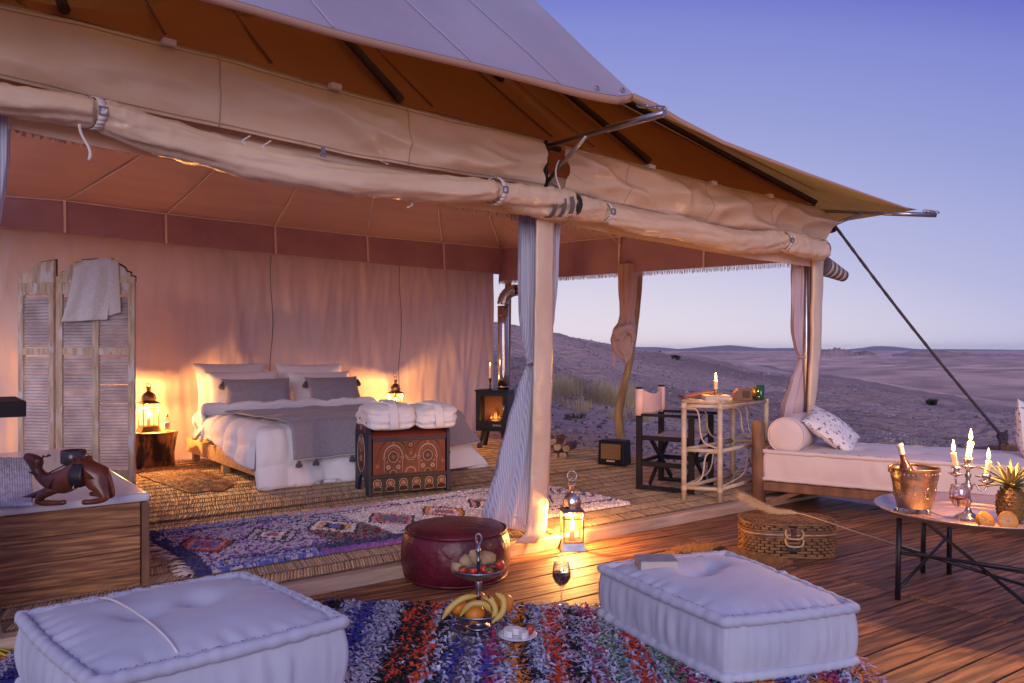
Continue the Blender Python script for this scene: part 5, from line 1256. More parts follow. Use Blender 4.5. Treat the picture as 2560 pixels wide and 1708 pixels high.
m = MB(); m.grid(lambda u, v: (lerp(.01, cw - .01, u), lerp(-cdp + .02, -.04, v), .455 - .025 * math.sin(math.pi * u)), 14, 8); m.build('seat_sling', M('seat_canvas', (.50, .46, .48), .9), dc, solid=.012)
# ---- rattan table
q0, q1, q2 = at(1710, 1252, 0), at(1800, 1258, 0), at(1832, 1217, 0)
rt = thing('rattan_table', 'tall narrow table framed in pale peeled rattan canes', 'table', (q0.x, q0.y, .006), 0)
p0, p1, p3 = Vector(), (q1 - q0), (q2 - q0); p2 = p1 + (p3 - p1 * 0) ; p2 = p1 + p3; TZ = .785
legs = [p0, p1, p2, p3]
for l in legs: MB().tube([l, l + Vector((0, 0, TZ * .5)), l + Vector((0, 0, TZ - .03))], [.022, .021, .021], 10, True, None, lambda i, a: 1 + .05 * nz(i * 3, a)).build('leg', mRattan, rt)
for z in (.10, .40, TZ - .035):
    for i in range(4): MB().tube([legs[i] + Vector((0, 0, z)), legs[(i + 1) % 4] + Vector((0, 0, z))], .016, 8).build('rail', mRattan, rt)
for i in range(4): MB().tube([legs[i] + Vector((0, 0, TZ)), legs[(i + 1) % 4] + Vector((0, 0, TZ))], .018, 8).build('top_rim', mRattan, rt)
tp_ = MB(); tp_.add([l + Vector((0, 0, TZ + dz)) for dz in (-.008, .010) for l in legs], [(3, 2, 1, 0), (4, 5, 6, 7)] + [(i, (i + 1) % 4, 4 + (i + 1) % 4, 4 + i) for i in range(4)], None, False); tp_.build('top', mRattan, rt)
def cane(a, b, z0, z1):
    d = b - a
    return smoothpath([a + d * .03 + Vector((0, 0, z1)), a + d * .32 + Vector((0, 0, z1 - .005)), a + d * .42 + Vector((0, 0, z1 - .06)), a + d * .46 + Vector((0, 0, lerp(z0, z1, .4))), a + d * .58 + Vector((0, 0, z0 + .04)), a + d * .95 + Vector((0, 0, z0))], 24)
for i, j in ((0, 1), (1, 2), (3, 2), (0, 3)):
    MB().tube(cane(legs[i], legs[j], .42, TZ - .055), .007, 6).build('bent_cane', mRattan, rt)
    MB().tube(cane(legs[j], legs[i], .12, .385), .007, 6).build('bent_cane', mRattan, rt)
for l in legs:
    for z in (.10, .40, TZ - .03): MB().tube([l + Vector((0, 0, z - .02)), l + Vector((0, 0, z + .02))], .0245, 10, False).build('binding', mRattan, rt)
tz = TZ + .017
def ontab(px, py): return at(px, py, tz)
cs0 = atD(1712, 1000, 6.35)
lc = thing('leather_case', 'dark leather flat case propped on the rattan table', 'case', ontab(1745, 998), CROT + R(6))
MB().box((.0, .05, .035), (.26, .16, .026), Euler((0, R(-8), 0))).build('shell', mBox, lc, bevel=.006)
MB().tube([(.12, -.02, .06), (.135, -.03, .075), (.15, -.01, .06)], .004, 6).build('strap', mBox, lc)
book('book', 'thick pale book under the brass candle holder on the rattan table', ontab(1792, 1001) + FW * .03, CROT + R(-2), .20, .15, .040, mPaper)
hb_ = ontab(1792, 1001) + FW * .03 + Vector((0, 0, .041))
hd = thing('candle_holder', 'small brass chamber candle holder on the pale book', 'candle holder', hb_)
MB().lathe([(0, 0), (.05, .002), (.055, .008), (.053, .009), (.02, .006), (.011, .012), (.011, .035), (.016, .045), (.0, .044)], 20).build('dish', mBrass, hd)
candle('candle', 'lit white candle on the rattan table', hb_ + Vector((0, 0, .044)), .013, .075, 9, fl=1.4)
wb = thing('wooden_box', 'small gabled walnut box standing on the rattan table', 'box', ontab(1858, 1001), CROT + R(-4))
MB().poly([(-.08, 0), (.06, 0), (.06, .095), (-.05, .095), (-.08, .06)], -.03, .05, None, Matrix.Rotation(math.pi / 2, 4, 'X')).build('case', mBox, wb, bevel=.003)
MB().box((.012, -.052, .048), (.055, .006, .055)).build('front_panel', mPaintBrown, wb)
MB().ball((0, 0, .032), .032, 16, 10); gb = thing('gilt_ball', 'small gilt wooden ball between the walnut box and green glass', 'ornament', ontab(1886, 1000) + FW * .02, 0)
MB().ball((0, 0, .062), (.034, .034, .042), 16, 10).build('ball', mGold, gb); MB().lathe([(.026, 0), (.022, .012), (.016, .024), (0, .025)], 14).build('foot', mDark, gb)
gg = thing('green_tumbler', 'dark green drinking glass at the right end of the rattan table', 'glass', ontab(1901, 1000), 0)
MB().lathe([(0, 0), (.026, 0), (.029, .004), (.036, .118), (.033, .118), (.027, .008), (0, .007)], 20).build('glass', mGreenGlass, gg)

# ================================================================== CURTAINS AND ROPE
def gathered(name, label, rows, d, mat, pleats, seed, fdepth=.55, extra=None):
    """gathered hanging cloth: rows of (image row, left, right) at one distance give its outline"""
    base = atD((rows[-1][1] + rows[-1][2]) / 2, rows[-1][0], d); t = thing(name, label, 'curtain', base)
    m = MB(); n = 84; k_ = len(rows); nv = 90
    ls = [(r[0], r[1]) for r in rows]; rs = [(r[0], r[2]) for r in rows]
    def sm(tab, x):
        i = 0
        while i < len(tab) - 2 and x > tab[i + 1][0]: i += 1
        f = (x - tab[i][0]) / (tab[i + 1][0] - tab[i][0]); f = f * f * (3 - 2 * f) * .5 + f * .5; return lerp(tab[i][1], tab[i + 1][1], f)
    def g(u, v):
        py = lerp(rows[0][0], rows[-1][0], v); l, r_ = sm(ls, py), sm(rs, py); c = atD((l + r_) / 2, py, d); hw = (r_ - l) / 2 * d / FPX
        a = 2 * math.pi * u; tw = .8 * nz(v * 3, seed)
        pl = 1 + .17 * math.sin(a * pleats + tw * 3 + seed) + .10 * math.sin(a * (pleats * 2 + 1) + v * 4 + seed) + .12 * nz(math.cos(a) * 2 + seed, math.sin(a) * 2, v * 7)
        q = c + RT * (hw * math.cos(a) * (pl if abs(math.cos(a)) < .9 else 1 + (pl - 1) * .4)) + FW * (hw * fdepth * math.sin(a) * pl)
        q.z += .015 * math.sin(a * 3 + seed) * (1 if v > .97 else 0); return tuple(q - base)
    m.grid(g, n, nv, closeu=True); m.build('cloth', mat, t, solid=.004); return t
c1 = gathered('curtain', 'blue and white striped curtain tied at the middle of the front post', [(505, 1298, 1362), (600, 1296, 1360), (680, 1296, 1358), (776, 1299, 1352), (840, 1304, 1346), (885, 1315, 1340), (906, 1320, 1338), (930, 1310, 1340), (967, 1296, 1340), (1062, 1268, 1342), (1158, 1245, 1340), (1230, 1224, 1336), (1290, 1205, 1332), (1318, 1206, 1326)], 5.16, mStripe, 5, .3)
p = atD(1329, 906, 5.12); tm = MB(); tm.tube([p - c1.location + RT * (.028 * math.cos(a)) + FW * (-.02 + .03 * math.sin(a)) + Vector((0, 0, .006 * math.sin(3 * a))) for a in [k * math.pi / 10 for k in range(21)]], .010, 6, False); tm.build('tieback', mStripe, c1)
tm = MB(); tm.grid(lambda u, v: tuple(atD(lerp(1290, 1345, v) + 14 * (u - .5) * (1 - v), lerp(1292, 1362, v) - 10 * math.sin(v * 3), 4.98) - c1.location), 3, 14); tm.build('tail', mStripe, c1, solid=.006)
gathered('curtain', 'thin striped curtain edge hanging right behind the front post', [(510, 1372, 1402), (600, 1372, 1398), (700, 1371, 1394), (800, 1370, 1385), (830, 1369, 1380)], 5.22, mStripe, 3, 2.2)
c2 = gathered('curtain', 'mauve curtain tied at the far right corner post', [(628, 1982, 2034), (700, 1979, 2034), (761, 1978, 2033), (828, 1980, 2031), (870, 1987, 2028), (893, 1998, 2022), (915, 1992, 2022), (948, 1978, 2021), (1020, 1956, 2020), (1100, 1946, 2016), (1180, 1938, 2004), (1228, 1934, 1990)], 6.98, mPinkCloth, 5, 1.1)
p = atD(2010, 893, 6.93); tm = MB(); tm.tube([p - c2.location + RT * (.042 * math.cos(a)) + FW * (.01 + .03 * math.sin(a)) for a in [k * math.pi / 10 for k in range(21)]], .008, 6, False); tm.build('tieback', mPinkCloth, c2)
gathered('curtain', 'pale curtain edge at the far left side of the tent mouth', [(280, -45, 26), (400, -50, 22), (470, -55, 14), (530, -64, 2), (700, -84, -34), (860, -80, -60), (1100, -150, -62), (1560, -210, -66)], 3.35, mStripe, 3, 4.2)
c3 = gathered('curtain', 'rose brown curtain knotted beside the crooked wooden pole', [(660, 1545, 1594), (720, 1548, 1590), (787, 1551, 1585), (805, 1548, 1586), (825, 1535, 1588), (850, 1528, 1584), (875, 1532, 1580), (895, 1552, 1576), (906, 1560, 1570)], 8.85, mRoseCloth, 8, 3.3, .7)
kn = MB(); kc = atD(1556, 845, 8.8)
for k in range(5):
    a0 = k * .6; kn.tube([kc - c3.location + RT * (.115 * math.cos(a) * (1 - .12 * k)) + Vector((0, 0, .10 * math.sin(a + a0) * (1 - .05 * k) + .02 * k)) + FW * (-.06 - .03 * math.sin(a * .5 + k)) for a in [q * math.pi / 14 - .4 for q in range(15)]], [.018 + .020 * math.sin(math.pi * q / 14) for q in range(15)], 8)
kn.build('knot', mRoseCloth, c3)
tm = MB(); tm.grid(lambda u, v: tuple(atD(1532 + 6 * u, lerp(850, 920, v), 8.84) - c3.location), 2, 6); tm.build('tail', mRoseCloth, c3, solid=.003)
# guy rope and its log anchor
ra, rb = atD(2078, 552, 6.95), atD(2506, 1092, 6.9)
gr_ = thing('guy_rope', 'dark braided guy rope slanting from the tent corner to the log', 'rope', ra)
pts = [ra.lerp(rb, k / 40) + Vector((0, 0, -.04 * math.sin(math.pi * k / 40))) - ra for k in range(41)] + [atD(2518, 1110, 6.88) - ra, atD(2536, 1128, 6.86) - ra]
MB().tube(pts, .0125, 8, True, None, lambda i, a: 1 + .18 * math.sin(2 * a + i * 2.2)).build('line', mRope, gr_)
k2 = MB()
for q in range(6): k2.tube([rb - ra + RT * (.028 * math.cos(a + q)) + FW * (.02 * math.sin(a + q * .5)) + Vector((0, 0, .03 * math.sin(a) * (1 if q % 2 else .6) + .01 * q - .03)) for a in [w_ * math.pi / 8 for w_ in range(17)]], .012, 6)
k2.tube([rb - ra, rb - ra + RT * -.025 + Vector((0, 0, -.07)), rb - ra + RT * -.02 + Vector((0, 0, -.16))], .011, 6); k2.build('knot', mRope, gr_)
k3 = MB()
for q in range(5): k3.tube([atD(2080, 560, 6.94) - ra + RT * (.03 * math.cos(a)) + Vector((0, 0, .02 * math.sin(a) - .012 * q)) + FW * (.03 * math.sin(a + q)) for a in [w_ * math.pi / 8 for w_ in range(17)]], .010, 6)
k3.build('knot', mRope, gr_)
la, lb_ = atD(2532, 1128, 6.85), atD(2395, 1136, 7.5)
lg_ = thing('anchor_log', 'brown log stub holding the guy rope behind the daybed', 'log', lb_)
MB().tube([Vector((0, 0, 0)), (la - lb_) * .3, (la - lb_) * .62, (la - lb_) * .64, (la - lb_) * .68, la - lb_], [.045, .055, .062, .07, .062, .062], 14).build('stub', mBrownWood, lg_)
MB().tube([(la - lb_) * .55 + Vector((0, 0, -.03)), (la - lb_) * .5 + Vector((0, 0, -.75))], .05, 10).build('stake', mBrownWood, lg_)
dn = (la - lb_).normalized(); MB().tube([la - lb_ + dn * .0005, la - lb_ + dn * .004], .05, 14).build('cut_face', mLogBark, lg_)

# ================================================================== RUGS
NAVY, WHT, LAV, RED, MAG, BLU, BLK, ORG_, PNK, PUR, GRN = (.03, .03, .13), (.66, .56, .54), (.42, .36, .43), (.36, .04, .05), (.42, .07, .18), (.10, .12, .42), (.025, .02, .03), (.52, .20, .05), (.50, .26, .28), (.20, .07, .30), (.10, .20, .18)
rx0, rx1, ry0, ry1 = -2.02, 1.22, .40, 1.60
def berber(x, y):
    """colour of the runner at rug coordinates x along (0..3.24), y across (0..1.2)"""
    L, Wd = rx1 - rx0, ry1 - ry0; x += .02 * nz(x * 6, y * 6); y += .02 * nz(x * 7 + 5, y * 7)
    n_ = nz(x * 26, y * 26) * .5 + nz(x * 60, y * 60) * .4; left = x / L
    if x < .045 or x < .10 and nz(x * 9, y * 9) > -.3: return NAVY
    if abs(y - (.16 + .02 * math.sin(x * 9))) < .012 or abs(y - (1.04 + .02 * math.sin(x * 8 + 1))) < .012: return NAVY
    if abs(y - (.22 + .03 * math.sin(x * 5 + 2))) < .008 and n_ > -.2: return NAVY
    if abs(y - (.98 + .03 * math.sin(x * 4))) < .008 and n_ > -.2: return NAVY
    k = int(x / .42); cx = (k + .5) * .42; dx = abs(x - cx) / .21; dy = abs(y - .6) / .30; q = dx + dy
    pal = [(RED, PNK, BLU, RED), (LAV, BLK, WHT, MAG), (WHT, ORG_, BLK, BLU), (PNK, RED, GRN, PUR), (ORG_, WHT, MAG, GRN), (PNK, BLK, WHT, MAG), (WHT, NAVY, PNK, RED), (WHT, NAVY, WHT, PNK)][k % 8]
    if .16 < y < 1.04:
        if q < .22: return pal[3]
        if q < .40: return pal[2]
        if q < .60: return pal[1] if nz(x * 40, y * 40) > -.25 else pal[0]
        if q < .78: return pal[0]
        if q < .88: return BLK if k < 6 else NAVY
        if k < 2: return LAV if n_ > -.05 else (PUR if n_ > -.25 else NAVY)
        if k < 3: return (BLK if n_ > .05 else RED if n_ > -.1 else GRN) if y < .6 else (LAV if n_ > -.1 else NAVY)
        if k < 5: return WHT if n_ > -.22 else (PNK if y > .6 else LAV)
        return WHT if n_ > -.3 else (PNK if n_ < -.42 else LAV)
    if y <= .16:
        if left < .22: return (LAV if n_ > .0 else BLU) if n_ < .25 else BLK
        if left < .5: return PUR if y < .06 else (BLK if n_ > .05 else NAVY)
        return WHT if n_ > -.2 else LAV
    return (LAV if n_ > -.05 else BLU if left < .3 else PNK) if left < .55 else (WHT if n_ > -.15 else LAV)
rug = thing('runner_rug', 'long shaggy runner rug with purple and pink diamonds in the tent', 'rug', ((rx0 + rx1) / 2, (ry0 + ry1) / 2, .008))
m = MB(); NX, NY = 330, 124; L, Wd = rx1 - rx0, ry1 - ry0
def rpt(u, v): return ((u - .5) * L + .010 * nz(v * 30, 7) * (1 if u in (0, 1) else 0) + .02 * math.sin(v * 5), (v - .5) * Wd + .02 * math.sin(u * 9) + .008 * nz(u * 60, 2))
def g(u, v):
    x, y = rpt(u, v); e = min(u, 1 - u, v, 1 - v); return (x + random.uniform(-.003, .003), y + random.uniform(-.003, .003), (.016 + random.uniform(-.007, .008)) if e > .001 else 0)
def jit(c): k = random.uniform(.72, 1.25); return tuple(min(1, q * k) for q in c)
m.grid(g, NX, NY, smooth=False, colfn=lambda u, v: jit(berber(u * L, v * Wd))); m.build('pile', mRug, rug)
frg = MB()
for i in range(70):
    v = random.random(); x, y = rpt(0, v); l = random.uniform(.05, .10); a = random.gauss(math.pi, .5)
    frg.tube([(x + .01, y, .006), (x + l * .5 * math.cos(a), y + l * .5 * math.sin(a) + random.uniform(-.01, .01), .012), (x + l * math.cos(a), y + l * math.sin(a), .006)], .003, 4)
stuff(frg.build('fringe', mFringe, rug))

# shaggy rag rug in front
SG = thing('shag_rug', 'shaggy multicoloured striped rag rug on the deck in front', 'rug', W(-.3, 3.2, ZD + .004), CROT)
R2, O2, K2_, B2, L2, P2, M2, G2, W2, N2, Y2 = (.66, .075, .025), (.74, .22, .02), (.010, .009, .016), (.06, .065, .36), (.43, .43, .58), (.60, .37, .46), (.44, .045, .14), (.18, .31, .17), (.58, .57, .68), (.19, .14, .16), (.55, .42, .04)
STR = [(-2.3, L2), (-2.2, Y2), (-2.1, O2), (-2.0, L2), (-1.9, B2), (-1.8, K2_), (-1.7, L2), (-1.55, R2), (-1.45, L2), (-1.3, K2_), (-1.2, B2), (-1.05, L2), (-.95, B2), (-.88, K2_), (-.80, L2), (-.70, B2), (-.62, L2), (-.535, L2), (-.505, K2_), (-.465, R2), (-.42, K2_), (-.375, R2), (-.33, L2), (-.305, K2_), (-.28, W2), (-.25, B2), (-.207, N2), (-.165, L2), (-.123, B2), (-.08, M2), (-.045, L2), (-.01, W2), (.022, O2), (.065, K2_), (.10, L2), (.14, W2), (.18, R2), (.22, P2), (.265, K2_), (.31, L2), (.355, M2), (.385, W2), (.42, G2), (.46, L2), (.52, R2), (.57, L2), (.62, G2), (.68, M2), (.74, W2), (.79, K2_), (.85, R2), (.9, G2), (.97, O2), (1.03, B2), (1.10, L2), (1.16, O2), (1.22, M2), (1.28, L2), (1.34, O2), (1.40, P2)]
def shagcol(X, Z):
    X += .018 * nz(Z * 6, X * 2) ; c = STR[0][1]; bd = 9
    for sx, cc_ in STR:
        if abs(sx - X) < bd: bd = abs(sx - X); c = cc_
    r_ = random.random()
    if r_ < .03: c = random.choice((L2, W2, B2, L2))
    if nz(X * 3, Z * 2.3) > .55: c = random.choice((L2, W2, N2))
    k = random.uniform(.82, 1.15); return tuple(min(1, q * k) for q in c)
bkt = MB(); bkt.box((-.15, 0, .002), (3.1, .2, .004))
zb = [(-2.2, 3.28), (-1.5, 3.52), (-1.0, 3.93), (-.9, 3.97), (.5, 3.9), (1.4, 3.84), (1.5, 3.83)]
m = MB(); st = .026; X = -2.15
while X < 1.40:
    ze = interp(zb, X); Z = 2.25
    while Z < ze:
        x, y = X + .3 + random.uniform(-.009, .009), Z - 3.2 + random.uniform(-.009, .009); c = shagcol(X, Z)
        for q in range(3):
            a = random.gauss(0 if random.random() < .5 else math.pi, .55) - .25 * random.random(); l = random.uniform(.026, .054); w_ = random.uniform(.004, .009); ca, sa = math.cos(a), math.sin(a); h = random.uniform(.012, .030); tw = random.uniform(-.6, .6); c2_, s2_ = math.cos(a + tw), math.sin(a + tw)
            m.add([(x + sa * w_, y - ca * w_, 0), (x - sa * w_, y + ca * w_, 0), (x + ca * l * .45 - sa * w_, y + sa * l * .45 + ca * w_, h), (x + ca * l * .45 + sa * w_, y + sa * l * .45 - ca * w_, h), (x + c2_ * l - s2_ * w_ * .8, y + s2_ * l + c2_ * w_ * .8, h * .7), (x + c2_ * l + s2_ * w_ * .8, y + s2_ * l - c2_ * w_ * .8, h * .7)], [(0, 1, 2, 3), (3, 2, 4, 5)], c if q else jit(c), False)
        Z += st
    X += st
stuff(m.build('pile', mShag, SG))
bk = MB(); ol = [(-1.85, -.97), (1.70, -.97), (1.70, .625), (.8, .69), (-.6, .76), (-.7, .72), (-1.2, .31), (-1.85, .07)]; bk.poly(ol, 0, .004); bk.build('backing', M('rag_rug_backing', (.20, .18, .26), .95), SG)
ys = MB()
for i in range(14):
    x0 = -1.93 + random.uniform(-.03, .1); y0 = .06 + random.uniform(-.05, .09)
    ys.tube(smoothpath([Vector((x0 + .08, y0, .02)), Vector((x0, y0 + random.uniform(-.02, .02), .035)), Vector((x0 - .07, y0 + random.uniform(-.03, .03), .015))], 8), .005, 5, flat=.5)
ys.build('yellow_fringe', M('yellow_yarn', (.55, .42, .04), .9), SG)
ZR = ZD + .036

# ================================================================== FLOOR CUSHIONS AND DECK OBJECTS
def camloc(t, X, Z): p = W(X, Z) - Vector((t.location.x, t.location.y, 0)); return (p.dot(RT), p.dot(FW))
lcX, lcZ = -1.215, 2.93
fc1 = thing('floor_cushion', 'big white tufted floor cushion at the lower left', 'cushion', W(lcX, lcZ, ZR - .012), CROT)
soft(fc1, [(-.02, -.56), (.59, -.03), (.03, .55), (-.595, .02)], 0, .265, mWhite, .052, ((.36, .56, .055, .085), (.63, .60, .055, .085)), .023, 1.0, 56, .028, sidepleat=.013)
cr = MB()
def crd(t): u, v = lerp(.18, .23, t), lerp(1.0, -.01, t); return u, v
pts = []
for k in range(31):
    t = k / 30; u, v = lerp(.10, .12, t), lerp(.95, .03, t); c_ = [Vector((-.02, -.56, 0)), Vector((.59, -.03, 0)), Vector((.03, .55, 0)), Vector((-.595, .02, 0))]
    u, v = lerp(.03, .42, t) * 0 + lerp(.30, .30, t), v
    p = c_[0] * (1 - u) * (1 - v) + c_[1] * u * (1 - v) + c_[2] * u * v + c_[3] * (1 - u) * v; U, V = 2 * u - 1, 2 * v - 1
    pts.append((p.x, p.y, .265 - .012 + .016 * (1 - U ** 6) * (1 - V ** 6) + .052 * ((1 - U * U) * (1 - V * V)) ** .55 + .004))
cr.tube(pts, .0045, 6); cr.build('seam_cord', mStrap, fc1)
fc2 = thing('floor_cushion', 'big white tufted floor cushion with a book at the right', 'cushion', W(.93, 3.42, ZR - .012), CROT)
def rel(px, py, z): p = at(px, py, z); return camloc(fc2, (p - CAM).dot(RT), (p - CAM).dot(FW))
zt2 = ZR - .012 + .235
fl_, fr2, bk_, lf_ = rel(1812, 1548, zt2), rel(2130, 1512, zt2), rel(1815, 1383, zt2), rel(1508, 1416, zt2)
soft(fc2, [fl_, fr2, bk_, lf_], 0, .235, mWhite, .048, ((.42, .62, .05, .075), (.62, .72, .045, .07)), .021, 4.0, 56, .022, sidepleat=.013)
bkp = at(1640, 1419, zt2 + .016)
book('book', 'worn grey clothbound book lying on the right floor cushion', (bkp.x, bkp.y, zt2 + .017), CROT + R(2), .175, .125, .045, mBookCloth)
hide('hide_rug', 'tawny and black hide lying on the deck behind the right cushion', [at(*p, ZD) for p in ((1650, 1392), (1720, 1420), (1830, 1430), (1940, 1428), (1985, 1412), (1930, 1398), (1830, 1378), (1760, 1364), (1690, 1372))], ZD + .004, 0, 5.0, 5000, .035, [(.36, .16, .035), (.30, .11, .03), (.015, .01, .01), (.42, .22, .06)])
# striped strap lying at the left edge
sb_ = thing('webbing_strap', 'white ribbed strap lying on the deck at the left edge', 'strap', at(30, 1575, ZD))
sp_ = smoothpath([at(-30, 1520, ZD + .10), at(20, 1555, ZD + .03), at(50, 1570, ZD + .02), at(52, 1590, ZD + .012), at(20, 1592, ZD + .012), at(-30, 1588, ZD + .012)], 24)
MB().tube([p - sb_.location for p in sp_], .014, 6, flat=.3).build('web', mStrap, sb_)
# leather pouf
pc = W((1140 - CX) / FPX * 4.48, 4.48, ZD)
pf = thing('leather_pouf', 'round oxblood leather pouf on the deck by the tent step', 'pouf', pc, CROT)
MB().lathe([(.265, 0), (.285, .02), (.302, .07), (.307, .14), (.303, .20), (.290, .250), (.278, .266)], 64, fn=lambda a, i: 1 + .012 * nz(math.cos(a) * 3, math.sin(a) * 3, i * .7) + .004 * math.sin(a * 8)).build('side', mLeather, pf)
MB().lathe([(.280, .262), (.262, .279), (.22, .291), (.15, .299), (.07, .303), (0, .304)], 64, fn=lambda a, i: 1 + .008 * nz(math.cos(a) * 3, math.sin(a) * 3, i)).build('top', mLeather, pf)
MB().tube([(.281 * math.cos(a), .281 * math.sin(a), .268 + .004 * nz(a * 3, 1)) for a in [k * math.pi / 32 for k in range(65)]], .0075, 8, False).build('welt', mLeather, pf)
MB().tube([(.284 * math.cos(a), .284 * math.sin(a), .016) for a in [k * math.pi / 32 for k in range(65)]], .006, 6, False).build('welt', mLeather, pf)
sm2 = MB()
for k in range(6):
    a = k * math.pi / 3 - .78; sm2.tube([((.283 + .025 * math.sin(math.pi * t * .9 + .2)) * math.cos(a), (.283 + .025 * math.sin(math.pi * t * .9 + .2)) * math.sin(a), .02 + .245 * t) for t in [q / 12 for q in range(13)]], .003, 5)
sm2.build('seam', mLeather, pf)
# floor lantern, wine glass
lp = at(1430, 1372, ZD); lantern('lantern', 'lit silver topped lantern standing on the deck by the post', lp, CROT + R(5), .128, .195, 75)
wineglass('wine_glass', 'red wine glass standing on the deck by the rag rug', at(1404, 1511, ZD), 1.06, mWine, .85)
# fruit stand
fp = at(1196, 1568, ZR); fs2 = thing('fruit_stand', 'two tier pewter fruit stand on the rag rug', 'fruit stand', fp, CROT)
MB().lathe([(0, 0), (.055, 0), (.056, .006), (.045, .012), (.03, .018), (.028, .03), (.05, .036), (.10, .050), (.132, .075), (.136, .082), (.131, .082), (.10, .058), (.04, .046), (0, .044)], 40).build('lower_bowl', mPewter, fs2)
MB().lathe([(0, .215), (.03, .216), (.07, .224), (.105, .242), (.119, .262), (.121, .268), (.117, .268), (.10, .248), (.06, .233), (0, .228)], 40).build('upper_bowl', mPewter, fs2)
MB().lathe([(.012, .044), (.009, .06), (.009, .13), (.014, .135), (.009, .145), (.012, .17), (.016, .2), (.012, .214), (0, .215)], 16).build('stem', mPewter, fs2)
MB().lathe([(.008, .228), (.007, .29), (.010, .295), (.007, .30), (.009, .33), (.012, .335), (.012, .345), (.008, .35), (.006, .37), (0, .371)], 16).build('stem', mPewter, fs2)
MB().tube([(.012 * math.sin(a), 0, .392 - .024 * math.cos(a)) for a in [k * math.pi / 12 for k in range(25)]], .0045, 8, False).build('handle_ring', mPewter, fs2)
def onst(x, y, z): return fs2.matrix_basis @ Vector((x, y, z))
def orange(label, x, y, z, r_): 
    t = thing('orange', label, 'orange', onst(x, y, z), 0, 'oranges in the lower fruit bowl'); m = MB(); m.ball((0, 0, 0), (r_, r_, r_ * .95), 24, 16); m.build('peel', mOrange, t); MB().lathe([(.004, r_ * .945), (.003, r_ * .97), (0, r_ * .975)], 8).build('stalk', mLeaf, t)
orange('orange at the front of the lower fruit bowl', -.012, -.085, .088, .044); orange('orange at the right end of the lower fruit bowl', .112, .0, .105, .046); orange('orange under the bananas at the left of the bowl', -.085, -.01, .09, .042); orange('orange at the back of the lower fruit bowl', -.01, .07, .10, .042)
def banana(label, pts):
    t = thing('banana', label, 'banana', onst(0, 0, .08), CROT, 'bananas in the lower fruit bowl'); path = smoothpath([Vector(p) - Vector((0, 0, .08)) for p in pts], 18)
    rr = [.005, .006, .010, .015] + [.0175] * 11 + [.014, .009, .006, .004]
    m = MB(); m.tube(path, rr, 5, True, None, None); o = m.build('peel', mBanana, t, sub=2)
    MB().tube([path[-1], path[-1] + (path[-1] - path[-2]).normalized() * .008], .005, 6).build('tip', mDate, t)
banana('banana hanging over the left rim of the lower bowl', [(.0, -.05, .155), (-.06, -.065, .150), (-.115, -.075, .115), (-.155, -.085, .062)])
banana('banana arched above the front orange', [(.06, -.10, .098), (.03, -.115, .138), (-.03, -.12, .138), (-.075, -.115, .085)])
banana('banana standing right of the front orange', [(.02, -.07, .155), (.055, -.088, .150), (.078, -.10, .11), (.062, -.11, .07)])
banana('banana curving up at the right rim of the bowl', [(.075, -.075, .175), (.11, -.085, .150), (.108, -.10, .10), (.062, -.13, .062)])
def berry(label, x, y, z, s, rz, dish=None, base=None):
    t = thing('strawberry', label, 'strawberry', base if base else onst(x, y, z), rz, 'strawberries'); m = MB(); m.lathe([(0, -.024 * s), (.009 * s, -.018 * s), (.016 * s, -.004 * s), (.018 * s, .006 * s), (.013 * s, .014 * s), (0, .016 * s)], 14); o = m.build('flesh', mStraw, t)
    l = MB()
    for k in range(6): a = k * 1.05; l.add([(0, 0, .016 * s), (.010 * s * math.cos(a - .4), .010 * s * math.sin(a - .4), .018 * s), (.020 * s * math.cos(a), .020 * s * math.sin(a), .013 * s), (.010 * s * math.cos(a + .4), .010 * s * math.sin(a + .4), .018 * s)], [(0, 1, 2, 3)], None, False)
    q = l.build('calyx', mLeaf, t); tl = (random.uniform(-1, 1), random.uniform(-.8, .8), 0); o.rotation_euler = tl; q.rotation_euler = tl
berry('strawberry at the right rim of the upper fruit bowl', .095, -.02, .282, 1.35, 0); berry('strawberry at the left front of the upper bowl', -.065, -.06, .268, 1.1, 1); berry('strawberry at the front of the upper bowl', -.02, -.075, .268, 1.1, 2); berry('strawberry beside the stem in the upper bowl', .025, -.055, .272, 1.0, 3); berry('strawberry at the front right of the upper bowl', .05, -.075, .266, 1.0, 4)
def date(label, x, y, z, rz): t = thing('date', label, 'date', onst(x, y, z), rz, 'dates in the upper fruit bowl'); MB().ball((0, 0, 0), (.026, .012, .011), 14, 10, fn=lambda a, b: 1 + .08 * nz(math.cos(a) * 4, math.sin(a) * 4, b * 4)).build('flesh', mDate, t)
date('dark date at the front of the upper bowl', .058, -.05, .285, -1.1); date('dark date low behind the front strawberries', .012, -.085, .262, .5)
def husk(label, x, y, z, s): t = thing('husk_fruit', label, 'fruit', onst(x, y, z), random.uniform(0, 3), 'papery fruits in the upper bowl'); MB().lathe([(0, -.02 * s), (.014 * s, -.012 * s), (.021 * s, .0), (.016 * s, .014 * s), (.005 * s, .026 * s), (0, .030 * s)], 15, fn=lambda a, i: 1 + .16 * math.cos(a * 5)).build('husk', mHusk, t, rot=(random.uniform(-.9, .9), random.uniform(-.9, .9), 0))
husk('papery husk fruit left in the upper bowl', -.055, .0, .285, 1.5); husk('papery husk fruit behind the stem', -.015, .035, .30, 1.7); husk('papery husk fruit right of the stem', .045, .02, .292, 1.7); husk('brown husk fruit at the far left rim', -.09, -.04, .272, 1.2)
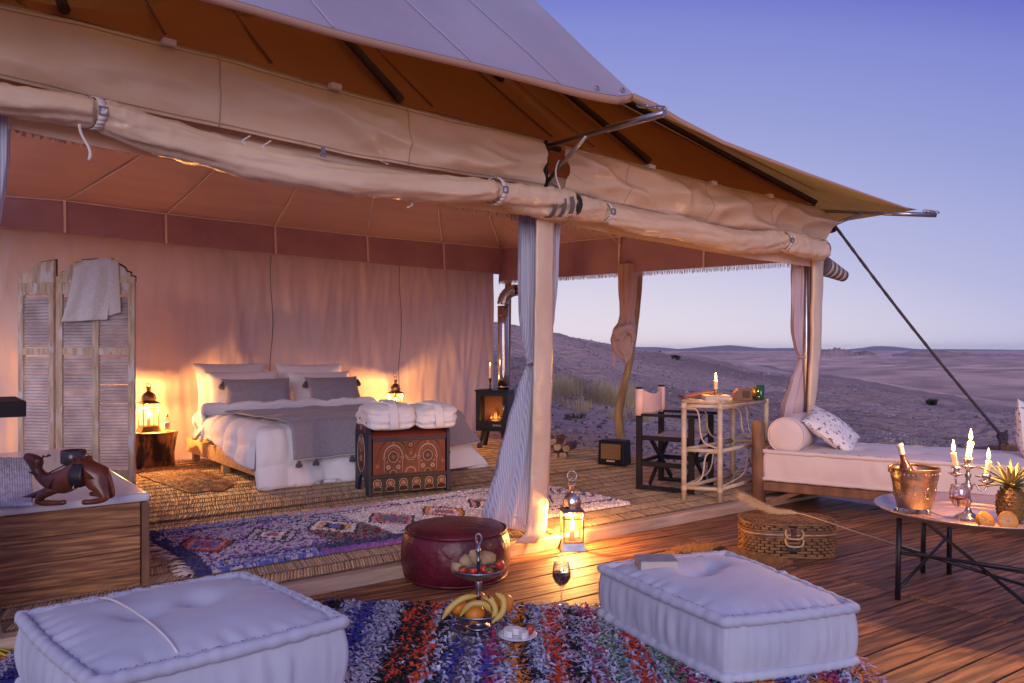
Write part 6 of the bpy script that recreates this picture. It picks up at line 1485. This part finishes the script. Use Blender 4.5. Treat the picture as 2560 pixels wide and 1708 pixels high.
# cheese plate
cpz = at(1294, 1592, ZR); pl2 = thing('plate', 'small white plate on the rag rug by the fruit stand', 'plate', cpz, CROT)
MB().lathe([(0, 0), (.05, 0), (.055, .003), (.083, .010), (.085, .012), (.082, .013), (.055, .007), (0, .006)], 40).build('dish', mPlate, pl2)
def wedge(t, a0, a1, dx, dy):
    m = MB(); n = 10; arc = [(.043 * math.cos(lerp(a0, a1, k / n)) + dx, .043 * math.sin(lerp(a0, a1, k / n)) + dy) for k in range(n + 1)]; m.poly([(dx, dy)] + arc, .007, .034); m.build('rind', mCheese, t, bevel=.003)
chz = thing('soft_cheese', 'round white soft cheese missing a wedge on the plate', 'cheese', cpz + RT * -.02, CROT); wedge(chz, R(-20), R(265), 0, 0)
MB().box((.018, -.0045, .0205), (.036, .0012, .022), Euler((0, 0, R(-20)))).build('cut_face', mCheeseIn, chz)
chw = thing('cheese_wedge', 'cut wedge of white cheese beside the wheel on the plate', 'cheese', cpz + RT * .004 + FW * -.018, CROT); wedge(chw, R(-70), R(10), 0, 0)
berry('strawberry lying on the cheese plate', 0, 0, 0, 1.1, 2.0, base=cpz + RT * .055 + FW * .01 + Vector((0, 0, .030)))
# ---- wicker hamper
bp0 = W((1966 - CX) / FPX * 5.03, 5.03, ZD); bsk = thing('wicker_basket', 'lidded woven wicker picnic basket on the deck', 'basket', bp0, CROT + R(-6))
BWx, BWy, BH = .285, .185, .215
def bout(a, k=1.0): f = lambda t: math.copysign(abs(t) ** .62, t); return (BWx * k * f(math.cos(a)), BWy * k * f(math.sin(a)))
core = MB(); core.lathe([(1, .004), (1, BH - .01)], 60); core.v = [(*bout(math.atan2(y, x), .965), z) for x, y, z in core.v]; core.build('core', mWickerDark, bsk)
wv = MB(); ns = 54
for r_ in range(7):
    z = .012 + r_ * .0185 if r_ < 6 else 0
    if r_ == 6: continue
    for k in range(ns):
        if (k + r_) % 2: continue
        a0, a1 = 2 * math.pi * (k - .35) / ns, 2 * math.pi * (k + 1.35) / ns; ps = [bout(lerp(a0, a1, t), lerp(.97, 1.015, math.sin(math.pi * t))) for t in (0, .25, .5, .75, 1)]
        for (x0, y0), (x1, y1) in zip(ps, ps[1:]): wv.add([(x0, y0, z), (x1, y1, z), (x1, y1, z + .0145), (x0, y0, z + .0145)], [(0, 1, 2, 3)], None, True)
stuff(wv.build('side_weave', mWicker, bsk))
rm = MB()
for z, r_ in ((.006, .007), (.124, .006), (.136, .0065), (.150, .0065), (.162, .006), (BH - .012, .007)): rm.tube([(*bout(a, 1.005), z) for a in [k * math.pi / 40 for k in range(81)]], r_, 6, False, None, lambda i, a: 1 + .12 * math.sin(i * 2.6 + a))
rm.build('rim', mWicker, bsk); MB().tube([(*bout(a, 1.0), .143) for a in [k * math.pi / 40 for k in range(81)]], .005, 6, False).build('lining', mStrap, bsk)
lw_ = MB()
for r_ in range(2):
    z = .170 + r_ * .016
    for k in range(ns):
        if (k + r_) % 2: continue
        a0, a1 = 2 * math.pi * (k - .35) / ns, 2 * math.pi * (k + 1.35) / ns; ps = [bout(lerp(a0, a1, t), lerp(.96, 1.0, math.sin(math.pi * t))) for t in (0, .25, .5, .75, 1)]
        for (x0, y0), (x1, y1) in zip(ps, ps[1:]): lw_.add([(x0, y0, z), (x1, y1, z), (x1, y1, z + .013), (x0, y0, z + .013)], [(0, 1, 2, 3)], None, True)
for i in range(27):
    for j in range(17):
        x, y = -.27 + .0205 * i, -.17 + .0213 * j; a = math.atan2(y, x); ex, ey = bout(a, .96)
        if x * x + y * y > ex * ex + ey * ey: continue
        hz = BH - .014 + .022 * (1 - (x / .3) ** 2) * (1 - (y / .2) ** 2) ; o_ = (i + j) % 2
        dx, dy = (.017, .006) if o_ else (.006, .017)
        lw_.add([(x - dx, y - dy, hz - .002), (x + dx, y - dy, hz - .002), (x + dx, y + dy, hz - .002), (x - dx, y + dy, hz - .002), (x - dx * .4, y - dy * .4, hz + .005), (x + dx * .4, y + dy * .4, hz + .005)], [(0, 1, 5, 4), (1, 2, 5), (2, 3, 4, 5), (3, 0, 4)], None, False)
lid_ = stuff(lw_.build('lid_weave', mWicker, bsk))
lc_ = MB(); lc_.lathe([(1, BH - .02), (.97, BH - .008), (.5, BH + .002), (0, BH + .004)], 60); lc_.v = [(*(bout(math.atan2(y, x), .955 * math.hypot(x, y)) if math.hypot(x, y) > 1e-6 else (0, 0)), z) for x, y, z in lc_.v]; lc_.build('lid', mWickerDark, bsk)
for zz, dz in ((.158, -.030), (.112, -.030)):
    y = -BWy * 1.02; MB().tube(smoothpath([Vector((-.045, y, zz + .015)), Vector((-.052, y - .02, zz - .002)), Vector((-.035, y - .028, zz + dz)), Vector((.035, y - .028, zz + dz)), Vector((.052, y - .02, zz - .002)), Vector((.045, y, zz + .015))], 26), .0065, 7, True, None, lambda i, a: 1 + .15 * math.sin(i * 2.4)).build('handle', M('light_cane', (.60, .36, .15), .5), bsk)
MB().box((0, -BWy * 1.025, .150), (.034, .006, .075)).build('clasp', mLeather, bsk, bevel=.002)
MB().box((0, -BWy * 1.02, .065), (.085, .004, .045)).build('lock_plate', mBlackLeather, bsk); MB().tube([(.0 + .008 * math.cos(a), -BWy * 1.035, .068 + .008 * math.sin(a)) for a in [k * .6 for k in range(11)]], .002, 5).build('ring', mSteel, bsk)
# dried plume across the basket
pa, pb = atD(1872, 1250, 5.1), at(2300, 1378, ZD + .01); pm = thing('dried_plume', 'dried feathery grass plume laid across the wicker basket', 'plume', pa)
mid = W((2010 - CX) / FPX * 4.98, 4.98, ZD + BH + .025)
path = smoothpath([pa - pa, (W((1940 - CX) / FPX * 5.06, 5.06, ZD + BH + .032)) - pa, mid - pa, atD(2150, 1333, 4.75) - pa, pb - pa], 40)
MB().tube(path, [.0025 + .0015 * k / 40 for k in range(41)], 6).build('stem', M('plume_stalk', (.60, .45, .22), .7), pm)
hr = MB()
for i in range(3200):
    t = random.random() ** .9 * .46; k = min(39, int(t * 40)); p = path[k].lerp(path[k + 1], t * 40 - k); dr_ = (path[k] - path[k + 1]).normalized(); sd2 = Vector((random.gauss(0, 1), random.gauss(0, 1), random.gauss(0, .8))).normalized()
    l = random.uniform(.04, .11) * (1 - .6 * t); e = p + dr_ * l + sd2 * (.055 * (1 - t * 1.3)) * random.uniform(.3, 1.2); q = Vector((0, 0, .0008)); hr.add([p - q, p + q, e], [(0, 1, 2)], None, False); s3 = dr_.cross(Vector((0, 0, 1))) * .0014; hr.add([p - s3, p + s3, e], [(0, 1, 2)], None, False)
stuff(hr.build('feathers', mPlume, pm))
# ---- daybed
d0 = at(1896, 1270, ZD); d1 = at(2487, 1270, .10); dv = (d1 - d0); dv.z = 0; drz = ang(dv)
db = thing('daybed', 'rustic wooden daybed frame at the right with a tall left post', 'daybed', (d0.x, d0.y, ZD), drz); DL, DW_ = 2.15, .82
MB().tube([(0, 0, 0), (.005, 0, .3), (0, 0, .6), (.0, 0, .68), (0, 0, .705)], [.055, .055, .052, .050, .03], 10, True, None, lambda i, a: 1 + .05 * nz(a * 2, i)).build('post', mBrownWood, db)
MB().tube([(0, DW_, 0), (.005, DW_, .3), (0, DW_, .6)], .05, 10).build('post', mBrownWood, db)
for y in (0, DW_): MB().tube([(DL, y, 0), (DL, y, .45)], .05, 10).build('post', mBrownWood, db)
for y in (0.0, DW_): MB().box((DL / 2, y, .185), (DL, .05, .075)).build('rail', mBrownWood, db, bevel=.008)
for x in (.06, DL - .05): MB().box((x, DW_ / 2, .185), (.05, DW_ - .05, .07)).build('rail', mBrownWood, db, bevel=.008)
MB().bar((.03, .03, .03), (.36, .03, .175), .03, .035).build('brace', mBrownWood, db); MB().bar((.1, DW_ / 2, .03), (.45, .1, .15), .03, .035).build('brace', mBrownWood, db)
MB().box((DL / 2, DW_ / 2, .222), (DL - .02, DW_, .02)).build('slat_base', mBrownWood, db)
dmt = thing('daybed_mattress', 'thick blush mattress with rolled piped edges on the daybed', 'mattress', (d0.x, d0.y, ZD + .232), drz)
soft(dmt, [(.06, -.03), (DL, -.03), (DL, DW_ + .03), (.06, DW_ + .03)], 0, .24, mBlush, .035, tuple((.12 + .19 * k, .3 + .4 * (j), .030, .09) for k in range(5) for j in (0, 1)), .017, 8.0, 70, .02, sidepleat=.013)
bo = db.matrix_basis @ Vector((.215, .0, .232 + .215 + .145))
bls = thing('bolster', 'round blush bolster cushion at the left end of the daybed', 'cushion', bo, drz)
bm = MB(); bm.lathe([(0, -.012), (.08, -.010), (.125, .002), (.138, .012), (.145, .03), (.147, .3), (.145, .62), (.135, .645), (0, .655)], 40, mtx=Matrix.Rotation(-math.pi / 2, 4, 'X'), fn=lambda a, i: 1 + .012 * nz(math.cos(a) * 3, math.sin(a) * 3, i)); bm.build('cover', mBlush, bls)
MB().tube([(.140 * math.cos(a), .006, .140 * math.sin(a)) for a in [k * math.pi / 20 for k in range(41)]], .006, 6, False).build('piping', mBlush, bls)
def scat(label, lx, ly, lz, wd, ht, th, rot, seed):
    p = db.matrix_basis @ Vector((lx, ly, lz)); t = thing('scatter_cushion', label, 'cushion', p, drz); o = pillow_mesh(wd, ht, th, seed).build('cover', mFloral, t); o.rotation_euler = rot; return t
scat('white floral cushion leaning on the bolster', .50, .30, .232 + .215 + .185, .46, .44, .17, (R(-90 + 18), R(35), R(12)), 2)
scat('white floral cushion at the right end of the daybed', 1.86, .55, .232 + .215 + .21, .46, .44, .17, (R(-10), R(12), R(70)), 6)
# ---- tray table
tcx, tcz, TZ2 = 2.375, 4.09, .36
tt = thing('tray_table', 'round engraved metal tray on black folding legs', 'table', W(tcx, tcz, ZD), CROT); th_ = TZ2 - ZD
MB().lathe([(0, th_ - .004), (.36, th_ - .004), (.40, th_ + .004), (.455, th_ + .026), (.468, th_ + .030), (.47, th_ + .026), (.458, th_ + .018), (.40, th_ - .006), (.36, th_ - .013), (0, th_ - .013)], 72).build('tray', mTray, tt)
rings = MB()
for r_ in (.30, .33, .20): rings.tube([(r_ * math.cos(a), r_ * math.sin(a), th_ - .003) for a in [k * math.pi / 36 for k in range(73)]], .0025, 4, False)
rings.build('engraving', mTray, tt)
fA = at(2244, 1499, ZD); fB = at(2307, 1431, ZD)
fa, fb_ = Vector((*camloc(tt, (fA - CAM).dot(RT), (fA - CAM).dot(FW)), 0)), Vector((*camloc(tt, (fB - CAM).dot(RT), (fB - CAM).dot(FW)), 0))
ft = [fa, fb_, Vector((-fa.x, -fa.y - .1, 0)), Vector((-fb_.x + .02, -fb_.y + .02, 0)), Vector((.1, .42, 0)), Vector((.05, -.43, 0))]
for f in ft[:5]: MB().tube([f, Vector((f.x * .98, f.y * .98, th_ - .016))], .014, 8).build('leg', mBlackSteel, tt)
for i, j, z0, z1 in ((0, 3, .24, .25), (0, 2, .27, .02), (1, 3, .30, .05), (1, 2, .10, .11), (0, 4, .05, .22), (3, 2, .26, .05)): MB().tube([ft[i] + Vector((0, 0, z0)), ft[j] + Vector((0, 0, z1))], .009, 6).build('brace', mBlackSteel, tt)
tzt = TZ2 - .003
def ont(px, py): return at(px, py, tzt)
# ice bucket with bottle
ib = W((2286 - CX) / FPX * 4.16, 4.16, tzt); bk3 = thing('ice_bucket', 'embossed brass ice bucket standing on the tray', 'bucket', ib, CROT)
MB().lathe([(0, .022), (.080, .022), (.084, .026), (.090, .06), (.093, .064), (.094, .075), (.098, .08), (.104, .14), (.107, .15), (.109, .165), (.112, .17), (.114, .19), (.117, .215), (.122, .228), (.124, .231), (.120, .232), (.113, .215), (.105, .15), (.080, .03), (0, .028)], 64, fn=lambda a, i: 1 + (.012 * math.sin(a * 18) if i in (6, 7) else 0)).build('pail', mBucket, bk3)
em = MB()
for k in range(36):
    a = k * math.pi / 18
    em.ball((.1145 * math.cos(a), .1145 * math.sin(a), .203), (.004, .004, .008), 6, 4)
    if k % 4 == 0:
        for q in range(12): b_ = q * math.pi / 6; rr = .1000 + .004 * math.sin(b_) * .5; em.ball((rr * math.cos(a + .12 * math.cos(b_)), rr * math.sin(a + .12 * math.cos(b_)), .108 + .028 * math.sin(b_)), .0036, 5, 4)
em.build('embossing', mBucket, bk3)
for k in range(3): a = k * 2.1 - 1.2; MB().tube([(.075 * math.cos(a), .075 * math.sin(a), .026), (.085 * math.cos(a), .085 * math.sin(a), .012), (.09 * math.cos(a), .09 * math.sin(a), 0)], [.010, .009, .013], 8).build('foot', mBucket, bk3)
MB().tube([(-.128, 0, .215), (-.135, .0, .235), (-.05, .10, .238), (.06, .10, .232), (.128, .0, .228), (.122, -.005, .205)], .0045, 6).build('bail', mBrass, bk3)
for s in (-1, 1): MB().box((s * .126, 0, .215), (.014, .03, .022)).build('lug', mBrass, bk3, bevel=.003)
bq = ib + RT * .005 + Vector((0, 0, .035)); wbt = thing('wine_bottle', 'wine bottle leaning in the ice bucket', 'bottle', bq, CROT)
tl_ = (R(-4), R(-13), 0)
MB().lathe([(0, 0), (.034, 0), (.037, .006), (.037, .17), (.034, .195), (.020, .225), (.0145, .24), (.0135, .31), (.016, .312), (.016, .322), (0, .323)], 28).build('glass', mBottle, wbt, rot=tl_)
MB().lathe([(.0150, .268), (.0146, .27), (.0142, .308), (.0172, .310), (.0172, .325), (0, .326)], 20).build('foil', mLabelW, wbt, rot=tl_)
wineglass('wine_glass', 'half filled wine glass on the round tray', W((2398 - CX) / FPX * 3.84, 3.84, tzt), .98, mRose, .75)
# candelabra with three candles
cb = W((2420 - CX) / FPX * 3.98, 3.98, tzt); cnd = thing('candelabra', 'three armed silver candelabra on the round tray', 'candelabra', cb, CROT)
MB().lathe([(0, 0), (.062, 0), (.064, .005), (.055, .012), (.035, .022), (.018, .034), (.012, .05), (.010, .07), (.018, .085), (.012, .10), (.010, .135), (.020, .15), (.022, .165), (.012, .18), (.009, .2), (.016, .215), (.010, .228), (.008, .245), (.036, .262), (.038, .266), (.016, .264), (.017, .275), (.023, .295), (.021, .305), (.0, .302)], 28, fn=lambda a, i: 1 + (.05 * math.sin(a * 12) if 2 < i < 6 else 0)).build('stem', mSilver, cnd)
for s, zc_, yy in ((-1, .232, -.02), (1, .196, -.035)):
    x = s * .072
    MB().tube(smoothpath([Vector((s * .012, 0, .16)), Vector((s * .03, yy * .4, .175)), Vector((s * .042, yy * .7, .15)), Vector((s * .06, yy, .142)), Vector((x, yy, .165)), Vector((x, yy, zc_ - .02))], 20), .0055, 8).build('arm', mSilver, cnd)
    MB().lathe([(0, -.02), (.010, -.018), (.034, -.004), (.036, 0), (.014, -.002), (.013, .006), (.021, .022), (.019, .032), (0, .029)], 24, (x, yy, zc_)).build('cup', mSilver, cnd)
def oncb(x, y, z): return cnd.matrix_basis @ Vector((x, y, z))
candle('candle', 'lit centre candle of the silver candelabra', oncb(0, 0, .302), .0115, .085, 15, 'candles of the candelabra', (RT.x * .014, RT.y * .014), fl=1.5)
candle('candle', 'lit left candle of the silver candelabra', oncb(-.072, -.02, .262), .0110, .072, 12, 'candles of the candelabra', (RT.x * -.012, RT.y * -.012), fl=1.5)
candle('candle', 'lit right candle of the silver candelabra', oncb(.072, -.035, .226), .0110, .070, 12, 'candles of the candelabra', (RT.x * .01, RT.y * .01), fl=1.5)
# pineapple
pn0 = W((2528 - CX) / FPX * 3.93, 3.93, tzt); pna = thing('pineapple', 'pineapple with leafy crown at the right edge of the tray', 'pineapple', pn0, CROT)
MB().lathe([(0, .004), (.045, .004), (.058, .03), (.064, .075), (.060, .12), (.046, .155), (.02, .168), (0, .168)], 28).build('flesh', mPine1, pna)
ey = MB()
for r_ in range(9):
    z = .016 + r_ * .0175; rr = interp([(0, .05), (.03, .058), (.075, .064), (.12, .060), (.155, .046), (.17, .02)], z); n_ = 14 if r_ < 7 else 11
    for k in range(n_):
        a = 2 * math.pi * (k + .5 * (r_ % 2)) / n_; c_, s_ = math.cos(a), math.sin(a); w_ = rr * .22; h_ = .0115; o_ = rr + .008
        P_ = lambda t, dz, q: (q * c_ - t * s_, q * s_ + t * c_, z + dz)
        ey.add([P_(-w_, 0, rr), P_(0, -h_, rr), P_(w_, 0, rr), P_(0, h_, rr), P_(0, .002, o_)], [(0, 1, 4), (1, 2, 4), (2, 3, 4), (3, 0, 4)], None, False)
ey.build('eyes', mPine1, pna)
lfm = None
for k in range(34):
    a = k * 2.4; el2 = lerp(.25, 1.35, k / 33); L_ = lerp(.10, .15, math.sin(math.pi * k / 33)) * random.uniform(.85, 1.15)
    m = MB(); m.grid(lambda u, v: ((u - .5) * .024 * (1 - v) ** .7 * (1 + .5 * v), .006 * abs(u - .5) * 2 - .02 * v * v * 0, v) , 4, 7)
    vs = []
    for x, y, v in m.v:
        r2 = L_ * v * math.cos(el2) + .012 + .02 * v * v * math.cos(el2); zz = .160 + .02 * k / 33 + L_ * v * math.sin(el2) - .05 * v * v * (1 - el2 / 1.6) + y
        vs.append((r2 * math.cos(a) - x * math.sin(a), r2 * math.sin(a) + x * math.cos(a), zz))
    m.v = vs; m.build('leaf', mPineLeaf, pna, solid=.0015)
for lab, px, py, d, rot in (('left cut orange half on the tray', 2466, 1312, 3.78, (R(62), 0, R(18))), ('right cut orange half on the tray', 2520, 1316, 3.76, (R(75), 0, R(-12)))):
    p = W((px - CX) / FPX * d, d, tzt + .034); t = thing('orange_half', lab, 'orange', p, CROT, 'orange halves on the tray')
    m = MB(); m.lathe([(0, -.046), (.02, -.042), (.038, -.025), (.046, 0), (.044, .001)], 28); o = m.build('peel', mOrange, t); o.rotation_euler = rot
    m = MB(); m.lathe([(.0435, .0005), (.040, .002), (0, .0025)], 28); q = m.build('flesh', mFlesh, t); q.rotation_euler = rot
    m = MB()
    for k in range(9): a = k * .7; m.tube([(0, 0, .003), (.038 * math.cos(a), .038 * math.sin(a), .0025)], .0008, 3)
    q = m.build('membrane', mPaintCream, t); q.rotation_euler = rot

# ================================================================== haze of the desert air
mh = bpy.data.materials.new('desert_haze'); mh.use_nodes = True; hn = mh.node_tree; hn.nodes.clear()
hv = hn.nodes.new('ShaderNodeVolumePrincipled'); ho = hn.nodes.new('ShaderNodeOutputMaterial'); hn.links.new(hv.outputs[0], ho.inputs['Volume'])
hv.inputs['Color'].default_value = (.92, .93, 1.0, 1); hv.inputs['Density'].default_value = 4.5e-5
for k_ in ('Density Attribute', 'Temperature Attribute', 'Color Attribute'): hv.inputs[k_].default_value = ''
mh.cycles.homogeneous_volume = True; hv.inputs['Anisotropy'].default_value = .2
m = MB(); m.box((ORG.x, ORG.y, 15), (26000, 26000, 110)); stuff(m.build('haze', mh))
